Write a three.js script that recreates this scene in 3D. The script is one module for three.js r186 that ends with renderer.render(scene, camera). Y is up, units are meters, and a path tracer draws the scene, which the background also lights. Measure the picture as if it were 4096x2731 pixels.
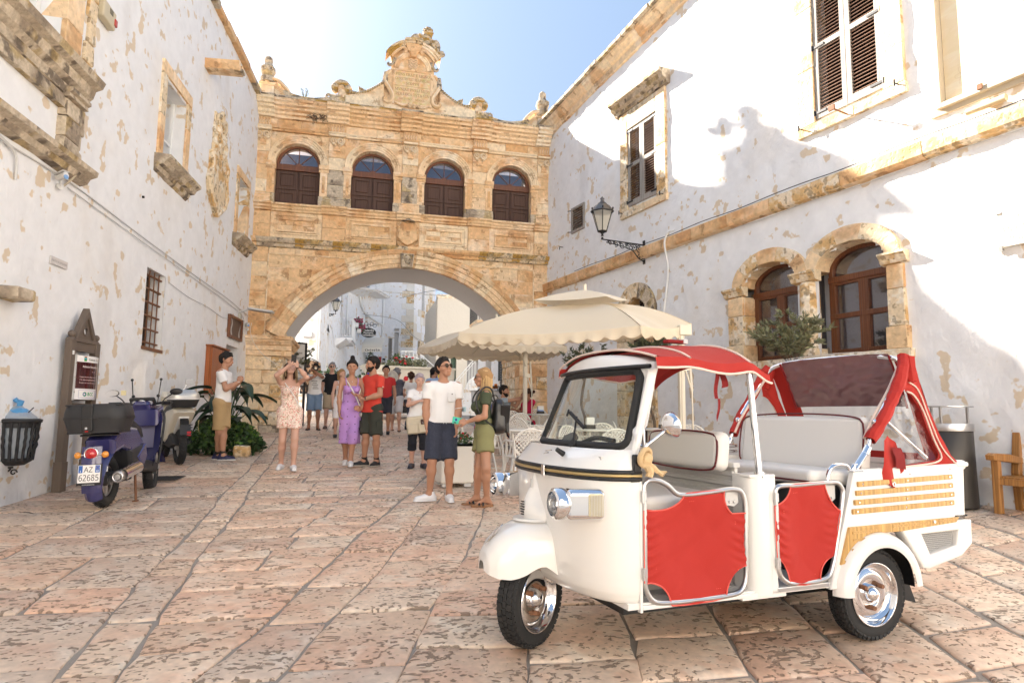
import*as THREE from 'three';
import{RoundedBoxGeometry}from 'three/addons/geometries/RoundedBoxGeometry.js';
import{mergeGeometries,mergeVertices,toCreasedNormals}from 'three/addons/utils/BufferGeometryUtils.js';
// ---------- camera, exposure, sky, sun ----------
const D2R=Math.PI / 180;
const scene=new THREE.Scene();
const camera=new THREE.PerspectiveCamera(2*Math.atan(341 / 650)/ D2R,1024 / 682,0.05,500);
camera.position.set(0,1.27,0);
camera.rotation.set(6.38*D2R,-13.4*D2R,0.69*D2R,'YXZ');
const renderer=new THREE.WebGLRenderer({antialias:true});
renderer.setSize(1024,682);
renderer.toneMapping=THREE.LinearToneMapping;
renderer.toneMappingExposure=6.3;
renderer.shadowMap.enabled=true;
const SUN=new THREE.Vector3(-0.472,0.503,-0.723).normalize();
const SKYB=0.265;
{

const W=1024,H=512,d=new Float32Array(W*H*4);
for(let j=0;j<H;j++)for(let i=0;i<W;i++){
const el=((j + .5)/ H - .5)*Math.PI,az=((i + .5)/ W - .5)*2*Math.PI;
const x=Math.cos(el)*Math.cos(az),z=Math.cos(el)*Math.sin(az),y=Math.sin(el);
const c=x*SUN.x + y*SUN.y + z*SUN.z,k=(j*W + i)*4;
const h=Math.pow(1 - Math.max(0,y),4),a=Math.acos(Math.min(1,Math.max(-1,c)));
const glow=.5*Math.exp(-a*2.2)+ 9*Math.exp(-a*7),ray=1 + .25*c*c;
let r=.205*ray + .20*h + .55*glow,g=.305*ray + .19*h + .53*glow,b=.475*ray + .15*h + .51*glow;
if(y<0){r=.46;g=.40;b=.34;}
d[k]=r*SKYB;d[k + 1]=g*SKYB;d[k + 2]=b*SKYB;d[k + 3]=1;
}
const t=new THREE.DataTexture(d,W,H,THREE.RGBAFormat,THREE.FloatType);
t.mapping=THREE.EquirectangularReflectionMapping;t.magFilter=t.minFilter=THREE.LinearFilter;t.needsUpdate=true;
scene.background=t;scene.environment=t;
}
const sun=new THREE.DirectionalLight(0xfff5e8,5);
sun.position.copy(SUN).multiplyScalar(60).add(new THREE.Vector3(1,3,-12));
sun.target.position.set(1,3,-12);scene.add(sun,sun.target);
sun.castShadow=true;sun.shadow.radius=1.5;sun.shadow.mapSize.set(2048,2048);
Object.assign(sun.shadow.camera,{left:-30,right:30,top:30,bottom:-30,near:1,far:140});
// ---------- small tools ----------
const rng=s=>()=>{s|=0;s=s + 0x6D2B79F5|0;let t=Math.imul(s ^ s>>>15,1|s);t=t + Math.imul(t ^ t>>>7,61|t)^ t;return((t ^ t>>>14)>>>0)/ 4294967296;};
const V=(x,y,z)=>new THREE.Vector3(x,y,z);
const clamp=(x,a=0,b=1)=>Math.min(b,Math.max(a,x));
const sst=(a,b,x)=>{x=clamp((x - a)/(b - a));return x*x*(3 - 2*x);};
const lerp=(a,b,t)=>a +(b - a)*t;
const used={};
const numbered=n=>{const k=used[n]=(used[n]??-1)+ 1;return k?n + '_' + String(k).padStart(3,'0'):n;};
const tag=(o,label,category,group)=>{o.userData.label=label;o.userData.category=category;if(group)o.userData.group=group;return o;};
function thing(name,label,category,p=[0,0,0],ry=0,group){
const o=new THREE.Group();o.name=numbered(name);o.position.set(...p);o.rotation.y=ry;scene.add(o);
return tag(o,label,category,group);
}
function add(parent,name,geo,mat,label){
const m=new THREE.Mesh(Array.isArray(geo)?mg(geo):geo,mat);
m.name=parent===scene?numbered(name):name;m.castShadow=m.receiveShadow=true;
if(label)m.userData.label=label;
parent.add(m);return m;
}
const one=(name,geo,mat,label,cat,group)=>tag(add(scene,name,geo,mat),label,cat,group);
const struct=(name,geo,mat)=>{const m=add(scene,name,geo,mat);m.userData.kind='structure';return m;};
function sub(parent,name,p=[0,0,0],r=[0,0,0]){const g=new THREE.Group();g.name=name;g.position.set(...p);g.rotation.set(...r);parent.add(g);return g;}
function copyOf(o,label,p,ry,group){
const c=o.clone();c.name=numbered(o.name.replace(/_\d\d\d$/,''));c.userData={...o.userData,label};
if(group)c.userData.group=group;
if(p)c.position.set(...p);if(ry !==undefined)c.rotation.y=ry;scene.add(c);return c;
}

const GY=(x,z)=>-0.19 - 0.051*Math.max(z,-27)- .035*Math.min(0,z + 27)+ 0.0033*Math.pow(Math.max(0,Math.min(x,9)- 2.5),2)*sst(-19,-15,z);

function prep(g){let q=g.index?g.toNonIndexed():g;for(const k of Object.keys(q.attributes))if(!['position','normal','uv','color'].includes(k))q.deleteAttribute(k);if(!q.attributes.uv)q.setAttribute('uv',new THREE.BufferAttribute(new Float32Array(q.attributes.position.count*2),2));if(!q.attributes.normal)q.computeVertexNormals();return q;}
function mg(list){
const l=list.flat(Infinity).map(prep),col=l.some(g=>g.attributes.color);
if(col)for(const g of l)if(!g.attributes.color)g.setAttribute('color',new THREE.BufferAttribute(new Float32Array(g.attributes.position.count*3).fill(1),3));
return mergeGeometries(l);
}
function uvb(g,ox=0,oy=0){
g=prep(g);const p=g.attributes.position,n=g.attributes.normal,u=g.attributes.uv;
for(let i=0;i<p.count;i++){
const ax=Math.abs(n.getX(i)),ay=Math.abs(n.getY(i)),az=Math.abs(n.getZ(i));
if(ay>ax&&ay>az)u.setXY(i,p.getX(i)+ ox,p.getZ(i)+ oy);else if(ax>az)u.setXY(i,p.getZ(i)+ ox,p.getY(i)+ oy);else u.setXY(i,p.getX(i)+ ox,p.getY(i)+ oy);
}
return g;
}
const _m=new THREE.Matrix4(),_e=new THREE.Euler(),_q=new THREE.Quaternion(),_s=V(1,1,1);
const tf=(g,x=0,y=0,z=0,rx=0,ry=0,rz=0,s=1)=>g.applyMatrix4(_m.compose(V(x,y,z),_q.setFromEuler(_e.set(rx,ry,rz)),Array.isArray(s)?V(...s):V(s,s,s)));
const box=(w,h,d,x=0,y=0,z=0,rx=0,ry=0,rz=0)=>tf(new THREE.BoxGeometry(w,h,d),x,y,z,rx,ry,rz);
const rbox=(w,h,d,r,x=0,y=0,z=0,rx=0,ry=0,rz=0,n=2)=>tf(new RoundedBoxGeometry(w,h,d,n,Math.min(r,w / 2.01,h / 2.01,d / 2.01)),x,y,z,rx,ry,rz);
const bx2=(x0,x1,y0,y1,z0,z1,r=0)=>r?rbox(x1 - x0,y1 - y0,z1 - z0,r,(x0 + x1)/ 2,(y0 + y1)/ 2,(z0 + z1)/ 2,0,0,0,1):box(x1 - x0,y1 - y0,z1 - z0,(x0 + x1)/ 2,(y0 + y1)/ 2,(z0 + z1)/ 2);
const cyl=(r1,r2,h,x=0,y=0,z=0,rx=0,ry=0,rz=0,n=16,open=false)=>tf(new THREE.CylinderGeometry(r1,r2,h,n,1,open),x,y,z,rx,ry,rz);
const sph=(r,x=0,y=0,z=0,s=1,n=14)=>tf(new THREE.SphereGeometry(r,n,Math.max(6,n*.7|0)),x,y,z,0,0,0,s);
const tor=(R,r,x=0,y=0,z=0,rx=0,ry=0,rz=0,n=28,m=8)=>tf(new THREE.TorusGeometry(R,r,m,n),x,y,z,rx,ry,rz);
const P3=a=>a.map(p=>p.isVector3?p:V(...p));
const tube=(pts,r,n=8,seg)=>new THREE.TubeGeometry(new THREE.CatmullRomCurve3(P3(pts),false,'centripetal'),seg||Math.max(4,(pts.length - 1)*5),r,n,false);
function bar(a,b,r,n=8,r2=r){a=V(...a);b=V(...b);const d=b.clone().sub(a),l=d.length();const g=new THREE.CylinderGeometry(r2,r,l,n);g.translate(0,l / 2,0);g.applyQuaternion(new THREE.Quaternion().setFromUnitVectors(V(0,1,0),d.normalize()));return g.translate(a.x,a.y,a.z);}
function beam(a,b,w,h){a=V(...a);b=V(...b);const l=a.distanceTo(b),g=new THREE.BoxGeometry(w,h,l);const m=new THREE.Matrix4().lookAt(a,b,V(0,1,0));g.applyMatrix4(m);const c=a.add(b).multiplyScalar(.5);return g.translate(c.x,c.y,c.z);}
const lathe=(pts,n=24,x=0,y=0,z=0,rx=0,ry=0,rz=0)=>tf(new THREE.LatheGeometry(pts.map(p=>new THREE.Vector2(...p)),n),x,y,z,rx,ry,rz);
const shp=(pts,holes=[])=>{const s=new THREE.Shape(pts.map(p=>new THREE.Vector2(...p)));for(const h of holes)s.holes.push(new THREE.Path(h.map(p=>new THREE.Vector2(...p))));return s;};
function ext(s,d,b=0,x=0,y=0,z=0,rx=0,ry=0,rz=0,bs=1){if(Array.isArray(s))s=shp(s);return tf(new THREE.ExtrudeGeometry(s,{depth:d,bevelEnabled:b>0,bevelThickness:b,bevelSize:b,bevelSegments:bs,curveSegments:14,steps:1}),x,y,z,rx,ry,rz);}
const arcPts=(cx,cy,r,a0,a1,n=20,ry=r)=>Array.from({length:n + 1},(_,i)=>{const a=lerp(a0,a1,i / n);return[cx + r*Math.cos(a),cy + ry*Math.sin(a)];});

function ring(cx,cy,prof,a0,a1,n=40,z=0){
const m=prof.length,pos=[],uv=[],idx=[];let L=[0];for(let j=1;j<m;j++)L.push(L[j - 1]+ Math.hypot(prof[j][0]- prof[j - 1][0],prof[j][1]- prof[j - 1][1]));
for(let i=0;i<=n;i++){const a=lerp(a0,a1,i / n),c=Math.cos(a),s=Math.sin(a);for(let j=0;j<m;j++){pos.push(cx + prof[j][0]*c,cy + prof[j][0]*s,z + prof[j][1]);uv.push(a*prof[0][0],L[j]);}}
for(let i=0;i<n;i++)for(let j=0;j<m - 1;j++){const p=i*m + j,q=p + m;idx.push(p,p + 1,q,q,p + 1,q + 1);}
const g=new THREE.BufferGeometry();g.setAttribute('position',new THREE.Float32BufferAttribute(pos,3));g.setAttribute('uv',new THREE.Float32BufferAttribute(uv,2));g.setIndex(idx);
const h=toCreasedNormals(g,.5);return h;
}

function mould(x0,x1,prof,cap=true){
const s=prof.map(([y,z])=>[z,y]);s.push([Math.min(...prof.map(p=>p[1]))- .02,prof[prof.length - 1][0]],[Math.min(...prof.map(p=>p[1]))- .02,prof[0][0]]);
const g=ext(shp(s),x1 - x0);g.applyMatrix4(new THREE.Matrix4().set(0,0,1,x0,0,1,0,0,-1,0,0,0,0,0,0,1));
g.applyMatrix4(new THREE.Matrix4().makeScale(1,1,-1));const gi=prep(g),p=gi.attributes.position;
for(const k of['position','normal','uv']){const a=gi.attributes[k],n=a.itemSize,t=a.array;for(let i=0;i<a.count;i +=3)for(let c=0;c<n;c++){const u=t[(i + 1)*n + c];t[(i + 1)*n + c]=t[(i + 2)*n + c];t[(i + 2)*n + c]=u;}}
gi.computeVertexNormals();return uvb(gi);
}

function hash2(x,y,s){let h=Math.imul(x,374761393)+ Math.imul(y,668265263)+ Math.imul(s,974711);h=Math.imul(h ^ h>>>13,1274126177);return((h ^ h>>>16)>>>0)/ 4294967296;}
function vn(x,y,px,py,s){const xi=Math.floor(x),yi=Math.floor(y),fx=x - xi,fy=y - yi,u=fx*fx*(3 - 2*fx),v=fy*fy*(3 - 2*fy);const m=(a,p)=>p?((a % p)+ p)% p:a;const x0=m(xi,px),x1=m(xi + 1,px),y0=m(yi,py),y1=m(yi + 1,py);return lerp(lerp(hash2(x0,y0,s),hash2(x1,y0,s),u),lerp(hash2(x0,y1,s),hash2(x1,y1,s),u),v);}
function fbm(u,v,f,oct,s,fy=f){let a=.5,r=0,n=0;for(let i=0;i<oct;i++){r +=a*vn(u*f,v*fy,f,fy,s + i*17);n +=a;a*=.5;f*=2;fy*=2;}return r / n;}
const nz=(x,y,s=1,oct=3)=>{let a=.5,r=0,n=0,f=1;for(let i=0;i<oct;i++){r +=a*vn(x*f + 500,y*f + 500,0,0,s + i*31);n +=a;a*=.5;f*=2;}return r / n;};
const n3=(x,y,z,s=1)=>nz(x + z*.71,y - z*.53,s,2)*.5 + nz(z - y*.31,x*.87 + y*.4,s + 7,2)*.5;

function tex(N,M,fn,size,srgb=false){
const d=new Uint8Array(N*M*4);
for(let j=0;j<M;j++)for(let i=0;i<N;i++){const c=fn((i + .5)/ N,(j + .5)/ M),k=(j*N + i)*4;if(typeof c==='number')d[k]=d[k + 1]=d[k + 2]=clamp(c)*255;else for(let q=0;q<3;q++)d[k + q]=clamp(c[q])*255;d[k + 3]=255;}
const t=new THREE.DataTexture(d,N,M);t.wrapS=t.wrapT=THREE.RepeatWrapping;t.magFilter=THREE.LinearFilter;t.minFilter=THREE.LinearMipmapLinearFilter;t.generateMipmaps=true;if(srgb)t.colorSpace=THREE.SRGBColorSpace;
const sz=Array.isArray(size)?size:[size,size];t.repeat.set(1 / sz[0],1 / sz[1]);t.needsUpdate=true;return t;
}
function canv(w,h,draw){const c=document.createElement('canvas');c.width=w;c.height=h;const x=c.getContext('2d');draw(x,w,h);const t=new THREE.CanvasTexture(c);t.colorSpace=THREE.SRGBColorSpace;t.anisotropy=8;return t;}
const std=(color,rough=.8,o={})=>new THREE.MeshStandardMaterial({color,roughness:rough,...o});
const phy=(color,rough=.5,o={})=>new THREE.MeshPhysicalMaterial({color,roughness:rough,...o});
const lin=(r,g,b)=>new THREE.Color().setRGB(r,g,b);
const mix3=(a,b,t)=>[lerp(a[0],b[0],t),lerp(a[1],b[1],t),lerp(a[2],b[2],t)];
// ---------- materials ----------
const T={},M={};
T.plasterB=tex(512,512,(u,v)=>{const a=fbm(u,v,6,5,3),b=fbm(u,v,22,3,9,14);return .55*a + .45*Math.abs(b - .5)*2;},1.6);
T.plasterC=tex(1024,1024,(u,v)=>{
const a=fbm(u,v,3,5,21),b=fbm(u,v,24,4,33),c=fbm(u,v,40,3,41),d=fbm(u,v,5,5,77,2);
let k=[.94,.938,.935];k=mix3(k,[.92,.895,.86],sst(.52,.74,a)*.6);k=mix3(k,[.84,.74,.60],sst(.68,.73,b)*.7);k=mix3(k,[.74,.72,.70],sst(.6,.8,d)*.16);const f=.975 + .05*(c - .5);return[k[0]*f,k[1]*f,k[2]*f];
},5,true);
T.stoneC=tex(1024,1024,(u,v)=>{
const a=fbm(u,v,3,6,5),b=fbm(u,v,7,5,15),c=fbm(u,v,50,3,25),d=fbm(u,v,16,4,35),e=fbm(u,v,4,5,45,9);
let k=[.92,.84,.71];k=mix3(k,[.87,.73,.55],sst(.40,.68,a)*.75);k=mix3(k,[.95,.91,.84],sst(.50,.70,b)*.65);k=mix3(k,[.76,.57,.39],sst(.56,.74,e)*.55);k=mix3(k,[.48,.36,.25],sst(.62,.72,d)*sst(.42,.6,c)*.45);const f=.9 + .2*c;return[k[0]*f,k[1]*f,k[2]*f];
},3.2,true);
T.stoneB=tex(512,512,(u,v)=>{const a=fbm(u,v,8,5,55),c=fbm(u,v,34,3,25);return a*.6 + .4*sst(.3,.5,c);},1.2);
T.oldC=tex(512,512,(u,v)=>{
const a=fbm(u,v,4,5,61),b=fbm(u,v,10,4,62),c=fbm(u,v,40,3,63);
let k=[.76,.70,.61];k=mix3(k,[.55,.49,.42],sst(.42,.66,a)*.8);k=mix3(k,[.33,.29,.25],sst(.56,.72,b)*.65);k=mix3(k,[.66,.55,.33],sst(.58,.72,fbm(u,v,6,4,66))*.5);const f=.85 + .3*c;return[k[0]*f,k[1]*f,k[2]*f];
},1.5,true);
T.paleC=tex(512,512,(u,v)=>{const a=fbm(u,v,4,5,71),b=fbm(u,v,12,4,72),c=fbm(u,v,50,3,73);let k=[.87,.79,.66];k=mix3(k,[.80,.62,.38],sst(.5,.66,a)*.75);k=mix3(k,[.93,.90,.84],sst(.52,.66,b)*.7);k=mix3(k,[.45,.38,.28],sst(.62,.7,fbm(u,v,20,3,74))*.45);const f=.92 + .16*c;return[k[0]*f,k[1]*f,k[2]*f];},1.6,true);
const pits=(u,v)=>{
const w=fbm(u,v,12,3,81)*.05,p=fbm(u + w,v + w*.6,60,3,83,92),q=fbm(u,v,7,3,85);return sst(.615,.70,p +(q - .5)*.34);
};
T.paveC=tex(1024,1024,(u,v)=>{
const a=fbm(u,v,5,5,91),c=fbm(u,v,60,3,93),b=fbm(u,v,12,4,95),p=pits(u,v);
let k=[.87,.79,.71];k=mix3(k,[.84,.71,.62],sst(.40,.66,a)*.8);k=mix3(k,[.91,.87,.81],sst(.52,.70,b)*.6);k=mix3(k,[.50,.44,.38],p*.72);const f=.92 + .16*c;return[k[0]*f,k[1]*f,k[2]*f];
},1.9,true);
T.paveB=tex(1024,1024,(u,v)=>.55 + .45*fbm(u,v,9,4,97)- .5*pits(u,v),1.9);
T.paveR=tex(512,512,(u,v)=>{const p=pits(u,v),a=fbm(u,v,9,4,95);const r=lerp(.40 + .26*(a - .35),.85,p);return[r,r,r];},1.9);
T.wood=tex(256,512,(u,v)=>{const g=fbm(u,v,24,4,101,2),h=fbm(u,v,60,2,103,3);return .84 + .34*(g - .5)+ .2*(h - .5);},[.35,1.2],true);
T.weave=tex(256,256,(u,v)=>{const a=Math.sin(u*2*Math.PI*48),b=Math.sin(v*2*Math.PI*48);return .5 + .22*a*b + .25*(fbm(u,v,8,3,111)- .5);},.12);
M.plaster=std(0xffffff,.95,{map:T.plasterC,bumpMap:T.plasterB,bumpScale:.012});
M.plasterS=std(0xffffff,.95,{map:T.plasterC,bumpMap:T.plasterB,bumpScale:.006});
const stone=(c,o={})=>std(c,.93,{map:T.stoneC,bumpMap:T.stoneB,bumpScale:.012,...o});
M.stone=stone(0xffffff);M.stones=[0xffffff,0xfff4ea,0xf8ebdc,0xfff8f0,0xf5e2cd].map(c=>stone(c));
M.old=std(0xffffff,.95,{map:T.oldC,bumpMap:T.stoneB,bumpScale:.014});
M.pale=std(0xffffff,.9,{map:T.paleC,bumpMap:T.stoneB,bumpScale:.008});
M.paves=[[1,.97,.93],[1,.89,.82],[.97,.95,.91],[.90,.81,.74],[1,.94,.88],[.84,.81,.79]].map(c=>std(lin(...c),1,{map:T.paveC,bumpMap:T.paveB,bumpScale:.012,roughnessMap:T.paveR}));
M.mortar=std(lin(.30,.265,.23),.95,{bumpMap:T.stoneB,bumpScale:.01});
const woodM=(c,r=.7)=>std(c,r,{map:T.wood,bumpMap:T.wood,bumpScale:.003});
M.doorW=woodM(lin(.13,.07,.05),.8);M.redW=woodM(lin(.22,.075,.028),.45);M.greyW=woodM(lin(.46,.42,.37),.85);M.slatW=woodM(lin(.20,.10,.055),.8);M.orangeW=woodM(lin(.48,.13,.025),.45);M.teak=woodM(lin(.50,.23,.06),.45);M.darkW=woodM(lin(.10,.055,.035),.6);
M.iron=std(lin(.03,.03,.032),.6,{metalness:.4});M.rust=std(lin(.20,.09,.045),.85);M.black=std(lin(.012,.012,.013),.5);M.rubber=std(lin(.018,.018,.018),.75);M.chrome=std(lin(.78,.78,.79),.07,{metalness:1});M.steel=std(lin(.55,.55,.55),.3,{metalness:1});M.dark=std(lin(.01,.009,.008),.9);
M.glass=phy(0xffffff,.03,{transmission:1,thickness:0,ior:1.5});
M.whiteP=phy(lin(.78,.78,.77),.4,{clearcoat:.3,clearcoatRoughness:.2});M.white=std(lin(.8,.8,.78),.6);M.grey=std(lin(.35,.34,.33),.6);M.lgrey=std(lin(.6,.59,.57),.5);
// ---------- ground: mortar bed with the paving stones laid in it ----------
{
const xs=[],zs=[];for(let x=-150;x<=150;){xs.push(x);x +=Math.abs(x)<10?.5:Math.abs(x)<20?2:20;}for(let z=-150;z<=150;){zs.push(z);z +=z>-45&&z<8?.5:15;}
const pos=[],idx=[],n=xs.length;for(const z of zs)for(const x of xs)pos.push(x,GY(x,Math.max(z,-70))- .012,z);
for(let j=0;j<zs.length - 1;j++)for(let i=0;i<n - 1;i++){const a=j*n + i;idx.push(a,a + n,a + 1,a + 1,a + n,a + n + 1);}
const g=new THREE.BufferGeometry();g.setAttribute('position',new THREE.Float32BufferAttribute(pos,3));g.setAttribute('normal',new THREE.Float32BufferAttribute(pos.map((_,i)=>i % 3===1?1:0),3));g.setIndex(idx);g.computeVertexNormals();
const ground=struct('piazza_ground',uvb(g),M.mortar);
{const g=new THREE.PlaneGeometry(110,60,110,60).rotateX(-Math.PI / 2).translate(0,0,29.2),q=g.attributes.position;for(let i=0;i<q.count;i++)q.setY(i,GY(q.getX(i),q.getZ(i))+ .004);g.computeVertexNormals();struct('square_paving',uvb(g),std(lin(.60,.57,.52),.9,{bumpMap:T.paveB,bumpScale:.01}));}
const r=rng(7),stones=[];

function paver(c,k){
const out=[],cx=(c[0][0]+ c[1][0]+ c[2][0]+ c[3][0])/ 4,cz=(c[0][1]+ c[1][1]+ c[2][1]+ c[3][1])/ 4;
for(let e=0;e<4;e++){const a=c[e],b=c[(e + 1)% 4],L=Math.hypot(b[0]- a[0],b[1]- a[1]),m=clamp(Math.round(L / .16),2,6);for(let i=0;i<m;i++){const t=i / m,j=i?.011:.005,q=i?0:.014;let x=lerp(a[0],b[0],t)+(r()- .5)*2*j,z=lerp(a[1],b[1],t)+(r()- .5)*2*j;x +=(cx - x)*q*2;z +=(cz - z)*q*2;out.push([x,z]);}}
const n=out.length,h=(r()- .5)*.008,tx=(r()- .5)*.012,tz=(r()- .5)*.012,ou=r()*9,ov=r()*9,rot=r()<.5?0:Math.PI,cr=Math.cos(rot + .1),sr=Math.sin(rot + .1),pos=[],uv=[];
const P=(x,z,y)=>{pos.push(x,GY(x,z)+ y + h +(x - cx)*tx +(z - cz)*tz,z);uv.push(x*cr - z*sr + ou,x*sr + z*cr + ov);};
const inw=(p,d)=>{const dx=cx - p[0],dz=cz - p[1],l=Math.hypot(dx,dz);return[p[0]+ dx / l*d,p[1]+ dz / l*d];};
const R=[[0,-.03],[.002,-.006],[.012,.001],[.05,.005]].map(([d,y])=>out.map(p=>[...inw(p,d),y +(r()- .5)*(d>.02?.004:.002)]));
for(let q=0;q<3;q++)for(let i=0;i<n;i++){const a=R[q][i],b=R[q][(i + 1)% n],d=R[q + 1][i],e=R[q + 1][(i + 1)% n];for(const s of[a,d,b,b,d,e])P(s[0],s[1],s[2]);}
for(let i=0;i<n;i++){const a=R[3][i],b=R[3][(i + 1)% n];P(a[0],a[1],a[2]);P(cx,cz,.007);P(b[0],b[1],b[2]);}
const g=new THREE.BufferGeometry();g.setAttribute('position',new THREE.Float32BufferAttribute(pos,3));g.setAttribute('uv',new THREE.Float32BufferAttribute(uv,2));g.computeVertexNormals();let q=toCreasedNormals(g,.9);

if(q.attributes.normal.getY(q.attributes.normal.count - 2)<0){const A=q.attributes;for(const k of['position','normal','uv']){const a=A[k],m=a.itemSize,t=a.array;for(let i=0;i<a.count;i +=3)for(let c2=0;c2<m;c2++){const u=t[(i + 1)*m + c2];t[(i + 1)*m + c2]=t[(i + 2)*m + c2];t[(i + 2)*m + c2]=u;}}for(let i=0;i<A.normal.array.length;i++)A.normal.array[i]*=-1;}
stones.push({g:q,cx,cz,k:k??(r()*M.paves.length|0),a:Math.abs((c[2][0]- c[0][0])*(c[2][1]- c[0][1]))});
}
const G=.0085;

function band(f0,f1,z0,z1,dmin,dmax,wmax,kf,skew=0,keep){
let z=z0;while(z>z1){
let d=lerp(dmin,dmax,r()),zn=z - d,zm=z - d / 2,w=f1(zm)- f0(zm);if(w<.1){z=zn;continue;}
const m=Math.max(1,Math.round(w / wmax +(r()- .5)*.7)),cut=[0];for(let i=1;i<m;i++)cut.push((i +(r()- .5)*.55)/ m);cut.push(1);
for(let i=0;i<m;i++){
const j0=i?(r()- .5)*.03:0,at=(t,zz)=>lerp(f0(zz),f1(zz),t),s=t=>skew*(t - .5)*w,j1=(r()- .5)*.03;
const half=m>1&&d>.55&&r()<.4,parts=half?[[z,z - d*(.4 + r()*.2)]]:[[z,zn]];if(half)parts.push([parts[0][1],zn]);
for(const[za,zb]of parts){const A=[at(cut[i],za)+ G,za - G + s(cut[i])+ j0],B=[at(cut[i + 1],za)- G,za - G + s(cut[i + 1])+ j1],C=[at(cut[i + 1],zb)- G,zb + G + s(cut[i + 1])+ j1],D=[at(cut[i],zb)+ G,zb + G + s(cut[i])+ j0];if(!keep||keep((A[0]+ C[0])/ 2,(A[1]+ C[1])/ 2))paver([A,B,C,D],kf&&kf());}
}
z=zn;
}
}
const wav=(a,s,ph)=>z=>a(z)+ .02*Math.sin(z*1.7 + ph)+ .012*Math.sin(z*4.1 + ph*2);
const L0=z=>-2.82 -(z + 18)*.082 - .03,A=wav(z=>-1.35 +(z + 3.6)*.034,0,1),B=wav(z=>-1.08 +(z + 3.6)*.034,0,2.2),C=wav(z=>-.69 -(z + 3.5)*.275,0,3.1),D=wav(z=>-.31 -(z + 3.44)*.288,0,4.4),E=wav(z=>.27 -(z + 3.38)*.30,0,5.2);
const mid=z=>L0(z)+(A(z)- L0(z))*.5,grey=()=>r()<.6?5:3;
band(L0,wav(mid,0,.4),-1,-18.2,.4,.8,.95,grey,-.03);band(wav(mid,0,.4),A,-1,-18.2,.45,.85,.85,()=>r()<.4?5:r()*6|0,.02);
band(A,B,-1,-18,.45,.95,.6,null,.04);
const RW=z=>5.33 -(z + 18)*-.199*-1 + 0*z;const wallR=z=>5.326 +(z + 18)*.199 - .03;
const lim=z=>Math.min(C(z),wallR(z)- .02);band(B,lim,-1,-18,.36,.62,.72,null,-.05);
band((z)=>lim(z),z=>Math.min(D(z),wallR(z)),-1,-18,.5,.95,.6,null,.06);
band(z=>Math.min(D(z),wallR(z)),z=>Math.min(E(z),wallR(z)),-1,-18,.42,.8,.75,null,.05);
for(let q=0;q<12;q++){const o0=q*.62,o1=o0 + .62,sl=.10*q;band(wav(z=>Math.min(E(z)+ o0 +(q?0:0),wallR(z)),0,q),wav(z=>Math.min(E(z)+ o1,wallR(z)),0,q + 1),-.8,-18,.42,.9,.7,null,.12 - .04*q,(x,z)=>x<wallR(z)- .05);}

for(let q=0;q<9;q++){const x0=-3 + q*.75;band(()=>x0,()=>x0 + .75,-18.2,-33,.4,.75,.8,null,0);}
stones.sort((a,b)=>Math.hypot(a.cx,a.cz)- Math.hypot(b.cx,b.cz));
const view=stones.filter(s=>{const a=Math.atan2(s.cx,-s.cz)- 13.4*D2R;return s.cz<-1.6&&Math.abs(a)<.76;}),first=new Set(view.slice(0,296)),rest=M.paves.map(()=>[]);
for(const s of stones)if(first.has(s))add(ground,'paving_stone',s.g,M.paves[s.k]);else rest[s.k].push(s.g);
const all=rest.filter(l=>l.length);const cg=all.flatMap((l,i)=>l.map(g=>{const c=M.paves[rest.indexOf(l)].color,n=g.attributes.position.count,a=new Float32Array(n*3);for(let j=0;j<n;j++){a[j*3]=c.r;a[j*3 + 1]=c.g;a[j*3 + 2]=c.b;}const h=g.clone();h.setAttribute('color',new THREE.BufferAttribute(a,3));return h;}));
const pm=M.paves[0].clone();pm.color.set(0xffffff);pm.vertexColors=true;const far=add(ground,'paving_stones',cg,pm);far.userData.kind='stuff';
}
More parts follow.
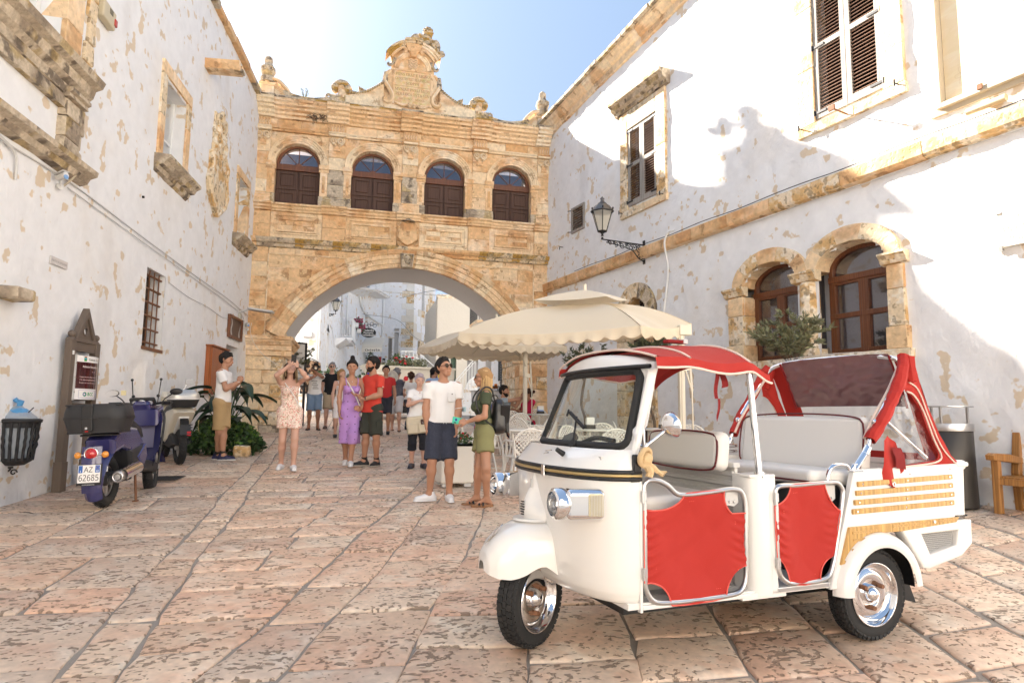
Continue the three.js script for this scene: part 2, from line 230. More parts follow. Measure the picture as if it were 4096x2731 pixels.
// ---------- walls: a lumpy plaster sheet with real openings over a solid body ----------
function sheet(x0,x1,y0,y1,cell,ops,amp,yTop,seed,lowAmp=0){
const L=(a,b,extra)=>{const s=new Set([a,b]);for(const e of extra)if(e>a&&e<b)s.add(e);const k=[...s].sort((p,q)=>p - q),o=[];for(let i=0;i<k.length - 1;i++){const n=Math.max(1,Math.round((k[i + 1]- k[i])/ cell));for(let j=0;j<n;j++)o.push(lerp(k[i],k[i + 1],j / n));}o.push(b);return o;};
const xs=L(x0,x1,ops.flatMap(o=>[o[0],o[1]])),ys=L(y0,y1,ops.flatMap(o=>[o[2],o[3]])),n=xs.length,pos=[],uv=[],idx=[];
const inside=(x,y)=>ops.some(o=>x>o[0]&&x<o[1]&&y>o[2]&&(o[4]?y<o[3]+ o[4]*Math.sqrt(Math.max(0,1 -((x -(o[0]+ o[1])/ 2)/((o[1]- o[0])/ 2))**2)):y<o[3]));
for(const y of ys)for(const x of xs){
let d=1;for(const o of ops){const e=Math.max(o[0]- x,x - o[1],o[2]- y,y - o[3]-(o[4]||0),0);d=Math.min(d,e / .25);}
const yt=yTop?yTop(x):y1,yy=y0 +(y - y0)*(yt - y0)/(y1 - y0)*(y>8?1:1),q=yTop?(y>8.9?lerp(y,yt,(y - 8.9)/(y1 - 8.9)):y):y;
const a=amp + lowAmp*sst(2.2,.3,q),h=(nz(x*1.1,q*.8,seed,3)- .5)*1.6 +(nz(x*4.5,q*3.2,seed + 5,3)- .5)*1.1 +(Math.abs(nz(x*9,q*5,seed + 9,2)- .5)- .2)*.9;
pos.push(x,q,d*a*h);uv.push(x,q);
}
for(let j=0;j<ys.length - 1;j++)for(let i=0;i<n - 1;i++){if(inside((xs[i]+ xs[i + 1])/ 2,(ys[j]+ ys[j + 1])/ 2))continue;const a=j*n + i;idx.push(a,a + 1,a + n,a + n,a + 1,a + n + 1);}
const g=new THREE.BufferGeometry();g.setAttribute('position',new THREE.Float32BufferAttribute(pos,3));g.setAttribute('uv',new THREE.Float32BufferAttribute(uv,2));g.setIndex(idx);g.computeVertexNormals();return g;
}
const reveal=(x0,x1,y0,y1,d)=>[bx2(x0 - .06,x0,y0 - .06,y1 + .06,-d,-.005),bx2(x1,x1 + .06,y0 - .06,y1 + .06,-d,-.005),bx2(x0,x1,y1,y1 + .06,-d,-.005),bx2(x0,x1,y0 - .06,y0,-d,-.005)].map(g=>uvb(g));
const frame=(x0,x1,y0,y1,w,z0,z1,r=.006)=>[bx2(x0,x0 + w,y0,y1,z0,z1,r),bx2(x1 - w,x1,y0,y1,z0,z1,r),bx2(x0 + w - .004,x1 - w + .004,y1 - w,y1,z0,z1 - .002,r),bx2(x0 + w - .004,x1 - w + .004,y0,y0 + w,z0,z1 - .002,r)].map(g=>uvb(g));

function rough(g,a=.008,s=1,f=9){g=prep(g);const p=g.attributes.position;for(let i=0;i<p.count;i++){const x=p.getX(i),y=p.getY(i),z=p.getZ(i);p.setXYZ(i,x +(n3(x*f,y*f,z*f,s)- .5)*a*2,y +(n3(y*f + 9,z*f,x*f,s + 3)- .5)*a*2,z +(n3(z*f,x*f + 5,y*f,s + 5)- .5)*a*2);}g.computeVertexNormals();return g;}
const block=(x0,x1,y0,y1,z0,z1,seed=1,r=.014,a=.006)=>uvb(rough(rbox(x1 - x0,y1 - y0,z1 - z0,r,(x0 + x1)/ 2,(y0 + y1)/ 2,(z0 + z1)/ 2),a,seed),seed*.37,seed*.61);
function cable(parent,name,pts,r,mat){return add(parent,name,tube(pts,r,5,pts.length*6),mat||M.lgrey);}
// ---------- left white building (local x runs from the viewer to the arch corner at 0, z out of the wall) ----------
const LB=thing('white_building','long whitewashed building along the left edge with stone framed windows','building',[-2.82,0,-18],85.3*D2R);
{
const S=(a,b)=>[-b,-a];
const ops=[[...S(5.4,6.4),5.55,6.88],[...S(.82,1.66),5.6,6.92],[...S(5.8,6.6),2.27,3.57],[...S(.82,1.84),.4,2.81],[...S(9.62,10.9),5.45,7.6]];
add(LB,'wall',sheet(-21,0.02,-.3,9.62,.11,ops,.02,null,11,.035),M.plaster);
add(LB,'wall_core',[bx2(-21,0,-.5,9.6,-9,-.42),...ops.flatMap(o=>reveal(o[0],o[1],o[2],o[3],.42))].map(g=>uvb(g)),M.plasterS);
{const r=rng(3);for(let x=-20.9;x<0;x +=.62)add(LB,'coping_stone',block(x,x + .605,9.6,9.73 + r()*.03,-.5,.10 + r()*.03,x|0),r()<.5?M.old:M.stones[4]);add(LB,'roof',uvb(bx2(-21,0,9.55,9.66,-9,-.45)),M.old);}

function win(s0,s1,y0,y1,fw,seed){
const w=sub(LB,'window'),o0=-s1 + fw,o1=-s0 - fw;
for(const[a,b,c,d]of[[-s1,-s1 + fw,y0,y0 +(y1 - y0)*.45],[-s1,-s1 + fw,y0 +(y1 - y0)*.45 + .006,y1 - fw - .006],[-s0 - fw,-s0,y0,y0 +(y1 - y0)*.6],[-s0 - fw,-s0,y0 +(y1 - y0)*.6 + .006,y1 - fw - .006],[-s1,-s0,y1 - fw,y1]])add(w,'frame_stone',block(a,b,c,d,-.3,.035,seed++,.012,.012),seed % 2?M.pale:M.stones[1]);
add(w,'sill',uvb(rough(mould(-s1 - .06,-s0 + .08,[[y0 - .26,0],[y0 - .22,.05],[y0 - .15,.08],[y0 - .13,.15],[y0 - .06,.19],[y0 - .02,.26],[y0 + .03,.26],[y0 + .05,0]]),.008,seed)),M.old);
add(w,'frame',[...frame(o0,o1,y0 + .05,y1 - fw,.055,-.26,-.2),bx2((o0 + o1)/ 2 - .035,(o0 + o1)/ 2 + .035,y0 + .1,y1 - fw - .05,-.25,-.19),bx2(o0 + .05,o1 - .05,y0 + .62,y0 + .65,-.25,-.21)].map(g=>uvb(g)),M.white);
for(const[a,b]of[[o0 + .05,(o0 + o1)/ 2 - .03],[(o0 + o1)/ 2 + .03,o1 - .05]]){add(w,'pane',bx2(a,b,y0 + .1,y1 - fw - .05,-.232,-.228),M.glass);add(w,'curtain',uvb(bx2(a - .02,b + .02,y0 + .06,y1 - fw,-.36,-.34)),M.lgrey);}
}
win(5.18,6.61,5.42,7.14,.21,5);win(.62,1.86,5.42,7.13,.2,15);
{
const w=sub(LB,'barred_window'),x0=-6.6,x1=-5.8;
add(w,'frame',frame(x0,x1,2.27,3.57,.05,-.3,-.24),M.darkW);add(w,'mullion',bx2(-6.235,-6.175,2.3,3.55,-.29,-.235),M.darkW);
for(const[a,b]of[[x0 + .05,-6.23],[-6.17,x1 - .05]])add(w,'pane',bx2(a,b,2.3,3.55,-.272,-.268),M.glass);add(w,'curtain',bx2(x0,x1,2.27,3.57,-.4,-.385),std(lin(.6,.57,.5),.9));
for(let i=0;i<4;i++)add(w,'iron_bar',bar([x0 + .1 + i*.2,2.27,-.07],[x0 + .1 + i*.2,3.57,-.07],.011,6),M.rust);
for(let i=0;i<6;i++)add(w,'iron_bar',bx2(x0,x1,2.36 + i*.222,2.385 + i*.222,-.088,-.052),M.rust);
add(w,'sill',uvb(bx2(x0 - .02,x1 + .02,2.235,2.285,-.3,.03)),M.rust);
}

add(LB,'sill_moulding',uvb(rough(mould(-13,-9.06,[[5.0,0],[5.04,.07],[5.14,.09],[5.2,.15],[5.3,.18],[5.34,.26],[5.42,.29],[5.45,0]]),.014,3,5)),M.old);
add(LB,'stone_band',block(-13,-9.04,4.86,5.02,-.1,.07,9,.01,.014),M.old);
add(LB,'lower_cornice',uvb(rough(mould(-14,-8.88,[[4.1,0],[4.13,.09],[4.2,.12],[4.24,.2],[4.3,.21],[4.32,0]]),.014,5,6)),M.old);
{let y=4.32,i=0;for(const h of[.2,.26,.22]){add(LB,'pilaster_stone',block(-9.52,-9.16,y,y + h - .006,-.1,.1,20 + i,.02,.014),M.old);y +=h;i++;}add(LB,'pilaster_capital',uvb(rough(mould(-9.56,-9.12,[[4.98,0],[5.0,.14],[5.05,.13],[5.07,.17],[5.11,.17],[5.12,0]]),.008,4)),M.old);y=4.3;for(i=0;i<4;i++){add(LB,'broken_stone',block(-9.16,-8.97 -(i % 2)*.06,y,y + .2,-.1,.05,31 + i,.03,.02),M.old);y +=.205;}}
{let y=5.48;for(let i=0;i<9;i++){const h=.22 +(i*37 % 5)*.03;add(LB,'broken_stone',block(-9.06 -(i % 2)*.05,-8.88,y,y + h - .005,-.1,.045,41 + i,.03,.02),M.pale);y +=h;}}
for(let i=0;i<5;i++)add(LB,'jamb_stone',block(-9.62,-9.24,5.48 + i*.46,5.935 + i*.46,-.4,.06,51 + i,.015,.012),M.stones[i % 3]);
{const w=sub(LB,'balcony_window');add(w,'frame',frame(-10.9,-9.62,5.47,7.6,.09,-.32,-.24),M.white);add(w,'mullion',bx2(-10.3,-10.2,5.5,7.6,-.31,-.23),M.white);add(w,'pane',bx2(-10.85,-9.7,5.5,7.6,-.282,-.278),M.glass);add(w,'curtain',bx2(-10.9,-9.62,5.47,7.6,-.41,-.39),M.white);}
{const g=sub(LB,'waterspout');add(g,'channel',uvb(rough(ext([[-.13,0],[.13,0],[.14,.17],[.08,.17],[.07,.07],[-.07,.07],[-.08,.17],[-.14,.17]],.75,.015,-4.4,8.13,-.1),.01,8)),M.stones[3]);add(g,'spout_lip',uvb(rough(box(.2,.05,.1,-4.4,8.14,.66),.01,9)),M.old);}
{
const g=sub(LB,'stone_relief'),cx=-3.42;
const sh=[[-.52,6.62],[-.2,6.78],[0,6.66],[.22,6.8],[.55,6.6],[.5,6.3],[.62,5.98],[.5,5.72],[.12,5.48],[0,5.4],[-.12,5.48],[-.5,5.74],[-.64,6.02],[-.5,6.32]];
add(g,'shield',uvb(rough(ext(shp(sh.map(([x,y])=>[x + cx,y])),.07,.02),.02,2,7)),M.pale);
for(let i=0;i<sh.length;i++){const a=sh[i],b=sh[(i + 1)% sh.length];add(g,'border_scroll',uvb(rough(bar([cx + a[0],a[1],.08],[cx + b[0],b[1],.08],.05,7),.018,i)),M.pale);}
for(const[x,y,R,r]of[[-.2,6.95,.16,.06],[.2,6.95,.16,.06],[0,7.2,.2,.07],[-.17,7.42,.12,.05],[.17,7.42,.12,.05],[0,7.56,.1,.05]])add(g,'scroll',uvb(rough(tor(R,r,cx + x,y,.06),.02,3)),M.pale);
add(g,'crest_panel',uvb(rough(bx2(cx - .38,cx + .38,6.72,7.55,-.02,.05),.02,12)),M.pale);
}
add(LB,'door_reveal',uvb(bx2(-1.84,-.82,.3,.62,-.4,-.02)),M.pale);add(LB,'door',[uvb(bx2(-1.82,-.84,.6,2.8,-.38,-.32)),...frame(-1.84,-.82,.6,2.81,.08,-.33,-.27)],M.darkW);
add(LB,'drain_hole',cyl(.02,.02,.04,-7,4.6,.01,Math.PI / 2),M.dark);add(LB,'stone_corbel',uvb(rough(rbox(.34,.14,.26,.03,-10.2,2.47,.1),.02,3)),M.old);
}
// ---------- right white building (local x runs from the arch corner towards the viewer, z out of the wall) ----------
const RB=thing('white_building','whitewashed building on the right with shuttered windows and paired arches','building',[5.326,0,-18],-78.75*D2R);
{
const top=x=>9.66 + .095*Math.max(0,x),A1=[7.74,8.93],A2=[9.35,10.52];
const ops=[[4.16,5.28,6.17,8.07],[1.5,2.09,6.25,6.86],[9.45,10.64,6.1,8.45],[...A1,2.25,3.62,.33],[...A2,2.25,3.62,.33],[4.0,4.84,.1,3.58,.4]];
add(RB,'wall',sheet(-.02,18,-.3,10,.085,ops,.032,x=>top(x),23,.05),M.plaster);
add(RB,'wall_core',[...[[0,4],[4,9],[9,14],[14,18]].map(([a,b])=>bx2(a,b,-.5,top(a),-9,-.5)),...ops.flatMap(o=>o[4]?[]:reveal(o[0],o[1],o[2],o[3],.5))].map(g=>uvb(g)),M.plasterS);
{
const a=Math.atan(.095),e=sub(RB,'eaves_cornice',[0,9.6,0],[0,0,a]);
for(let i=0;i<15;i++)add(e,'cornice_stone',uvb(rough(mould(i*1.2,i*1.2 + 1.194,[[-.12,0],[-.10,.06],[.05,.07],[.08,.13],[.16,.18],[.2,.24],[.26,.26],[.27,0]]),.008,i),i*.7),M.stones[[3,1,0,3][i % 4]]);
const r=rng(5);for(let x=0;x<18;x +=.55)add(e,'edge_stone',block(x,x + .53,.27,.35 + r()*.02,-.5,.34 + r()*.03,x*3|0),M.old);add(e,'roof',uvb(bx2(0,18,.2,.29,-9,-.45)),M.old);
}

{const r=rng(9);let x=-.1;let i=0;while(x<17){const l=.7 + r()*1.1;add(RB,'string_course_stone',uvb(rough(mould(x,x + l - .006,[[4.8,0],[4.82,.10],[4.86,.13],[5.04,.14],[5.07,.1],[5.08,0]]),.009,i),x*1.3),[M.stones[4],M.pale,M.stones[1],M.stones[2]][r()*4|0]);x +=l;i++;}}
function shutterWindow(x0,x1,y0,y1,fx0,fx1,fy0,fy1,hood,seed,nSl){
const w=sub(RB,'shuttered_window'),m=(x0 + x1)/ 2;
const H=(fy1 - fy0),st=[[fx0,x0,fy0 + .17,fy0 + H*.36],[fx0,x0,fy0 + H*.36 + .006,fy0 + H*.7],[fx0,x0,fy0 + H*.7 + .006,fy1],[x1,fx1,fy0 + .17,fy0 + H*.5],[x1,fx1,fy0 + H*.5 + .006,fy0 + H*.8],[x1,fx1,fy0 + H*.8 + .006,fy1],[x0 + .004,x1 - .004,y1,fy1],[fx0 - .02,m + .1,fy0,fy0 + .165],[m + .106,fx1 + .02,fy0,fy0 + .165]];
for(const s of st)add(w,'frame_stone',block(s[0],s[1],s[2],s[3],-.2,.065,seed++,.01,.008),seed % 3?M.pale:M.stones[3]);
if(hood)add(w,'hood',uvb(rough(mould(fx0 - .16,fx1 + .14,[[fy1,0],[fy1 + .02,.1],[fy1 + .09,.12],[fy1 + .13,.2],[fy1 + .22,.24],[fy1 + .25,.31],[fy1 + .32,.31],[fy1 + .34,0]]),.008,seed)),M.old);
for(const[a,b]of[[x0 + .01,m - .004],[m + .004,x1 - .01]]){
const fw=.085,midY=y0 +(y1 - y0)*.52;
add(w,'shutter_frame',[bx2(a,a + fw,y0,y1,-.005,.04,.004),bx2(b - fw,b,y0,y1,-.005,.04,.004),bx2(a + fw,b - fw,y1 - .09,y1,-.005,.039,.004),bx2(a + fw,b - fw,y0,y0 + .13,-.005,.039,.004),bx2(a + fw,b - fw,midY - .045,midY + .045,-.005,.039,.004)].map(g=>uvb(g)),M.greyW);
const k=a<m - .3?1:0;for(const[c,d]of[[y0 + .13,midY - .045],[midY + .045,y1 - .09]]){const n=Math.round((d - c)/ .058);for(let i=0;i<n;i++)add(w,'slat',uvb(box(b - a - 2*fw,.012,.055,(a + b)/ 2,c +(i + .5)*(d - c)/ n,.012,.75)),M.slatW);}
for(const y of[y0 + .1,midY,y1 - .06]){const e=a<m - .2&&b<m + .01?a:b,s=e===a?1:-1;add(w,'hinge',[bx2(Math.min(e - .03*s,e + .2*s),Math.max(e - .03*s,e + .2*s),y - .018,y + .018,.04,.052),cyl(.018,.018,.09,e - .02*s,y,.05)],M.iron);}
}
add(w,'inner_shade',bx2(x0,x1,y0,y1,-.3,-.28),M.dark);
for(const x of[fx0 + .09,fx1 - .08])add(w,'shutter_stop',[bar([x,fy0 + .14,.06],[x,fy0 + .14,.17],.01),bar([x,fy0 + .10,.16],[x,fy0 + .19,.16],.014)],M.iron);
return w;
}
shutterWindow(4.16,5.28,6.17,8.07,3.87,5.6,5.93,8.52,true,60);
const w2=shutterWindow(9.45,10.64,6.1,8.45,9.12,10.96,5.88,9.0,true,80);
add(w2,'iron_bracket',[bar([10.05,5.93,.06],[10.05,5.96,.42],.013),bx2(10.0,10.1,5.92,6.0,.4,.43)],M.rust);
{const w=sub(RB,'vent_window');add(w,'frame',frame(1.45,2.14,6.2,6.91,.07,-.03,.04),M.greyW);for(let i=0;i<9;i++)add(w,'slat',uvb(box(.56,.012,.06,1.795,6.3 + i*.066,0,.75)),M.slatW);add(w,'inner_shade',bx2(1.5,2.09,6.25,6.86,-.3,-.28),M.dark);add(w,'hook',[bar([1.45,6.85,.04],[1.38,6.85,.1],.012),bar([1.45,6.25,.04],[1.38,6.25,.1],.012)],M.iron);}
add(RB,'wall_hook',[bar([.95,5.95,0],[.95,5.95,.12],.012),bar([.95,5.87,.11],[.95,5.95,.11],.012)],M.iron);

const AW=sub(RB,'paired_arch_window'),y0=2.25,ys=3.62;
const archStone=(c,hw,t,n,sd)=>{for(let i=0;i<n;i++){const a0=Math.PI*(1 - i / n)- .004,a1=Math.PI*(1 -(i + 1)/ n)+ .004;const p=[...arcPts(c,ys,hw,a0,a1,5,.34),...arcPts(c,ys,hw + t,a1,a0,5,.34 + t)];add(AW,'arch_stone',uvb(rough(ext(shp(p),.42,.008,0,0,-.36),.008,sd + i),i,sd),[M.pale,M.stones[0],M.pale,M.stones[3]][(i + sd)% 4]);}};
archStone(8.335,.6,.235,5,1);archStone(9.935,.59,.235,5,3);
const pil=(a,b,d,sd,col)=>{const cap=[[ys - .17,0],[ys - .15,d + .01],[ys - .12,d + .03],[ys - .1,d + .03],[ys - .06,d + .06],[ys - .03,d + .09],[ys,d + .09],[ys + .005,0]];add(AW,'capital',uvb(rough(mould(a - .07,b + .07,cap),.004,sd)),M.pale);if(col){add(AW,'column_shaft',uvb(rough(lathe([[0,y0 + .1],[.15,y0 + .1],[.165,y0 + .6],[.15,ys - .2],[.13,ys - .16],[0,ys - .16]],18,(a + b)/ 2,0,-.03),.004,sd)),M.pale);add(AW,'column_base',block(a,b,y0,y0 + .12,-.2,d,sd),M.pale);}else{add(AW,'jamb_stone',block(a,b,y0 + .32,y0 + .85,-.4,d,sd),M.pale);add(AW,'jamb_stone',block(a,b,y0 + .856,ys - .17,-.4,d,sd + 1),M.stones[3]);add(AW,'jamb_base',block(a - .03,b + .03,y0,y0 + .315,-.4,d + .03,sd + 2),M.stones[0]);}};
pil(7.36,7.735,.05,3);pil(8.97,9.31,.1,5,true);pil(10.525,10.78,.05,7);
add(AW,'sill',block(7.3,10.85,y0 - .14,y0 - .004,-.4,.09,3),M.pale);
for(const[a,b]of[A1,A2]){
const c=(a + b)/ 2,z0=-.33,z1=-.26,A=a - .02,B=b + .02;
const fr=(o,i)=>ext(shp([[c - o,y0],[c + o,y0],...arcPts(c,ys,o,0,Math.PI,16,.34*o / .6)],[[[c - i,y0 + .07],...arcPts(c,ys - .02,i,Math.PI,0,16,.34*i / .6),[c + i,y0 + .07]]]),.07,.006,0,0,z0);
add(AW,'window_frame',[fr((B - A)/ 2,(B - A)/ 2 - .07),bx2(A,B,3.42,3.52,z0 + .005,z1 + .03,.008),bx2(c - .04,c + .04,y0,3.43,z0 + .005,z1 + .015,.008),bx2(A,B,2.84,2.92,z0 + .005,z1 + .016,.008),...frame(A + .06,c - .035,y0 + .05,3.43,.05,z0 + .01,z1 + .008),...frame(c + .035,B - .06,y0 + .05,3.43,.05,z0 + .01,z1 + .008)].map(g=>uvb(g)),M.redW);
const gl=phy(lin(.9,.9,.95),.03,{transmission:1,thickness:0,ior:1.9});
for(const[p,q,r,s]of[[A + .06,c - .04,y0 + .07,2.85],[c + .04,B - .06,y0 + .07,2.85],[A + .06,c - .04,2.91,3.43],[c + .04,B - .06,2.91,3.43]])add(AW,'pane',bx2(p,q,r,s,z0 + .03,z0 + .034),gl);add(AW,'pane',ext(shp([[A + .07,3.5],[B - .07,3.5],...arcPts(c,ys - .03,.55,0,Math.PI,14,.31)]),.004,0,0,0,z0 + .03),gl);
add(AW,'room_shade',bx2(A - .1,B + .1,y0 - .1,ys + .5,-.49,-.47),std(lin(.11,.10,.105),.8));  // dark panel close behind the glass, its colour stands in for the unlit room
}
{
const g=sub(RB,'arched_door'),c=4.42,s=3.55;const n=7;
for(let i=0;i<n;i++){const a0=Math.PI*(1 - i / n)- .005,a1=Math.PI*(1 -(i + 1)/ n)+ .005;add(g,'arch_stone',uvb(rough(ext(shp([...arcPts(c,s,.42,a0,a1,4),...arcPts(c,s,.74,a1,a0,4)]),.34,.012,0,0,-.28),.02,i + 3),i),i>3?M.old:M.pale);}
for(const[a,b]of[[c - .74,c - .42],[c + .42,c + .74]])for(let i=0;i<6;i++)add(g,'jamb_stone',block(a,b,.1 + i*.576,.67 + i*.576,-.3,.06,90 + i + a*3|0,.015,.01),i===4?M.stones[0]:M.pale);
add(g,'impost',uvb(rough(mould(c - .8,c - .4,[[3.42,0],[3.44,.1],[3.5,.12],[3.55,.12],[3.56,0]]),.006,3)),M.pale);
const fan=[];for(let i=0;i<9;i++){const a=Math.PI*i / 8;fan.push(tube([[c,s + .02,-.2],[c + .2*Math.cos(a + .25),s + .2*Math.sin(a + .25),-.2],[c + .41*Math.cos(a),s + .41*Math.sin(a),-.2]],.011,5),tube([[c,s + .02,-.2],[c + .2*Math.cos(a - .25),s + .2*Math.sin(a - .25),-.2],[c + .41*Math.cos(a),s + .41*Math.sin(a),-.2]],.011,5));}add(g,'fanlight',[...fan,bx2(c - .42,c + .42,s - .03,s + .03,-.22,-.17)],M.darkW);
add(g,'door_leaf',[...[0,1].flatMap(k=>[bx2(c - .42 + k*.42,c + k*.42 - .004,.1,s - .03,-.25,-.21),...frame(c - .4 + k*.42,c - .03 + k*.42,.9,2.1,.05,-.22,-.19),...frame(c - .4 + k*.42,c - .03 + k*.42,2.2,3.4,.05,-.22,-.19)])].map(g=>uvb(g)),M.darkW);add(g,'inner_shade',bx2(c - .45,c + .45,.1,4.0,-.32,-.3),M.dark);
}
}
// ---------- the baroque bridge over the street ----------
const AB=thing('arch_bridge','ochre stone baroque bridge on a wide arch, four wooden shuttered windows and a carved crest','arch',[0,0,-18]);
{
const XL=-2.86,XR=5.36,XC=1.25,CX=1.3,CYy=1.745,RI=3.565,mx=x=>2*XC - x,spr=3.2;
M.lichen=std(0xffffff,.95,{map:tex(512,512,(u,v)=>{const a=fbm(u,v,4,5,161),b=fbm(u,v,9,4,162),c=fbm(u,v,40,3,163);let k=[.82,.74,.62];k=mix3(k,[.66,.49,.18],sst(.42,.62,a)*.8);k=mix3(k,[.56,.52,.45],sst(.5,.66,b)*.7);k=mix3(k,[.32,.28,.23],sst(.60,.72,fbm(u,v,16,4,166))*.6);const f=.85 + .3*c;return k.map(q=>q*f);},1.3,true),bumpMap:T.stoneB,bumpScale:.015});
const a0=Math.asin((spr - CYy)/ RI),aL=Math.PI - a0;
const wx=[-1.77,.23,2.25,4.22],ww=.585,wy0=6.82,wsp=7.97,wr=.585;

const outl=[[XL,-.2],[-1.93,-.2],[-1.93,spr],...arcPts(CX,CYy,RI + .02,aL,a0,30).slice(1,-1),[4.55,spr],[4.55,-.2],[XR,-.2],[XR,9.4],[XL,9.4]];
add(AB,'core',uvb(ext(shp(outl,wx.map(c=>[[c - ww,wy0],[c - ww,wsp],...arcPts(c,wsp,wr,Math.PI,0,16).slice(1,-1),[c + ww,wsp],[c + ww,wy0]])),.5,0,0,0,-.56)),M.stone);
add(AB,'rear_wall',uvb(ext(shp(outl),.3,0,0,0,-2.2)),M.plasterS);
add(AB,'gallery_floor',uvb(bx2(XL,XR,5.5,5.75,-1.91,-.56)),M.plasterS);add(AB,'roof',uvb(bx2(XL,XR,9.38,9.5,-2.2,-.1)),M.old);
for(const[a,b]of[[XL,-1.96],[4.58,XR]])add(AB,'pier_core',uvb(bx2(a,b,-.2,5.5,-1.9,-.56)),M.plasterS);
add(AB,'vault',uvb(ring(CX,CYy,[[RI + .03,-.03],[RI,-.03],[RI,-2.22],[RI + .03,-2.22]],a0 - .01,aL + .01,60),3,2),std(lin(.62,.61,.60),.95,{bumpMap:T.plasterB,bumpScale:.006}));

const vp=[[RI,-.2],[RI - .01,-.02],[RI + .09,0],[RI + .1,.035],[RI + .22,.04],[RI + .235,.075],[RI + .33,.08],[RI + .36,.12],[RI + .42,.14],[RI + .47,.14],[RI + .48,-.1]];
for(let i=0;i<23;i++){const p=lerp(a0,aL,i / 23),q=lerp(a0,aL,(i + 1)/ 23);add(AB,'voussoir',rough(ring(CX,CYy,vp,p + .0012,q - .0012,5),.007,i),M.stones[[0,4,1,2,1][i % 5]]);}

const RO=RI + .485,yArc=x=>{const d=Math.abs(x - CX);return d<RO?CYy + Math.sqrt(RO*RO - d*d):-9;};
const r=rng(41);let seed=1;
function ashlar(xa,xb,ya,yb,course,len,z,arch,mats){
const n=Math.max(1,Math.round((yb - ya)/ course));
for(let j=0;j<n;j++){
const y0=lerp(ya,yb,j / n)+ .0025,y1=lerp(ya,yb,(j + 1)/ n)- .0025;const m=Math.max(1,Math.round((xb - xa)/ len));const cut=[xa];for(let i=1;i<m;i++)cut.push(lerp(xa,xb,(i +(r()- .5)*.5 +(j % 2?.25:-.2))/ m));cut.push(xb);
for(let i=0;i<m;i++){
const x0=cut[i]+ .0025,x1=cut[i + 1]- .0025,mt=(mats||M.stones)[r()*(mats||M.stones).length|0],dz=(r()- .5)*.008;seed++;
if(arch){
const ys=[0,.25,.5,.75,1].map(t=>yArc(lerp(x0,x1,t)));if(Math.min(...ys)>y1 - .03)continue;
if(Math.max(...ys)>y0){const p=[];for(let k=0;k<=6;k++){const x=lerp(x0,x1,k / 6);p.push([x,clamp(yArc(x),y0,y1 - .004)]);}for(let k=6;k>=0;k--){const x=lerp(x0,x1,k / 6);if(yArc(x)<y1 - .01)p.push([x,y1]);}if(p.length>4)add(AB,'stone_block',uvb(ext(shp(p),.07 + dz,.003,0,0,-.07),seed*.37,seed*.7),mt);continue;}
}
add(AB,'stone_block',block(x0,x1,y0,y1,-.07,dz,seed,.008,.004),mt);
}
}
}
ashlar(-2.84,-2.42,3.24,5.62,.4,.5,0,true);ashlar(5.34 - .42,5.34,3.24,5.62,.4,.5,0,true);
ashlar(-2.40,XC,3.24,5.45,.36,.68,0,true);ashlar(XC,4.9,3.24,5.45,.36,.68,0,true);ashlar(-2.40,4.9,5.46,5.62,.16,.9,0,true);
for(const[a,b]of[[-2.42,-2.385],[4.885,4.92]])add(AB,'frame_fillet',block(a,b,3.24,5.46,-.05,.03,3,.008),M.stone);add(AB,'frame_fillet',block(-2.4,4.9,5.43,5.47,-.05,.028,5,.008),M.stone);

const pierM=[M.pale,M.stones[3],M.pale,M.stones[1]];
for(const s of[0,1]){
const X=s?x=>mx(x)+ .1:x=>x,q=(a,b)=>s?[X(b),X(a)]:[a,b];
let j=0;for(let y=.2;y<2.7;y +=.357){
const w=y<1.2?.05:0,mt=()=>y<1.1?(r()<.4?M.old:M.pale):pierM[r()*4|0],cut=j % 2?[-2.86,-2.42,-1.9]:[-2.86,-2.2,-1.9];j++;
for(let i=0;i<2;i++){const[a,b]=q(cut[i]+ .003,(i?cut[2]+ w*.5:cut[1])- .003);add(AB,'pier_stone',block(a,b,y + .003,y + .354,-.5 -(i?.0:0),.03 + w + r()*.012,seed++,.02,.014),mt());}
for(let k=0;k<3;k++){const[a,b]=q(-2.1,-1.9 + w*.5 + r()*.01);add(AB,'pier_stone',block(a,b,y + .003,y + .354,-2.2 + k*.567,-2.2 +(k + 1)*.567 - .006,seed++,.02,.012),mt());}
}
const prof=o=>[[2.7,0 + o],[2.72,.05 + o],[2.84,.06 + o],[2.86,.1 + o],[2.98,.1 + o],[3.0,.13 + o],[3.08,.2 + o],[3.12,.2 + o],[3.14,.25 + o],[3.22,.25 + o],[3.235,0 + o]];
const[a,b]=q(-2.86,-1.9);add(AB,'impost',uvb(rough(mould(a -(s?.2:0),b +(s?0:.2),prof(0)),.006,4)),M.stones[1]);
const side=uvb(rough(s?mould(-2.2,.1,prof(0)):mould(-.1,2.2,prof(0)),.006,6));side.applyMatrix4(new THREE.Matrix4().makeRotationY(s?-Math.PI / 2:Math.PI / 2));if(s)side.translate(4.58,0,0);else side.translate(-1.93,0,0);add(AB,'impost',side,M.stones[4]);
}

const px=[-2.72,-.76,XC,mx(-.76),mx(-2.72)],pw=.22;
function course(prof,brk,mats,len,name,top){
const cuts=[XL];for(const p of px){cuts.push(Math.max(XL,p - brk),Math.min(XR,p + brk));}cuts.push(XR);
for(let i=0;i<cuts.length - 1;i++){const a=cuts[i],b=cuts[i + 1],fw=i % 2?.07:0;if(b - a<.03)continue;const n=Math.max(1,Math.round((b - a)/ len));for(let k=0;k<n;k++){const g=uvb(rough(mould(lerp(a,b,k / n)+ .002,lerp(a,b,(k + 1)/ n)- .002,prof.map(([y,z],j)=>[y,z +(j===0||j===prof.length - 1?0:fw)])),.007,seed++),seed*.3);add(AB,name,g,mats[(r()*mats.length)|0]);}}
}
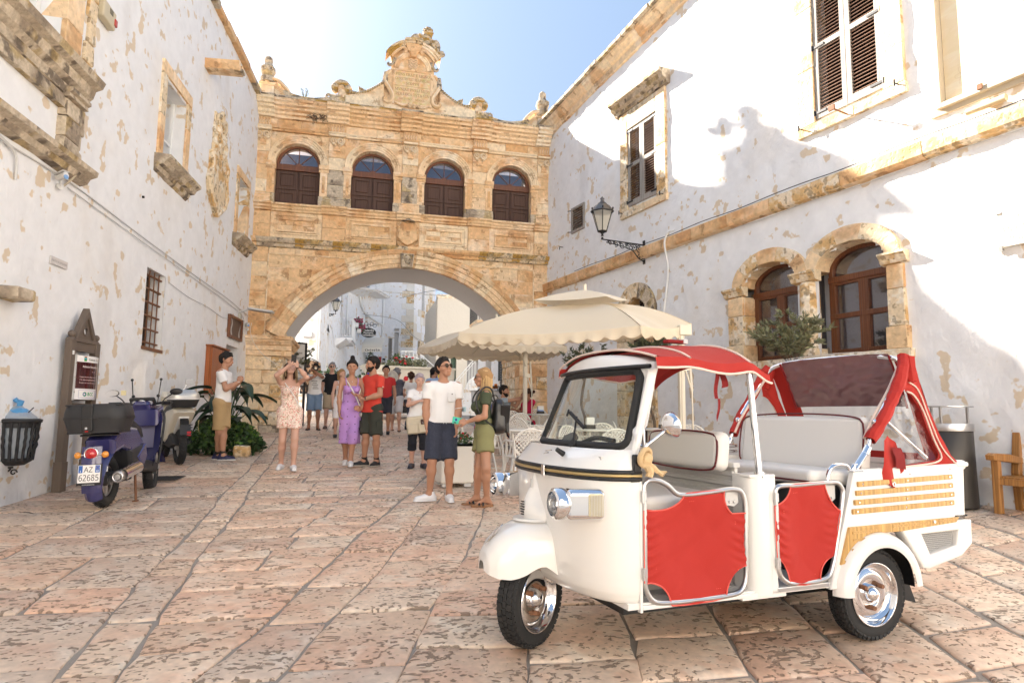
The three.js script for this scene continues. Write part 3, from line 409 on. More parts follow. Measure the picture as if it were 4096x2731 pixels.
course([[5.62,0],[5.64,.06],[5.72,.07],[5.74,.13],[5.8,.17],[5.86,.17],[5.885,.02]],-.01,[M.old,M.stones[4],M.lichen],.95,'string_course_stone');
course([[6.6,0],[6.62,.05],[6.66,.06],[6.69,.1],[6.74,.11],[6.77,.17],[6.815,.17],[6.83,0]],.34,[M.stones[1],M.stones[4],M.stones[2]],1.2,'sill_course_stone');
course([[8.84,0],[8.85,.05],[8.89,.06],[8.91,.09],[8.94,.09],[8.95,0]],.24,[M.stones[0],M.stones[4]],1.1,'architrave_stone');
course([[9.2,0],[9.21,.06],[9.27,.08],[9.3,.14],[9.36,.15],[9.4,.24],[9.45,.26],[9.47,.34],[9.53,.36],[9.56,.42],[9.62,.43],[9.63,0]],.3,[M.stones[0],M.stones[1],M.stones[4]],1.05,'cornice_stone');
course([[9.62,0],[9.625,.42],[9.66,.44],[9.69,.40],[9.74,.3],[9.8,.1],[9.82,0]],.3,[M.lichen,M.lichen,M.old],.8,'cornice_top_stone');

ashlar(XL,XR,8.95,9.2,.25,.62,0,false);
for(let i=0;i<4;i++){
const c=wx[i];for(const s of[-1,1]){const p=[[c + s*.8,8.0],[c + s*.8,8.83],[c,8.83],[c,8.78],...arcPts(c,wsp,.79,Math.PI / 2,Math.PI / 2 - s*Math.PI*.49,8)];add(AB,'stone_block',uvb(ext(shp(s>0?p:p),.06,.003,0,0,-.065),i,s),M.stones[(i + s + 1)% 5]);}
}

for(const[i,p]of px.entries()){
let a=p - pw,b=p + pw;if(i===0)a=XL;if(i===4)b=XR;
let y=7.12;for(const h of[.34,.42,.36,.5,.1]){add(AB,'pilaster_stone',block(a,b,y + .003,y + h - .003,-.06,.045,seed++,.008,.005),(i===1||i===2)&&y<7.8&&r()<.75?M.old:M.stones[[3,1,0][r()*3|0]]);y +=h;}
add(AB,'pilaster_base',uvb(rough(mould(a - .06,b + .06,[[6.83,0],[6.84,.12],[6.96,.13],[6.98,.1],[7.04,.1],[7.07,.06],[7.12,.05],[7.125,0]]),.008,seed++)),i % 2?M.old:M.stones[1]);
const e=.0;const con=sub(AB,'scroll_console',[clamp(p,XL + .17,XR - .17),0,0]);
add(con,'capital_block',uvb(bx2(-.2,.2,8.82,8.88,0,.16,.01)),M.stone);
for(const s of[-1,1]){const pts=[];for(let k=0;k<=22;k++){const t=k / 22,an=t*3.6*Math.PI,R=.095*(1 - t*.82);pts.push([s*(.09 + R*Math.cos(an + 2.2)*-1),8.71 + R*Math.sin(an + 2.2),.07 + .04*t]);}add(con,'scroll',tube(pts,.026,6,60),M.stone);add(con,'scroll_back',cyl(.1,.1,.07,s*.09,8.71,.045,Math.PI / 2,0,0,18),M.stone);add(con,'scroll_tail',rough(bar([s*.15,8.68,.06],[s*.04,8.56,.08],.045,7),.01,i),M.stone);}
add(con,'console_foot',uvb(rough(mould(-.075,.075,[[8.4,0],[8.42,.1],[8.45,.1],[8.47,.07],[8.55,.09],[8.6,.09],[8.61,0]]),.005,i)),M.stones[1]);
add(AB,'fluted_block',uvb(bx2(p - .2<XL?XL:p - .2,p + .2>XR?XR:p + .2,8.95,9.2,-.02,.06,.006)),M.stones[4]);for(let k=-2;k<=2;k++)if(p + k*.08>XL + .05&&p + k*.08<XR - .05)add(AB,'flute_rib',tf(cyl(.022,.022,.2,0,0,0,0,0,0,8),p + k*.075,9.08,.06),M.stones[1]);

if(i !==2)for(const[ya,yb]of[[5.89,6.24],[6.245,6.6]])add(AB,'pedestal_stone',block(Math.max(XL,p - .31),Math.min(XR,p + .31),ya,yb,-.06,.045,seed++,.008,.004),M.stones[r()*5|0]);else add(AB,'pedestal_stone',block(p - .31,p + .31,5.89,6.6,-.06,.045,seed++,.008,.004),M.stones[4]);
}

for(let i=0;i<4;i++){
const a=Math.max(XL,px[i]+ .31)+ .004,b=px[i + 1]- .314,c=(a + b)/ 2;const pan=sub(AB,'relief_panel');
add(pan,'panel_field',[[a + .2,c - .1],[c - .096,b - .2]].flatMap(([p,q])=>[block(p,q,6.12,6.26,-.06,-.035,seed++,.004,.004),block(p,q,6.264,6.43,-.06,-.037,seed++,.004,.004)]),M.stones[(i + 1)% 3]);
for(const[o,w,z]of[[0,.1,.012],[.1,.05,-.012],[.15,.05,.008]])add(pan,'panel_frame',frame(a + o,b - o,5.895 + o*1.15,6.6 - o,w,-.06,z,.008).map(g=>rough(g,.004,i)),M.stones[(i +(o>.1?1:3))% 5]);
}

{
const g=sub(AB,'coat_of_arms'),c=XC - .01,m=M.stones[4],o=[[0,6.5],[.16,6.52],[.25,6.42],[.22,6.25],[.25,6.12],[.12,5.98],[0,5.92]];
const full=[...o,...o.slice(1,-1).reverse().map(([x,y])=>[-x,y])];add(g,'shield',uvb(rough(ext(shp(full.map(([x,y])=>[c + x,y])),.08,.03,0,0,.04,0,0,0,2),.008,3)),m);
for(let i=0;i<full.length;i++){const a=full[i],b=full[(i + 1)% full.length];add(g,'border_scroll',bar([c + a[0]*1.08,a[1],.11],[c + b[0]*1.08,b[1],.11],.028,7),m);}
for(const s of[-1,1]){add(g,'scroll',tor(.05,.022,c + s*.16,6.5,.13,0,0,0,16,6),m);for(let k=0;k<6;k++)add(g,'tassel',lathe([[.004,.07],[.02,.05],[.012,.03],[.03,-.05],[0,-.05]],8,c + s*(.22 +(k % 3)*.035 -(k>2?.015:.02)),6.06 -(k>2?.14:0)+ .02*(k % 3),.08),m);add(g,'cord',tube([[c + s*.12,6.58,.09],[c + s*.28,6.45,.09],[c + s*.26,6.25,.08],[c + s*.25,6.12,.08]],.012,5),m);}
add(g,'hat',lathe([[.2,0],[.19,.02],[.09,.03],[.08,.08],[.04,.1],[0,.105]],18,c,6.56,.12),M.old);
add(g,'emblem',[tube([[c - .12,6.35,.13],[c,6.28,.15],[c + .12,6.36,.13]],.018,5),tube([[c - .1,6.1,.13],[c,6.18,.15],[c + .1,6.1,.13]],.018,5),tube([[c,6.15,.14],[c + .03,6.22,.15],[c,6.3,.14]],.016,5)],m);
const k=sub(AB,'keystone_mask');add(k,'keystone',uvb(rough(ext([[c - .17,5.62],[c + .17,5.62],[c + .13,5.27],[c - .13,5.27]],.22,.02,0,0,.02),.014,5,14)),M.old);
add(k,'face',rough(mg([sph(.1,c,5.47,.25,[1,1.15,.7]),sph(.035,c,5.45,.33),sph(.045,c - .05,5.5,.29),sph(.045,c + .05,5.5,.29),sph(.05,c,5.38,.28,[1.3,.8,1])]),.014,8,30),M.old);
}

const av=[[wr,-.3],[wr,.02],[wr + .05,.03],[wr + .055,.05],[wr + .1,.055],[wr + .105,.075],[wr + .15,.08],[wr + .17,.1],[wr + .2,.1],[wr + .205,-.05]];
for(let i=0;i<4;i++){
const c=wx[i],w=sub(AB,'arched_window');
for(let k=0;k<3;k++)add(w,'archivolt_stone',rough(ring(c,wsp,av,Math.PI*k / 3 + .004,Math.PI*(k + 1)/ 3 - .004,12),.004,i*3 + k),M.stones[[0,1,3][(k + i)% 3]]);
for(const s of[-1,1]){
const x0=s<0?c - ww - .2:c + ww,x1=x0 + .2;
add(w,'jamb',block(x0,x1,7.1,7.78,-.3,.05,seed++,.008,.004),M.stones[1]);add(w,'jamb_flute',uvb(bx2(x0 + .06,x1 - .06,7.2,7.68,.04,.062,.008)),M.stones[4]);add(w,'jamb_base',uvb(rough(mould(x0 - .02,x1 + .02,[[6.83,0],[6.84,.09],[6.98,.1],[7.02,.06],[7.1,.06],[7.11,0]]),.005,seed)),M.old);
add(w,'impost',uvb(rough(mould(x0 - .03,x1 + .03,[[7.77,0],[7.78,.06],[7.84,.08],[7.86,.12],[7.92,.13],[7.97,.13],[7.975,0]]),.004,seed++)),M.stones[1]);
}
add(w,'fanlight_frame',[ring(c,wsp + .03,[[.5,-.28],[.5,-.2],[.585,-.2],[.585,-.28],[.5,-.28]],0,Math.PI,24),bx2(c - ww,c + ww,wsp - .13,wsp + .04,-.28,-.17,.01),...[1,2,3].map(k=>bar([c,wsp + .03,-.24],[c + .52*Math.cos(k*Math.PI / 4),wsp + .03 + .52*Math.sin(k*Math.PI / 4),-.24],.012,6)),cyl(.07,.07,.05,c,wsp + .03,-.24,Math.PI / 2,0,0,16)].map(g=>uvb(g)),M.redW);
add(w,'pane',ext(shp([[c - .52,wsp + .03],[c + .52,wsp + .03],...arcPts(c,wsp + .03,.52,0,Math.PI,20)]),.004,0,0,0,-.252),phy(lin(.9,.92,1),.04,{transmission:1,thickness:0,ior:1.8}));
for(const[a,b]of[[c - ww,c - .004],[c + .004,c + ww]]){const sh=[bx2(a,b,wy0,wsp - .13,-.27,-.23,.004)],m=wy0 + .47;for(const[y0,y1]of[[wy0 + .02,m - .02],[m + .02,wsp - .15]]){sh.push(...frame(a + .03,b - .03,y0,y1,.075,-.24,-.2,.004),rbox(b - a - .26,y1 - y0 - .2,.03,.012,(a + b)/ 2,(y0 + y1)/ 2,-.225,0,0,0,1));}add(w,'shutter',sh.map(g=>uvb(g,i + a,i)),M.doorW);}
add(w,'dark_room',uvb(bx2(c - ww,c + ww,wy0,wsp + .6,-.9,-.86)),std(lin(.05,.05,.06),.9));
}

const Z0=-.38,Z1=-.05;
const half=[[XL,9.8],[XL,10.02],[-2.4,10.02],[-2.2,10.06],[-2.0,9.98],[-1.69,9.92],[-1.39,9.94],[-1.08,10.0],[-.9,10.05],[-.6,10.12],[-.3,10.2],[0,10.28],[.24,10.45],[.45,10.6]];
const slabs=[[0,4],[3,7],[6,9],[8,13]];
for(const s of[0,1])for(let q=0;q<4;q++){const seg=half.slice(slabs[q][0]+(q?1:0),slabs[q][1]+ 1);const a=[...seg];a.push([seg[seg.length - 1][0]- .003,9.78],[seg[0][0]+ .003,9.78]);const p=a.map(([x,y])=>[s?mx(x):x,y]);add(AB,'parapet_stone',uvb(rough(ext(shp(s?p.reverse():p),Z1 - Z0,.01,0,0,Z0),.012,seed++)),q<3?M.lichen:M.stones[0]);}
const rope=(pts,rr,name,m=M.lichen)=>{const c=new THREE.CatmullRomCurve3(P3(pts));const n=Math.round(c.getLength()/ .075);for(let k=0;k<n;k++){const p=c.getPointAt((k + .5)/ n),t=c.getTangentAt((k + .5)/ n);add(AB,name,tf(new THREE.SphereGeometry(rr,8,6),p.x,p.y,p.z,0,0,Math.atan2(t.y,t.x)+ .7,[.75,1.25,1.2]),m);}};
for(const s of[0,1]){
const X=x=>s?mx(x):x,f=s?-1:1;
rope([[X(-.5),10.26,-.1],[X(-.25),10.24,-.1],[X(0),10.34,-.1],[X(.25),10.5,-.1],[X(.44),10.66,-.1]],.06,'rope_bead');
{const g=sub(AB,'corner_finial');const cx=X(-2.66);
add(g,'pedestal',uvb(rough(bx2(cx - .17,cx + .17,9.8,10.1,Z0 - .02,Z1 + .1,.01),.006,3)),M.stones[3]);add(g,'pedestal_panel',uvb(bx2(cx - .1,cx + .1,9.87,10.04,Z1 + .1,Z1 + .115,.006)),M.stones[1]);add(g,'pedestal_cap',uvb(rough(mould(cx - .23,cx + .23,[[10.08,0],[10.09,.1],[10.13,.15],[10.17,.17],[10.19,.17],[10.2,0]].map(([y,z])=>[y,z - .1])),.005,3)),M.stones[1]);
add(g,'scroll_band',rough(tube([[X(-2.5),10.22,-.1],[X(-2.62),10.2,-.1],[X(-2.7),10.28,-.1],[X(-2.62),10.37,-.1],[X(-2.42),10.34,-.1],[X(-2.25),10.2,-.1],[X(-2.12),10.02,-.1],[X(-2.12),9.88,-.1],[X(-2.22),9.84,-.1],[X(-2.27),9.9,-.08],[X(-2.22),9.94,-.07]],.055,8,70),.006,2),M.stones[3]);
for(let k=0;k<7;k++){const a=.15 + k*.24;add(g,'shell_rib',rough(bar([X(-2.5),9.86,-.06],[X(-2.5)+ f*.27*Math.cos(a),9.86 + .3*Math.sin(a),-.04],.03,7,.05),.004,k),M.stones[0]);}add(g,'scroll_back',uvb(ext(shp([[X(-2.86),9.8],[X(-2.86),10.3],[X(-2.5),10.36],[X(-2.3),10.22],[X(-2.12),9.98],[X(-2.12),9.8]].sort(()=>0)),.2,0,0,0,Z0)),M.stones[0]);
add(g,'urn',uvb(rough(lathe([[0,10.28],[.2,10.28],[.2,10.42],[.15,10.46],[.17,10.52],[.2,10.6],[.19,10.7],[.13,10.78],[.1,10.84],[.11,10.92],[.1,11.0],[.05,11.05],[0,11.06]],16,X(-2.7),-.0,-.2),.016,5 + s,12)),M.old);for(const k of[-1,1])add(g,'urn_scroll',tor(.055,.026,X(-2.7)+ k*.09,10.64,-.03,0,0,0,14,6),M.old);}
{const g=sub(AB,'leaf_scroll');add(g,'curl',rough(tube([[X(-1.02),10.08,-.2],[X(-.78),10.1,-.2],[X(-.66),10.22,-.2],[X(-.74),10.4,-.2],[X(-.9),10.46,-.2]],.1,9,30),.02,s),M.lichen);add(g,'leaf_head',rough(mg([sph(.17,X(-.72),10.5,-.2,[1.25,.75,1]),sph(.14,X(-.9),10.38,-.2,[.8,1.1,1]),sph(.13,X(-.56),10.36,-.2,[.9,1.4,1])]),.03,4 + s,12),M.lichen);add(g,'leaf_stem',rough(bar([X(-.68),10.05,-.15],[X(-.74),10.42,-.12],.13,9,.08),.02,6),M.stones[3]);add(g,'small_curl',rough(tor(.06,.04,X(-1.06),10.08,-.15,0,0,0,14,7),.01,2),M.old);}
{const g=sub(AB,'flame_ornament');add(g,'flame',rough(mg([bar([X(-.02),10.3,-.18],[X(-.2),10.46,-.18],.08,8,.03),bar([X(-.18),10.28,-.18],[X(-.24),10.5,-.18],.06,8,.02),sph(.07,X(-.1),10.33,-.15)]),.015,s,15),M.lichen);}
{const g=sub(AB,'side_volute');const bk=[[X(.42),9.8],[X(.46),10.62],[X(.62),11.03],[X(.8),11.03],[X(.8),9.8]];add(g,'volute_back',uvb(ext(shp(s?bk.reverse():bk),.2,0,0,0,-.32)),M.stones[3]);add(g,'volute_band',rough(tube([[X(.62),11.02,-.05],[X(.5),10.88,-.03],[X(.47),10.68,0],[X(.58),10.48,.02],[X(.68),10.28,.03],[X(.66),10.12,.03],[X(.55),10.06,.03],[X(.46),10.12,.03],[X(.5),10.18,.04]],.06,8,60),.006,3),M.stones[3]);add(g,'volute_leaf',rough(bar([X(.5),10.95,-.05],[X(.46),10.6,-.02],.07,8,.09),.02,4),M.old);}
}
{
const g=sub(AB,'crest_cartouche'),c=XC,H=[[.46,9.8],[.46,10.1],[.66,10.35],[.5,10.7],[.64,11.02],[.66,11.4],[.62,11.6],[.84,11.75],[1.25,11.82]];const full=[...H,...H.slice(0,-1).reverse().map(([x,y])=>[mx(x),y])].reverse();
add(g,'cartouche_body',uvb(rough(ext(shp(full),.38,.012,0,0,-.4),.008,3)),M.stones[3]);
const ins=canv(512,512,(x,w,h)=>{x.fillStyle='#e2cba2';x.fillRect(0,0,w,h);const rr=rng(4);for(let i=0;i<900;i++){x.fillStyle=`rgba(${150 + rr() * 90 | 0},${110 + rr() * 80 | 0},${60 + rr() * 70 | 0},.10)`;x.beginPath();x.arc(rr()*w,rr()*h,4 + rr()*26,0,7);x.fill();}x.fillStyle='rgba(140,100,60,.85)';x.textAlign='center';x.font='58px serif';x.fillText('PONS ERAT E LIGNO',256,70,490);x.fillText('CONSTRVXIT MARMORE',256,142,500);x.fillText('SCOPPA',256,208,190);x.fillRect(0,234,w,4);x.fillText('MVNIAT PVBLI MIDS',256,310,500);x.fillText('PER LOCA TVTA VIA',256,382,480);x.font='40px serif';x.fillText('DIES · SEC · MDCCL',256,450,480);});
const slab=bx2(.74,1.76,10.06,11.03,-.02,.015);{const u=slab.attributes.uv,p=slab.attributes.position;for(let i=0;i<p.count;i++)u.setXY(i,(p.getX(i)- .74)/ 1.02,(p.getY(i)- 10.06)/ .97);}add(g,'inscribed_slab',slab,std(0xffffff,.9,{map:ins}));
add(g,'slab_frame',frame(.69,1.81,10.01,11.08,.05,-.03,.04,.008),M.stones[1]);
add(g,'lower_garland',[tube([[.75,10.06,.03],[1.0,9.97,.05],[1.16,10.04,.05]],.035,7),tube([[1.75,10.06,.03],[1.5,9.97,.05],[1.34,10.04,.05]],.035,7),sph(.07,1.19,10.0,.05),sph(.07,1.31,10.0,.05)].map((q,i)=>rough(q,.006,i)),M.stones[1]);
for(let k=0;k<5;k++)add(g,'arch_band',rough(ring(c,11.1,[[.4,-.1],[.4,.03],[.45,.05],[.48,.05],[.5,.08],[.53,.08],[.54,-.1]],Math.PI*k / 5 + .004,Math.PI*(k + 1)/ 5 - .004,8),.004,k),M.stones[3]);

for(const s of[-1,1])for(let k=0;k<6;k++){const a=Math.PI / 2 + s*(.25 + k*.42);add(g,'shell_lobe',rough(mg([sph(.085,c + s*.1 + .17*Math.cos(a),11.24 + .15*Math.sin(a),.0,[1,1,.8],10),sph(.05,c + s*.1 + .09*Math.cos(a),11.22 + .08*Math.sin(a),.05,1,8)]),.006,k),M.stones[1]);}for(const s of[-1,1])add(g,'shell_curl',tor(.04,.02,c + s*.06,11.17,.07,0,0,0,14,6),M.stones[1]);

const cp=[[.72,-.2],[.72,.05],[.76,.07],[.78,.13],[.82,.14],[.84,.2],[.9,.21],[.91,-.4]];for(const[p,q,m]of[[.52,1.28,M.stones[0]],[1.86,2.62,M.lichen]])for(let k=0;k<3;k++)add(g,'cap_moulding',rough(ring(c,11.02,cp,lerp(p,q,k / 3)+ .003,lerp(p,q,(k + 1)/ 3)- .003,6),.008,k),m);add(g,'cap_moulding',rough(ring(c,11.02,cp.map(([a,z])=>[a + .04,z +(z>0?.05:0)]),1.29,1.85,8),.008,9),M.lichen);
add(g,'cap_console',uvb(rough(ext([[-.22,11.82],[.22,11.82],[.16,11.62],[.1,11.58],[.06,11.46],[-.06,11.46],[-.1,11.58],[-.16,11.62]].reverse().map(([x,y])=>[c + x,y]),.2,.02,0,0,-.05),.006,4)),M.stones[1]);
for(const s of[-1,1]){add(g,'cap_scroll',rough(tube([[c + s*.62,11.42,.04],[c + s*.46,11.6,.07],[c + s*.3,11.7,.08],[c + s*.2,11.64,.08],[c + s*.24,11.57,.09],[c + s*.3,11.6,.1]],.045,7,34),.005,2),M.stones[1]);add(g,'side_scroll',rough(tube([[c + s*.52,11.38,.03],[c + s*.56,11.24,.05],[c + s*.66,11.14,.05],[c + s*.72,11.2,.05]],.045,7,24),.01,3),M.old);}
add(g,'metal_spike',bar([.98,11.9,-.1],[.95,12.05,-.1],.008,5),M.iron);
}
{
const g=sub(AB,'stone_putto',[-.16,-1.2,0]);g.scale.set(1.1,1.1,1.1);const m=M.lichen,c=(a,b,p,q)=>[bar(a,b,p,10,q),sph(p,...a,1,10),sph(q,...b,1,10)];
add(g,'body',rough(mg([sph(.135,1.66,12.34,-.15,[1,1.05,1]),...c([1.6,12.2,-.15],[1.6,11.96,-.12],.12,.13),...c([1.55,12.2,-.12],[1.44,12.22,-.05],.06,.05),...c([1.68,12.18,-.12],[1.84,12.06,-.1],.06,.05),...c([1.52,11.95,-.08],[1.46,11.98,.1],.08,.065),...c([1.46,11.98,.1],[1.44,11.84,.14],.06,.04),...c([1.7,11.94,-.08],[1.8,11.88,.1],.085,.065),...c([1.8,11.88,.1],[1.88,11.68,.12],.06,.04),sph(.05,1.92,11.67,.15)]),.016,5,16),m);
for(let k=0;k<16;k++){const a=k*2.4,b=.3 + k*.08;add(g,'curl',sph(.045,1.66 + .12*Math.cos(a)*Math.sin(b),12.36 + .13*Math.cos(b),-.15 + .12*Math.sin(a)*Math.sin(b),1,7),m);}
add(g,'wing',rough(mg([sph(.16,1.40,12.2,-.22,[1.2,.9,.4]),sph(.15,1.88,12.03,-.2,[.9,1.4,.4]),sph(.12,2.02,11.85,-.2,[1,.8,.4])]),.02,8,16),M.old);
}
{const g=sub(AB,'bird_nest'),rr=rng(77);const tw=[];for(let i=0;i<60;i++){const a=rr()*6.3,x=-1.28 +(rr()- .5)*.5,y=9.34 +(rr()- .5)*.16;tw.push(bar([x,y,.1 + rr()*.12],[x + .12*Math.cos(a),y - .1 + .1*Math.sin(a),.12 + rr()*.14],.006,4));}const t=add(g,'twigs',tw,std(lin(.12,.08,.055),.95));t.userData.kind='stuff';}
{const g=thing('dry_weed','thin dry weed sprouting from the left side of the bridge parapet','plant',[-1.7,9.9,-18.2]),rr=rng(5),st=[];for(let i=0;i<14;i++){const a=(rr()- .5)*.6,l=.15 + rr()*.22;st.push(bar([0,0,0],[l*a*1.4,l,(rr()- .5)*.1],.004,4));for(let k=0;k<4;k++)st.push(sph(.008,l*a*1.4 +(rr()- .5)*.05,l +(rr()- .5)*.04,0,1,5));}add(g,'stems',st,std(lin(.12,.12,.06),.9));}
}
// ---------- the pale stone church that faces the arch across the square, behind the viewer ----------
{
const g=thing('stone_church','pale stone church front facing the arch across the square','church',[2,0,17],Math.PI);
const ch=std(lin(.68,.64,.58),.9),o=[[-13,-.5],[13,-.5],[13,9],[9,10.5],[5,11],[4,14],[0,16],[-4,14],[-5,11],[-9,10.5],[-13,9]];
add(g,'facade',uvb(ext(shp(o,[arcPts(0,10,1.6,0,Math.PI*2,30),[[-1.4,-.45],[-1.4,4.6],[1.4,4.6],[1.4,-.45]].reverse()]),1.2,0,0,0,-1.2)),ch);
add(g,'portal',frame(-1.8,1.8,-.5,5,.4,-.1,.25),ch);add(g,'door_leaf',[bx2(-1.4,-.01,-.4,4.6,-.4,-.3),bx2(.01,1.4,-.4,4.6,-.4,-.3)].map(q=>uvb(q)),M.darkW);
const rs=sub(g,'rose_window');add(rs,'rose_ring',tor(1.6,.2,0,10,.05,0,0,0,40),ch);for(let k=0;k<12;k++)add(rs,'spoke',bar([0,10,-.2],[1.5*Math.cos(k*.5236),10 + 1.5*Math.sin(k*.5236),-.2],.07),ch);add(rs,'pane',cyl(1.6,1.6,.05,0,10,-.6,Math.PI / 2,0,0,30),M.dark);
add(g,'nave',uvb(bx2(-12,12,-.5,8.8,-9,-1.2)),ch);add(g,'steps',[bx2(-4,4,-.6,-.05,0,1.2),bx2(-3.4,3.4,-.05,.1,0,.8)].map(q=>uvb(q)),ch);
}
// ---------- the white three-wheeled open taxi (local x: rearwards from the front axle, z: its left side) ----------

function cloth(poly,cell,zf,uvs=1){
const xs=poly.map(p=>p[0]),ys=poly.map(p=>p[1]),x0=Math.min(...xs),x1=Math.max(...xs),y0=Math.min(...ys),y1=Math.max(...ys),nx=Math.ceil((x1 - x0)/ cell),ny=Math.ceil((y1 - y0)/ cell);
const inP=(x,y)=>{let c=false;for(let i=0,j=poly.length - 1;i<poly.length;j=i++)if((poly[i][1]>y)!==(poly[j][1]>y)&&x<(poly[j][0]- poly[i][0])*(y - poly[i][1])/(poly[j][1]- poly[i][1])+ poly[i][0])c=!c;return c;};
const near=(x,y)=>{let b=[x,y],m=1e9;for(let i=0;i<poly.length;i++){const p=poly[i],q=poly[(i + 1)% poly.length],dx=q[0]- p[0],dy=q[1]- p[1],t=clamp(((x - p[0])*dx +(y - p[1])*dy)/(dx*dx + dy*dy||1)),X=p[0]+ t*dx,Y=p[1]+ t*dy,d=(X - x)**2 +(Y - y)**2;if(d<m){m=d;b=[X,Y];}}return[b,Math.sqrt(m)];};
const pos=[],uv=[],idx=[],ok=[];for(let j=0;j<=ny;j++)for(let i=0;i<=nx;i++){let x=lerp(x0,x1,i / nx),y=lerp(y0,y1,j / ny);const inn=inP(x,y),[b,d]=near(x,y);ok.push(inn||d<cell*.75);if(!inn||d<cell*.5)[x,y]=b;pos.push(x,y,zf(x,y,inn?d:0));uv.push(x*uvs,y*uvs);}
for(let j=0;j<ny;j++)for(let i=0;i<nx;i++){const a=j*(nx + 1)+ i,b=a + 1,c=a + nx + 1,d=c + 1;if(ok[a]&&ok[b]&&ok[c])idx.push(a,b,c);if(ok[c]&&ok[b]&&ok[d])idx.push(c,b,d);}
const g=new THREE.BufferGeometry();g.setAttribute('position',new THREE.Float32BufferAttribute(pos,3));g.setAttribute('uv',new THREE.Float32BufferAttribute(uv,2));g.setIndex(idx);g.computeVertexNormals();return g;
}

function surf(nu,nv,f,us=1,vs=1){const pos=[],uv=[],idx=[];for(let j=0;j<=nv;j++)for(let i=0;i<=nu;i++){pos.push(...f(i / nu,j / nv));uv.push(i / nu*us,j / nv*vs);}for(let j=0;j<nv;j++)for(let i=0;i<nu;i++){const a=j*(nu + 1)+ i;idx.push(a,a + 1,a + nu + 1,a + nu + 1,a + 1,a + nu + 2);}const g=new THREE.BufferGeometry();g.setAttribute('position',new THREE.Float32BufferAttribute(pos,3));g.setAttribute('uv',new THREE.Float32BufferAttribute(uv,2));g.setIndex(idx);g.computeVertexNormals();return g;}
const qarc=(a,b,k,n=7)=>{const m=[(a[0]+ b[0])/ 2 + k[0],(a[1]+ b[1])/ 2 + k[1]];return Array.from({length:n + 1},(_,i)=>{const t=i / n;return[(1 - t)**2*a[0]+ 2*t*(1 - t)*m[0]+ t*t*b[0],(1 - t)**2*a[1]+ 2*t*(1 - t)*m[1]+ t*t*b[1]];});};
const tab=(T,y)=>{let i=0;while(i<T.length - 2&&y>T[i + 1][0])i++;const a=T[i],b=T[i + 1],t=clamp((y - a[0])/(b[0]- a[0]));return a.map((v,k)=>lerp(v,b[k],t));};
M.paint=phy(lin(.80,.775,.73),.32,{clearcoat:.8,clearcoatRoughness:.06,side:THREE.DoubleSide});M.paintIn=std(lin(.62,.60,.57),.5,{side:THREE.DoubleSide});
M.redC=std(lin(.42,.020,.012),.8,{bumpMap:T.weave,bumpScale:.0006,side:THREE.DoubleSide});M.redD=std(lin(.22,.010,.010),.85,{bumpMap:T.weave,bumpScale:.0006,side:THREE.DoubleSide});M.pipe=std(lin(.80,.62,.52),.7);M.pipeR=std(lin(.75,.12,.09),.7);M.vinyl=phy(lin(.76,.73,.68),.42,{clearcoat:.15});M.maroon=std(lin(.12,.01,.012),.6);
M.slatY=woodM(lin(.80,.47,.14),.4);M.clear=phy(lin(.95,.95,.95),.06,{transmission:1,thickness:0,ior:1.45,side:THREE.DoubleSide});
function wheel(parent,p,ry,R=.256,W=.115,nb=46){
const w=sub(parent,'wheel',p,[0,ry,0]),h=W / 2,rx=Math.PI / 2;
add(w,'tyre',lathe([[R*.66,-h*.62],[R*.72,-h*.9],[R*.86,-h*1.02],[R*.95,-h*.86],[R*.985,-h*.6],[R*.985,h*.6],[R*.95,h*.86],[R*.86,h*1.02],[R*.72,h*.9],[R*.66,h*.62]],48,0,0,0,rx),M.rubber);
const tr=[];for(let i=0;i<nb;i++){const a=i / nb*Math.PI*2;for(const[z,l,s]of[[-h*.52,h*.52,.25],[0,h*.38,0],[h*.52,h*.52,-.25]]){const g=box(R*2*Math.PI / nb*.78,.012,l,0,R*.992,z,0,s*.6);g.applyMatrix4(new THREE.Matrix4().makeRotationZ(a +(z?.05:0)));tr.push(g);}for(const z of[-h*.88,h*.88]){const g=box(R*2*Math.PI / nb*.7,.022,.008,0,R*.925,z,z>0?.5:-.5);g.applyMatrix4(new THREE.Matrix4().makeRotationZ(a));tr.push(g);}}add(w,'tread',tr,M.rubber);
add(w,'rim',lathe([[.0,-.01],[R*.2,-.01],[R*.3,-.004],[R*.46,.004],[R*.53,-.012],[R*.6,-.014],[R*.645,.012],[R*.675,.03],[R*.70,.034],[R*.71,.024],[R*.66,-.02],[0,-.03]].map(([r,z])=>[r,z + h*.5]),40,0,0,0,rx),M.chrome);
add(w,'hub_cap',lathe([[R*.2,0],[R*.19,.02],[R*.14,.042],[R*.06,.052],[0,.054]].map(([r,z])=>[r,z + h*.5 - .012]),24,0,0,0,rx),M.chrome);for(let i=0;i<3;i++){const a=i*2.094 + .5;add(w,'wheel_nut',cyl(.013,.015,.03,R*.31*Math.cos(a),R*.31*Math.sin(a),h*.5 + .012,rx,0,0,6),M.rust);}add(w,'inner_disc',cyl(R*.66,R*.66,.02,0,0,-h*.3,rx,0,0,24),M.black);
return w;
}
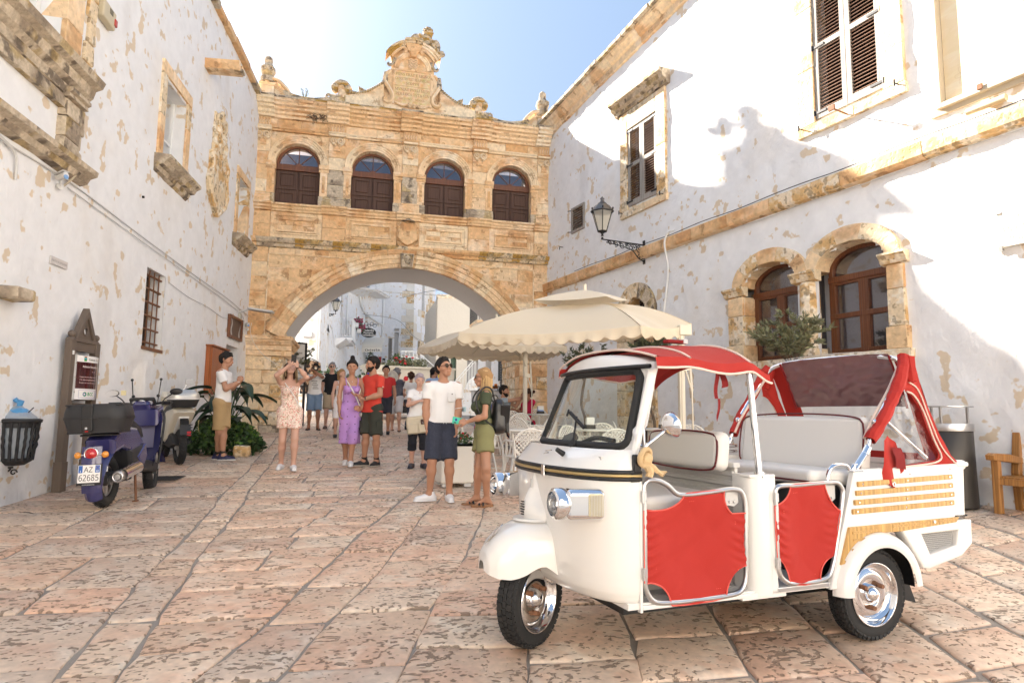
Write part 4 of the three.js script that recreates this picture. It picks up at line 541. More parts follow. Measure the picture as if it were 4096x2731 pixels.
{
const T3=thing('open_taxi','white three-wheeled open taxi with red canvas doors and canopy, filling the right foreground','three-wheeler',[.96,0,-3.64],8.6*D2R);
const prof=[[.325,.20,.54,.40],[.345,.14,.582,.375],[.40,.10,.598,.37],[.5,.085,.60,.37],[.7,.07,.60,.37],[.9,.055,.602,.37],[.975,.05,.603,.37],[1.0,.06,.60,.37],[1.04,.10,.592,.365],[1.075,.145,.582,.36],[1.095,.175,.572,.36]];
const at=(y,t,o=0)=>{const[,u0,W,ur]=tab(prof,y),a=t*Math.PI / 2,p=2 / 2.35,c=Math.pow(Math.cos(a),p),s=Math.sign(a)*Math.pow(Math.abs(Math.sin(a)),p);return[ur -(ur - u0 + o)*c,y,(W + o)*s];};
{const ys=[];for(let i=0;i<prof.length - 1;i++)for(let k=0;k<3;k++)ys.push(lerp(prof[i][0],prof[i + 1][0],k / 3));ys.push(1.095);
add(T3,'cab_body',surf(56,ys.length - 1,(s,v)=>at(ys[Math.round(v*(ys.length - 1))],1 - s*2)),M.paint);
add(T3,'cab_lining',surf(40,8,(s,v)=>at(lerp(.36,1.06,v),s*2 - 1,-.03)),M.paintIn);}
{const mk=(y,r,o)=>{const q=[];for(let i=0;i<=44;i++)q.push(at(y,1 - i / 22,o));return tube(q,r,6,90);};add(T3,'belt_trim',[mk(.986,.011,.006),mk(.952,.011,.006)],M.black);add(T3,'belt_inlay',mk(.969,.010,.007),std(lin(.5,.36,.16),.35,{metalness:.6}));const c=at(.969,.12,.02);add(T3,'belt_clip',rbox(.012,.06,.045,.005,c[0],.968,c[2],0,-.1),M.chrome);const e=at(.969,.97,.012);add(T3,'belt_end',rbox(.05,.06,.012,.003,.335,.968,.607),M.black);}

add(T3,'floor',[bx2(.3,1.75,.315,.345,-.59,.59),bx2(1.0,1.3,.3,.33,-.6,.6)],M.paint);add(T3,'chassis',[bx2(.45,2.6,.2,.31,-.3,.3),bar([1.93,.25,-.5],[1.93,.25,.5],.04),bx2(1.75,2.2,.22,.5,-.25,.25)],M.black);
add(T3,'floor_mat',bx2(.4,1.02,.347,.352,-.5,.5),M.grey);add(T3,'cab_edge',[bx2(.362,.378,.30,1.06,.575,.604,.004),bx2(.362,.378,.30,1.06,-.604,-.575,.004)],M.paint);

const wb=w=>[.20 + .15*(w / .52)**2,1.10,w],wt=w=>[.42 + .075*(w / .45)**2,1.525,w];
const ws=(s,v)=>{const p=wb(lerp(-.525,.525,s)),q=wt(lerp(-.45,.45,s));return p.map((x,i)=>lerp(x,q[i],v));};
add(T3,'windscreen',surf(24,12,(s,v)=>ws(.02 + s*.96,.02 + v*.96)),phy(lin(.86,.93,.88),.02,{transmission:1,thickness:0,ior:1.5,side:THREE.DoubleSide}));
{const rc=.13,loop=[];const rr=(cx,cy,a0,a1,rx,ry)=>{for(let i=0;i<=6;i++){const a=lerp(a0,a1,i / 6);loop.push(ws(cx + rx*Math.cos(a),cy + ry*Math.sin(a)));}};const H=Math.PI / 2;rr(.06,.13,Math.PI,1.5*Math.PI,.05,.12);for(let i=1;i<8;i++)loop.push(ws(.06 + .88*i / 8,.01));rr(.94,.13,-H,0,.05,.12);rr(.94,.84,0,H,.05,.14);for(let i=1;i<8;i++)loop.push(ws(.94 - .88*i / 8,.98));rr(.06,.84,H,Math.PI,.05,.14);const c=new THREE.CatmullRomCurve3(P3(loop),true);const g=new THREE.TubeGeometry(c,120,.024,8,true);add(T3,'windscreen_seal',g,M.rubber);

const outer=(s,v)=>{const w=(s - .5)*2;if(v<.5)return 0;};const N=96,lp=Array.from({length:N},(_,i)=>{const p=c.getPointAt(i / N);return[p.x,p.y,p.z];});
const out=lp.map(p=>{let[x,y,z]=p;const k=clamp((y - 1.10)/ .425),W=lerp(.575,.50,k);const cz=clamp(Math.abs(z)/ lerp(.525,.45,k));let q=[x,y,z];if(y<1.14){q=[x - .02,1.085,z*1.08];}else if(y>1.48)q=[x + .02,1.56,z*1.1];else q=[x + .055,y,Math.sign(z)*(W + .005)];if(y<1.2&&Math.abs(z)>.44)q=[.36,Math.min(y,1.1)- .02 +(y - 1.1)*.9,Math.sign(z)*.578];return q;});
const pos=[],idx=[];for(let i=0;i<N;i++)pos.push(...lp[i],...out[i]);for(let i=0;i<N;i++){const a=i*2,b=((i + 1)% N)*2;idx.push(a,a + 1,b,b,a + 1,b + 1);}const sg=new THREE.BufferGeometry();sg.setAttribute('position',new THREE.Float32BufferAttribute(pos,3));sg.setIndex(idx);sg.computeVertexNormals();add(T3,'windscreen_surround',sg,M.paint);}
for(const s of[-1,1])add(T3,'pillar',surf(6,10,(a,v)=>{const y=lerp(1.05,1.56,v),u=lerp(.345,.535,v),W=lerp(.592,.515,v),q=a*2 - 1;return[u + q*lerp(.022,.03,v),y,s*(W - .02 + .022*Math.sqrt(1 - q*q*.98))];}),M.paint);

const rf=(u,w)=>1.55 + .075*(1 -(w / .56)**2)+ .02*sst(.4,.75,u);
add(T3,'roof_shell',surf(24,10,(s,v)=>{const w=lerp(-.53,.53,s),uf=.40 + .08*(w / .5)**2,u=lerp(uf,.68,v),e=Math.min(1,v*5);return[u,lerp(1.54,rf(u,w),Math.sqrt(e))- .035*Math.pow(Math.abs(w)/ .53,8),w];}),M.paint);
add(T3,'roof_gutter',tube(Array.from({length:15},(_,i)=>{const w=lerp(-.53,.53,i / 14);return[.395 + .08*(w / .5)**2,1.535,w];}),.012,6,40),M.black);
const cv=(u,w)=>{const e=Math.abs(w)/ .56,end=sst(1.04,1.26,u),c=lerp(1.642,1.705,sst(.5,1,u));return lerp(c,1.575,Math.pow(e,2.6))- .07*end*end + .006*Math.sin(u*11 + w*2)+ .012*(nz(u*7,w*4,5)- .5)- .012*Math.sin(clamp((u - .7)/ .42)*Math.PI)*e*e;};
add(T3,'canopy',[surf(48,34,(s,v)=>{const w=lerp(-.57,.57,v),u=lerp(.53 - .06*(1 -(w / .57)**2),1.26 - .02*(w / .57)**2,s);return[u,cv(u,w)+ .008,w];}),surf(48,34,(s,v)=>{const w=lerp(-.565,.565,v),u=lerp(.54,1.25,s);return[u,cv(u,w)- .006,w];}),...[-1,1].map(k=>surf(40,4,(s,v)=>{const u=lerp(.49,1.26,s);return[u,cv(u,.57)+ .01 - v*(.052 + .005*Math.sin(u*14)),k*(.57 + .006*Math.sin(u*30)*v + .01*v)];})),surf(4,30,(s,v)=>{const w=lerp(-.57,.57,v);return[1.26 + s*.008,cv(1.26,w)+ .008 - s*.05,w];})],M.redC);
{const pp=[];for(const k of[-1,1])pp.push(tube(Array.from({length:20},(_,i)=>{const u=lerp(.49,1.265,i / 19);return[u,cv(u,.57)- .044 - .005*Math.sin(u*14),k*.582];}),.007,5,50));for(const u0 of[.49,.71,1.12])pp.push(tube(Array.from({length:17},(_,i)=>{const w=lerp(-.575,.575,i / 16),u=u0 -(u0<.5?.04*(1 -(w / .57)**2):0);return[u,cv(u,w)+ .012,w];}),.007,5,40));add(T3,'canopy_piping',pp,M.pipe);}
add(T3,'canopy_strap',[cloth([[.93,1.37],[.955,1.37],[.96,1.545],[.93,1.545]],.02,(x,y)=>.5 + .01*Math.sin(y*30)),cloth([[.985,1.43],[1.03,1.44],[1.03,1.545],[.985,1.545]],.02,(x,y)=>.48 + .015*Math.sin(y*40)),cloth([[.93,1.27],[.945,1.24],[.952,1.37],[.935,1.37]],.02,(x,y)=>.5 + .02*Math.sin(y*20))],M.redD);
{const b=sub(T3,'canopy_buckle',[.86,1.705,.22]);add(b,'strap',rbox(.12,.02,.05,.006,0,.01,0),M.redD);add(b,'clasp',rbox(.03,.03,.055,.005,.07,.012,0),M.lgrey);}
for(const s of[-1,1]){add(T3,'canopy_post',bar([1.165,.94,s*.57],[1.13,1.58,s*.545],.019,12),M.chrome);add(T3,'post_flange',[cyl(.05,.05,.01,1.165,.945,s*.57),cyl(.026,.03,.03,1.165,.955,s*.57)],M.chrome);}

{const md=(s,v)=>{const a=lerp(-.35,2.62,v),e=sst(-.35,.3,a),R=lerp(.30,.40,sst(.4,1.6,a)),cx=.03,cy=.265;const W=lerp(.10,.165,sst(.2,1.5,a)),q=s*2 - 1,k=Math.pow(Math.abs(q),2.6);const r0=R*(1 - .16*k);const drop=a<.2?0:0;return[cx - r0*Math.cos(a - .35)*(a<1.3?1:1),cy + r0*Math.sin(a - .35)*lerp(1,1.06,e)+(a<.6?.07*(1 - a / .6):0),q*W*(1 + .12*(1 - Math.abs(q)))];};

const S=[[-.262,.475,.035,.43],[-.25,.525,.085,.415],[-.21,.585,.125,.40],[-.15,.635,.155,.395],[-.06,.675,.175,.40],[.04,.695,.19,.41],[.12,.695,.20,.39],[.19,.66,.205,.372]];
add(T3,'front_mudguard',surf(28,28,(s,v)=>{const i=v*7,k=Math.min(6,Math.floor(i)),t=i - k,A=S[k],B=S[k + 1],L=A.map((x,j)=>lerp(x,B[j],t)),a=(s - .5)*Math.PI,p=.62,cz=Math.sign(Math.sin(a))*Math.pow(Math.abs(Math.sin(a)),p),cy=Math.pow(Math.cos(a),p);const arch=.05*Math.exp(-(((L[0]- .02)/ .09)**2))*(1 - cy);return[L[0],lerp(L[3]+ arch,L[1],cy),L[2]*cz];}),M.paint);
add(T3,'mudguard_badge',[tf(surf(6,10,(s,v)=>{const a=(s - .5)*2;return[lerp(-.245,-.135,v)- .006,lerp(.545,.655,v)+ .012 - .004*a*a,a*.018*Math.sin(v*Math.PI*.9 + .15)];}),0,0,0)],M.chrome);
const HC=[[.69,-.012,.125,.16],[.72,-.02,.12,.14],[.76,-.02,.10,.13],[.80,-.005,.075,.11],[.86,.022,.055,.08],[.92,.043,.04,.06],[.95,.05,.034,.05]];
add(T3,'horn_casing',[surf(20,24,(s,v)=>{const i=v*6,k=Math.min(5,Math.floor(i)),t=i - k,L=HC[k].map((x,j)=>lerp(x,HC[k + 1][j],t)),a=(s - .5)*Math.PI*1.1;return[L[1]+ .11*(1 - Math.cos(a))- .0,L[0],L[2]*Math.sin(a)*1.0];}),cyl(.12,.125,.012,.05,.688,0)],M.paint);add(T3,'horn_slot',[0,1,2,3,4,5].map(k=>rbox(.012,.007,.05 - Math.abs(k - 2.5)*.008,.003,-.022,.712 + k*.014,0)),M.black);add(T3,'casing_badge',rbox(.006,.05,.016,.002,.022,.885,.02),M.lgrey);}
for(const s of[-1,1]){
const h=sub(T3,'headlight',[s>0?.05:.08,.83,s*(s>0?.475:.44)],[0,s>0?.0:0,0]);
add(h,'housing',[rbox(.20,.15,.12,.03,.045,0,s*.035,0,s*-.25,0,3)],M.chrome);add(h,'bezel',lathe([[.062,.0],[.074,.0],[.079,.02],[.078,.06],[.06,.07]],30,-.045,0,s*.0,0,0,Math.PI / 2),M.chrome);add(h,'lens',lathe([[0,.012],[.03,.008],[.064,-.004]],24,-.058,0,0,0,0,Math.PI / 2),phy(lin(.9,.9,.88),.15,{transmission:.8,thickness:0}));add(h,'reflector',lathe([[.064,0],[.05,-.03],[.02,-.045],[0,-.05]],24,-.055,0,0,0,0,Math.PI / 2),M.chrome);
if(s>0){add(h,'turn_signal',rbox(.075,.11,.02,.008,.075,0,.105,0,-.28,0),phy(lin(.8,.72,.5),.25,{transmission:.35,thickness:0}));const rb=[];for(let k=0;k<9;k++)rb.push(box(.002,.1,.003,.045 + k*.0075,0,.116 + k*.0022 - .004));add(h,'signal_rib',rb,M.lgrey);}
}
wheel(T3,[.035,.255,0],33*D2R);add(T3,'front_fork',[bar([.035,.255,-.09],[.1,.62,-.06],.025),cyl(.03,.03,.12,.035,.255,-.08,Math.PI / 2)],M.black);

add(T3,'wiper',[cyl(.02,.025,.05,.205,1.10,.19,.6,0,.9),bar([.20,1.12,.19],[.27,1.26,.10],.006),bar([.243,1.285,.07],[.262,1.20,.20],.011),bar([.245,1.30,.05],[.225,1.265,.065],.006)],M.black);add(T3,'washer_nozzle',[cyl(.012,.016,.05,.105,1.07,.22,0,0,1.0)],M.black);
add(T3,'nameplate',[tube([[.085,1.05,.05],[.075,1.055,.09],[.08,1.06,.12]],.004,4),tube([[.095,1.065,.05],[.085,1.07,.10],[.09,1.075,.14]],.004,4)],M.chrome);
{const m=sub(T3,'wing_mirror');add(m,'arm',tube([[.34,1.04,.6],[.36,1.1,.64],[.45,1.18,.67],[.49,1.21,.68]],.008,7),M.chrome);add(m,'mirror_head',tf(lathe([[0,-.05],[.03,-.045],[.058,-.022],[.067,0],[.067,.008],[0,.008]],26),.50,1.225,.69,0,0,-1.35),M.chrome);add(m,'arm_block',rbox(.04,.09,.03,.006,.345,1.03,.605),M.black);}
{const k=thing('straw_tassel','knotted straw coloured ribbon tied to the mirror arm of the open taxi','ribbon',[.96,0,-3.64],8.6*D2R);const st=std(lin(.70,.50,.27),.9,{bumpMap:T.weave,bumpScale:.002});add(k,'loop',[tor(.042,.014,.375,1.065,.635,.3,.4,0,16,7),rough(sph(.034,.385,1.05,.635,[1,1.2,.8]),.01,3,40)],st);add(k,'tail',[rough(tube([[.38,1.03,.635],[.40,.99,.64],[.395,.965,.64]],.02,7),.006,1,50),rough(tube([[.39,1.03,.635],[.44,.995,.64],[.47,.975,.64]],.014,6),.006,2,50),...[0,1,2,3].map(i=>bar([.44,.995,.64],[.475 + i*.008,.965 + i*.008,.645],.004,4))],st);}

add(T3,'centre_post',[surf(18,6,(s,v)=>{const a=s*Math.PI,y=lerp(.315,.955,v);return[1.155 - .093*Math.cos(a)*(1),y,.47 + .145*Math.pow(Math.sin(a),.55)];}),bx2(1.062,1.248,.94,.957,.46,.605,.008),bx2(1.2,1.25,.315,.95,.4,.60,.006)],M.paint);
{const rb=[bx2(1.08,1.10,.34,1.0,-.6,.47)];for(let k=0;k<11;k++)rb.push(rbox(.018,.03,1.06,.007,1.075,.40 + k*.055,-.065));rb.push(rbox(.05,.03,1.1,.008,1.08,1.0,-.06));add(T3,'ribbed_partition',rb,M.paintIn);}
add(T3,'door_sill',[bx2(1.24,1.62,.318,.348,.56,.606,.004),bx2(.378,1.06,.312,.335,.55,.603,.004)],M.paint);add(T3,'sill_strip',bx2(1.24,1.61,.325,.343,.606,.609),M.steel);

{const s=sub(T3,'driver_seat');add(s,'backrest',rbox(.10,.22,.70,.045,1.0,1.075,.14,0,0,-.10,4),M.vinyl);add(s,'backrest_piping',[new THREE.TubeGeometry(new THREE.CatmullRomCurve3(P3([[.945,.985,-.18],[.945,.97,-.1],[.945,.97,.4],[.947,.99,.46],[.965,1.15,.46],[.968,1.175,.40],[.968,1.175,-.12],[.965,1.155,-.18]]),true),60,.006,5,true)],M.maroon);add(s,'cushion',rbox(.48,.10,.80,.04,.70,.80,.08,0,0,.04,3),M.vinyl);add(s,'seat_base',bx2(.52,.95,.35,.76,-.3,.42),M.paintIn);}
{const s=sub(T3,'rear_bench');add(s,'backrest',rbox(.10,.36,1.06,.04,2.06,1.10,0,0,0,-.14,4),M.vinyl);add(s,'backrest_piping',new THREE.TubeGeometry(new THREE.CatmullRomCurve3(P3([[1.985,.945,-.5],[1.985,.945,.5],[1.99,.98,.525],[2.03,1.24,.525],[2.035,1.27,.49],[2.035,1.27,-.49],[2.03,1.24,-.525],[1.99,.98,-.525]]),true),70,.006,5,true),M.maroon);add(s,'cushion',rbox(.46,.09,1.08,.035,1.80,.915,0,0,0,-.03,3),M.vinyl);add(s,'cushion_piping',bar([1.57,.90,-.53],[1.57,.90,.53],.006,5),M.maroon);add(s,'seat_base',bx2(1.6,2.0,.35,.87,-.5,.5),M.black);}
for(const w of[-.57]){add(T3,'side_rail',[bar([1.1,1.06,w],[2.0,1.05,w],.016,8),bar([1.1,1.02,w],[2.0,1.01,w],.012,8)],M.chrome);add(T3,'far_side_panel',[bx2(1.1,2.1,.35,.98,-.61,-.585),...[0,1,2].map(k=>rbox(.9,.03,.02,.006,1.55,.62 + k*.12,-.575))],M.paint);add(T3,'far_door_frame',tube([[.42,.40,-.6],[.42,.93,-.6],[.6,.88,-.6],[.98,.88,-.6],[1.02,.80,-.6],[1.02,.4,-.6]],.015,7),M.chrome);add(T3,'far_door_canvas',cloth([[.4,.4],[1.02,.4],[1.02,.78],[.9,.87],[.62,.86],[.4,.79]],.06,()=>-.6),M.redC);}

const door=(frame,poly,brass,hin,x0,x1)=>{
const d=sub(T3,'canvas_door');add(d,'tube_frame',tube(frame.map(p=>[p[0],p[1],.60]),.0145,9,130),M.steel);
add(d,'canvas',cloth(poly,.011,(x,y,e)=>{const sx=Math.min(x - x0,x1 - x),k=sst(.13,.02,sx);return .608 - .022*sst(0,.16,e)*sst(0,.2,sx)+ k*.006*Math.sin(y*130 + 3*Math.sin(x*20))*sst(0,.03,e)+ .004*Math.sin(x*17 + y*9)+ .003*Math.sin(y*31 - x*20);},1),M.redC);
const c=new THREE.CatmullRomCurve3(P3(poly.map(p=>[p[0],p[1],.609])),true,'catmullrom',.05);add(d,'canvas_hem',new THREE.TubeGeometry(c,220,.0042,5,true),M.pipeR);
const st=[];for(const o of[.055]){for(const[a,b]of brass){const n=Math.round(Math.hypot(b[0]- a[0],b[1]- a[1])/ .012);for(let i=0;i<n;i +=1){const t=(i + .5)/ n;st.push(box(Math.abs(b[0]- a[0])>.1?.006:.0016,Math.abs(b[1]- a[1])>.1?.006:.0016,.002,lerp(a[0],b[0],t),lerp(a[1],b[1],t),.6095 -(t>.15&&t<.85?.012:.006)));}}}add(d,'stitching',st,M.pipeR);
for(const[x,y]of hin)add(d,'hinge',[rbox(.03,.05,.03,.004,x,y,.60),cyl(.008,.008,.06,x - .012,y,.618)],M.steel);return d;};
door([[.391,.80],[.391,.92],[.41,.942],[.47,.943],[.535,.915],[.59,.872],[.64,.866],[.80,.874],[.961,.884],[1.005,.87],[1.029,.82],[1.03,.6],[1.02,.40],[.985,.352],[.90,.338],[.70,.334],[.537,.336],[.44,.352],[.396,.41],[.391,.5],[.391,.80]],
[...qarc([.383,.797],[.637,.872],[.07,-.06]),...qarc([.886,.885],[.935,.757],[-.035,-.02]),[1.037,.754],[1.03,.488],...qarc([1.03,.486],[.884,.335],[-.05,.06]),[.80,.322],[.62,.318],...qarc([.543,.322],[.383,.445],[.055,.06])],[[[.66,.83],[.88,.84]],[[.56,.37],[.87,.38]],[[.455,.50],[.455,.76]],[[.96,.48],[.96,.72]]],[[.383,.865],[.385,.49]],.385,1.03);
door([[1.247,.76],[1.247,.87],[1.27,.888],[1.4,.892],[1.64,.90],[1.715,.895],[1.75,.855],[1.745,.80],[1.70,.62],[1.66,.46],[1.62,.385],[1.55,.362],[1.40,.36],[1.32,.367],[1.262,.41],[1.247,.48],[1.247,.76]],
[...qarc([1.232,.785],[1.351,.897],[.045,-.035]),...qarc([1.598,.905],[1.722,.735],[-.03,-.04]),[1.685,.60],[1.648,.495],...qarc([1.645,.492],[1.545,.358],[-.055,.035]),[1.43,.35],...qarc([1.325,.36],[1.238,.507],[.02,.05]),[1.232,.65]],[[[1.37,.85],[1.58,.86]],[[1.345,.405],[1.53,.40]],[[1.30,.52],[1.30,.76]],[[1.655,.72],[1.61,.52]]],[[1.243,.83],[1.243,.48]],1.235,1.70);
for(const[x,y]of[[.955,.86],[1.665,.855]])add(T3,'latch_plate',[ext([[x - .04,y - .06],[x + .02,y - .07],[x + .05,y - .05],[x + .05,y + .03],[x - .03,y + .03]],.004,0,0,0,.575),cyl(.008,.008,.012,x - .01,y - .045,.582,Math.PI / 2,0,0,8),cyl(.008,.008,.012,x + .02,y - .045,.582,Math.PI / 2,0,0,8)],M.lgrey);

const side=[[1.615,.315],[1.66,.315],...arcPts(1.985,.26,.345,Math.PI*.93,Math.PI*.42,14),[2.2,.62],[2.70,.66],[2.765,.67],[2.78,.97],[2.72,.985],[1.86,.965],[1.83,.955],[1.745,.70]];
for(const s of[1,-1]){add(T3,'rear_side_panel',ext(shp(side),.03,.006,0,0,s>0?.588:-.618),M.paint);
add(T3,'rear_mudguard',surf(12,30,(a,v)=>{const an=lerp(Math.PI*1.0,Math.PI*.0 + .06,v),q=a,R=.338 - .085*q*q*1.0;const rr=lerp(.345,.255,Math.pow(q,1.6));return[1.985 + rr*Math.cos(an)*lerp(1,1.0,q),.27 + rr*Math.sin(an),s*(.60 + .075*Math.sin(q*Math.PI*.62))];}),M.paint);
wheel(T3,[1.955,.253,s*.56],s>0?0:Math.PI);add(T3,'wheel_arch',surf(4,20,(a,v)=>{const an=lerp(Math.PI,0,v);return[1.985 + .30*Math.cos(an),.27 + .30*Math.sin(an),s*lerp(.3,.62,a)];}),M.black);add(T3,'mud_flap',ext([[2.25,.34],[2.32,.33],[2.40,.145],[2.30,.17],[2.2,.24]],.014,0,0,0,s>0?.52:-.62),M.black);}
add(T3,'tailgate',[rbox(.03,.34,1.16,.01,2.77,.82,0),rbox(.10,.06,1.22,.02,2.79,.98,0)],M.paint);add(T3,'load_floor',bx2(1.7,2.75,.6,.63,-.58,.58),M.paintIn);
add(T3,'rear_corner',[surf(10,4,(s,v)=>{const a=s*Math.PI / 2;return[2.745 + .055*Math.sin(a),lerp(.672,.975,v),.56 + .062*Math.cos(a)];}),rbox(.11,.03,.12,.012,2.775,.985,.57)],M.paint);add(T3,'corner_strip',rbox(.012,.29,.008,.002,2.688,.83,.622),M.paint);add(T3,'rubber_strip',bx2(2.67,2.79,.662,.672,.555,.624),M.rubber);
for(const[k,y]of[.90,.825,.74].entries()){const l=sub(T3,'tail_light',[2.80,y,.53]);add(l,'shell',sph(.042,0,0,0,[.8,.95,1],16),M.paint);add(l,'lens',tf(lathe([[.04,0],[.03,.012],[0,.016]],18),.022,0,0,0,0,-Math.PI / 2),phy(lin(.5,.02,.02),.2));}

for(const[a,b,c,d]of[[1.838,.897,2.66,.922],[1.822,.846,2.66,.868],[1.805,.793,2.668,.813],[1.787,.742,2.662,.762]]){const s=sub(T3,'wood_slat');const L=Math.hypot(c - a,d - b),an=Math.atan2(d - b,c - a);add(s,'board',uvb(rbox(L,.030,.016,.005,(a + c)/ 2,(b + d)/ 2 - .01,.628,0,0,an)),M.slatY);for(const t of[.04,.5,.96])add(s,'screw',cyl(.0055,.0055,.004,lerp(a,c,t),lerp(b,d,t)- .01,.637,Math.PI / 2,0,0,8),M.chrome);}
{const s=sub(T3,'wood_skirt');const pl=[[1.68,.447],[1.735,.452],...arcPts(1.985,.26,.352,Math.PI*.80,Math.PI*.44,9),[2.2,.606],[2.665,.634],[2.69,.66],[1.755,.643]];add(s,'board',uvb(ext(shp(pl),.012,.004,0,0,.622)),M.slatY);for(const[a,b,y,e]of[[1.77,1.97,.618,0],[2.1,2.42,.638,.012],[2.5,2.64,.648,.004],[1.775,1.87,.575,0],[1.76,1.80,.52,0]])add(s,'routed_groove',rbox(b - a,.016,.004,.002,(a + b)/ 2,y,.639,0,0,.02),M.slatY);add(s,'bolt',cyl(.01,.01,.006,2.46,.645,.641,Math.PI / 2,0,0,12),M.chrome);}
{const s=sub(T3,'rear_bumper');const o=[[2.19,.607],[2.74,.632],[2.80,.628],[2.795,.50],[2.70,.435],[2.40,.378],[2.36,.385]],h=[[2.335,.583],[2.41,.438],[2.67,.482],[2.695,.592]];for(const w of[1,-1]){add(s,'bumper_end',ext(shp(o,[h]),.05,.012,0,0,w>0?.575:-.625,0,0,0,2),M.paint);}add(s,'bumper_bar',rbox(.07,.14,1.2,.03,2.775,.56,0),M.paint);
add(s,'mesh_backing',ext(shp(h),.004,0,0,0,.59),M.dark);const ho=[];for(let j=0;j<13;j++)for(let i=0;i<34;i++){const x=2.345 + i*.0106 +(j % 2)*.0053,y=.445 + j*.0112,inn=y<.583 - .0 +(x - 2.335)*.025&&x>2.335 +(.583 - y)*.52 + .004&&x<2.69 -(.592 - y)*.22&&y>.438 +(x - 2.41)*.169 + .004;if(inn)ho.push(tf(new THREE.TorusGeometry(.0056,.0018,3,6),x,y,.606));}const mh=add(s,'wire_mesh',ho,M.lgrey);mh.userData.kind='stuff';}

{
const h=sub(T3,'rear_hood');const W=.60,hoop=[[2.05,1.24,W],[2.17,1.40,W],[2.29,1.56,W - .01],[2.345,1.64,W - .05],[2.36,1.668,W - .14],[2.38,1.69,.2],[2.38,1.695,-.2],[2.37,1.68,-W + .14],[2.35,1.65,-W + .05],[2.29,1.56,-W + .01],[2.17,1.40,-W],[2.05,1.24,-W]];
add(h,'hoop',tube(hoop,.017,9,90),M.chrome);
for(const s of[1,-1]){add(h,'strut',[bar([1.857,.975,s*W],[1.965,1.085,s*W],.019,10),bar([1.955,1.075,s*W],[2.05,1.25,s*W],.014,10),cyl(.022,.022,.05,1.96,1.08,s*W,0,0,-.65),bar([2.17,1.25,s*(W - .02)],[2.50,1.03,s*(W - .02)],.014,8),sph(.024,2.05,1.245,s*W),sph(.02,2.045,1.215,s*W)],M.chrome);add(h,'pivot_bracket',[rbox(.08,.012,.05,.004,1.86,.962,s*W),rbox(.035,.05,.03,.005,1.858,.98,s*W)],M.chrome);}
add(T3,'grab_handle',tube([[1.65,.89,.585],[1.655,.93,.585],[1.69,.985,.585],[1.75,1.0,.585],[1.81,.99,.585],[1.845,.955,.585]],.013,8,40),M.chrome);
const rw=(s,v)=>{const w=lerp(-W,W,s),top=1.69 - .03*(w / W)**4,e=.012*Math.sin(v*5)+ .014*(nz(w*9,v*7,4,3)- .5);return[lerp(2.375,2.66,v)+ e,lerp(top,1.0,v),w];};
const part=(s0,s1,v0,v1,nu,nv)=>surf(nu,nv,(s,v)=>rw(lerp(s0,s1,s),lerp(v0,v1,v)));
add(h,'rear_canvas',[part(0,.14,0,1,10,30),part(.90,1,0,1,10,30),part(.14,.90,.93,1,30,4),part(.14,.9,0,.03,30,2)],M.redC);
add(h,'plastic_window',part(.14,.90,.46,.93,30,14),M.clear);
add(h,'rolled_window',surf(40,26,(s,v)=>{const p=rw(lerp(.135,.905,s),lerp(.0,.5,v));p[0]-=.03 + .016*Math.sin(v*Math.PI)+ .03*(nz(s*13,v*8,9,3)- .5);p[1]+=.01;return p;}),phy(lin(.17,.075,.08),.22,{clearcoat:.9,clearcoatRoughness:.12,side:THREE.DoubleSide}));add(h,'window_edge',[tube(Array.from({length:12},(_,i)=>{const p=rw(.135,i / 22);return[p[0]- .04,p[1],p[2]];}),.008,5),tube(Array.from({length:12},(_,i)=>{const p=rw(.905,i / 22);return[p[0]- .04,p[1],p[2]];}),.008,5)],M.redD);add(h,'clear_edge',tube(hoop.slice(4,8).map(p=>[p[0]- .01,p[1]+ .016,p[2]]),.02,8,40),M.clear);
for(const s of[1,-1]){
const Z=.607,ext2=(p,d,m=M.redC,nm='side_canvas',cell=.02)=>add(h,nm,cloth(p,cell,(x,y,e)=>s*(Z + d + .010*Math.sin(x*24 + y*31)*sst(0,.05,e)+ .006*(nz(x*20,y*20,3)- .5))),m);
ext2([[2.31,1.62],[2.36,1.66],[2.41,1.62],[2.47,1.42],[2.60,1.18],[2.70,1.04],[2.80,.97],[2.76,.93],[2.66,.955],[2.235,.925],[2.235,.985],[2.56,1.015],[2.585,1.035],[2.52,1.15],[2.43,1.34],[2.35,1.425],[2.31,1.435],[2.30,1.5]],.0);
add(h,'side_window',cloth([[2.31,1.43],[2.35,1.42],[2.43,1.335],[2.52,1.145],[2.58,1.03],[2.555,1.012],[2.235,.98],[2.16,1.17],[2.2,1.28]],.02,(x,y)=>s*(Z - .012 + .02*(nz(x*14,y*14,8,3)- .5))),M.clear);
add(h,'side_piping',[tube([[2.31,1.44,s*(Z + .01)],[2.36,1.425,s*(Z + .012)],[2.44,1.335,s*(Z + .012)],[2.53,1.145,s*(Z + .012)],[2.59,1.03,s*(Z + .012)],[2.555,1.008,s*(Z + .012)],[2.235,.978,s*(Z + .012)]],.006,5,60),tube([[2.33,1.50,s*(Z + .012)],[2.40,1.46,s*(Z + .014)],[2.50,1.27,s*(Z + .014)],[2.60,1.09,s*(Z + .014)],[2.76,.96,s*(Z + .012)]],.005,5,60)],M.pipe);
add(h,'rolled_canvas',rough(mg([tube([[2.35,1.67,s*(Z - .03)],[2.30,1.58,s*Z],[2.2,1.42,s*(Z + .01)],[2.08,1.26,s*(Z + .01)],[2.0,1.14,s*(Z - .01)]],.036,9,50),bar([2.37,1.66,s*(Z - .02)],[2.36,1.5,s*(Z + .01)],.045,8,.03)]),.012,5,22),M.redC);add(h,'roll_binding',tube([[2.32,1.60,s*(Z - .045)],[2.2,1.44,s*(Z - .035)],[2.06,1.27,s*(Z - .035)],[1.985,1.15,s*(Z - .04)]],.010,5,40),M.pipe);
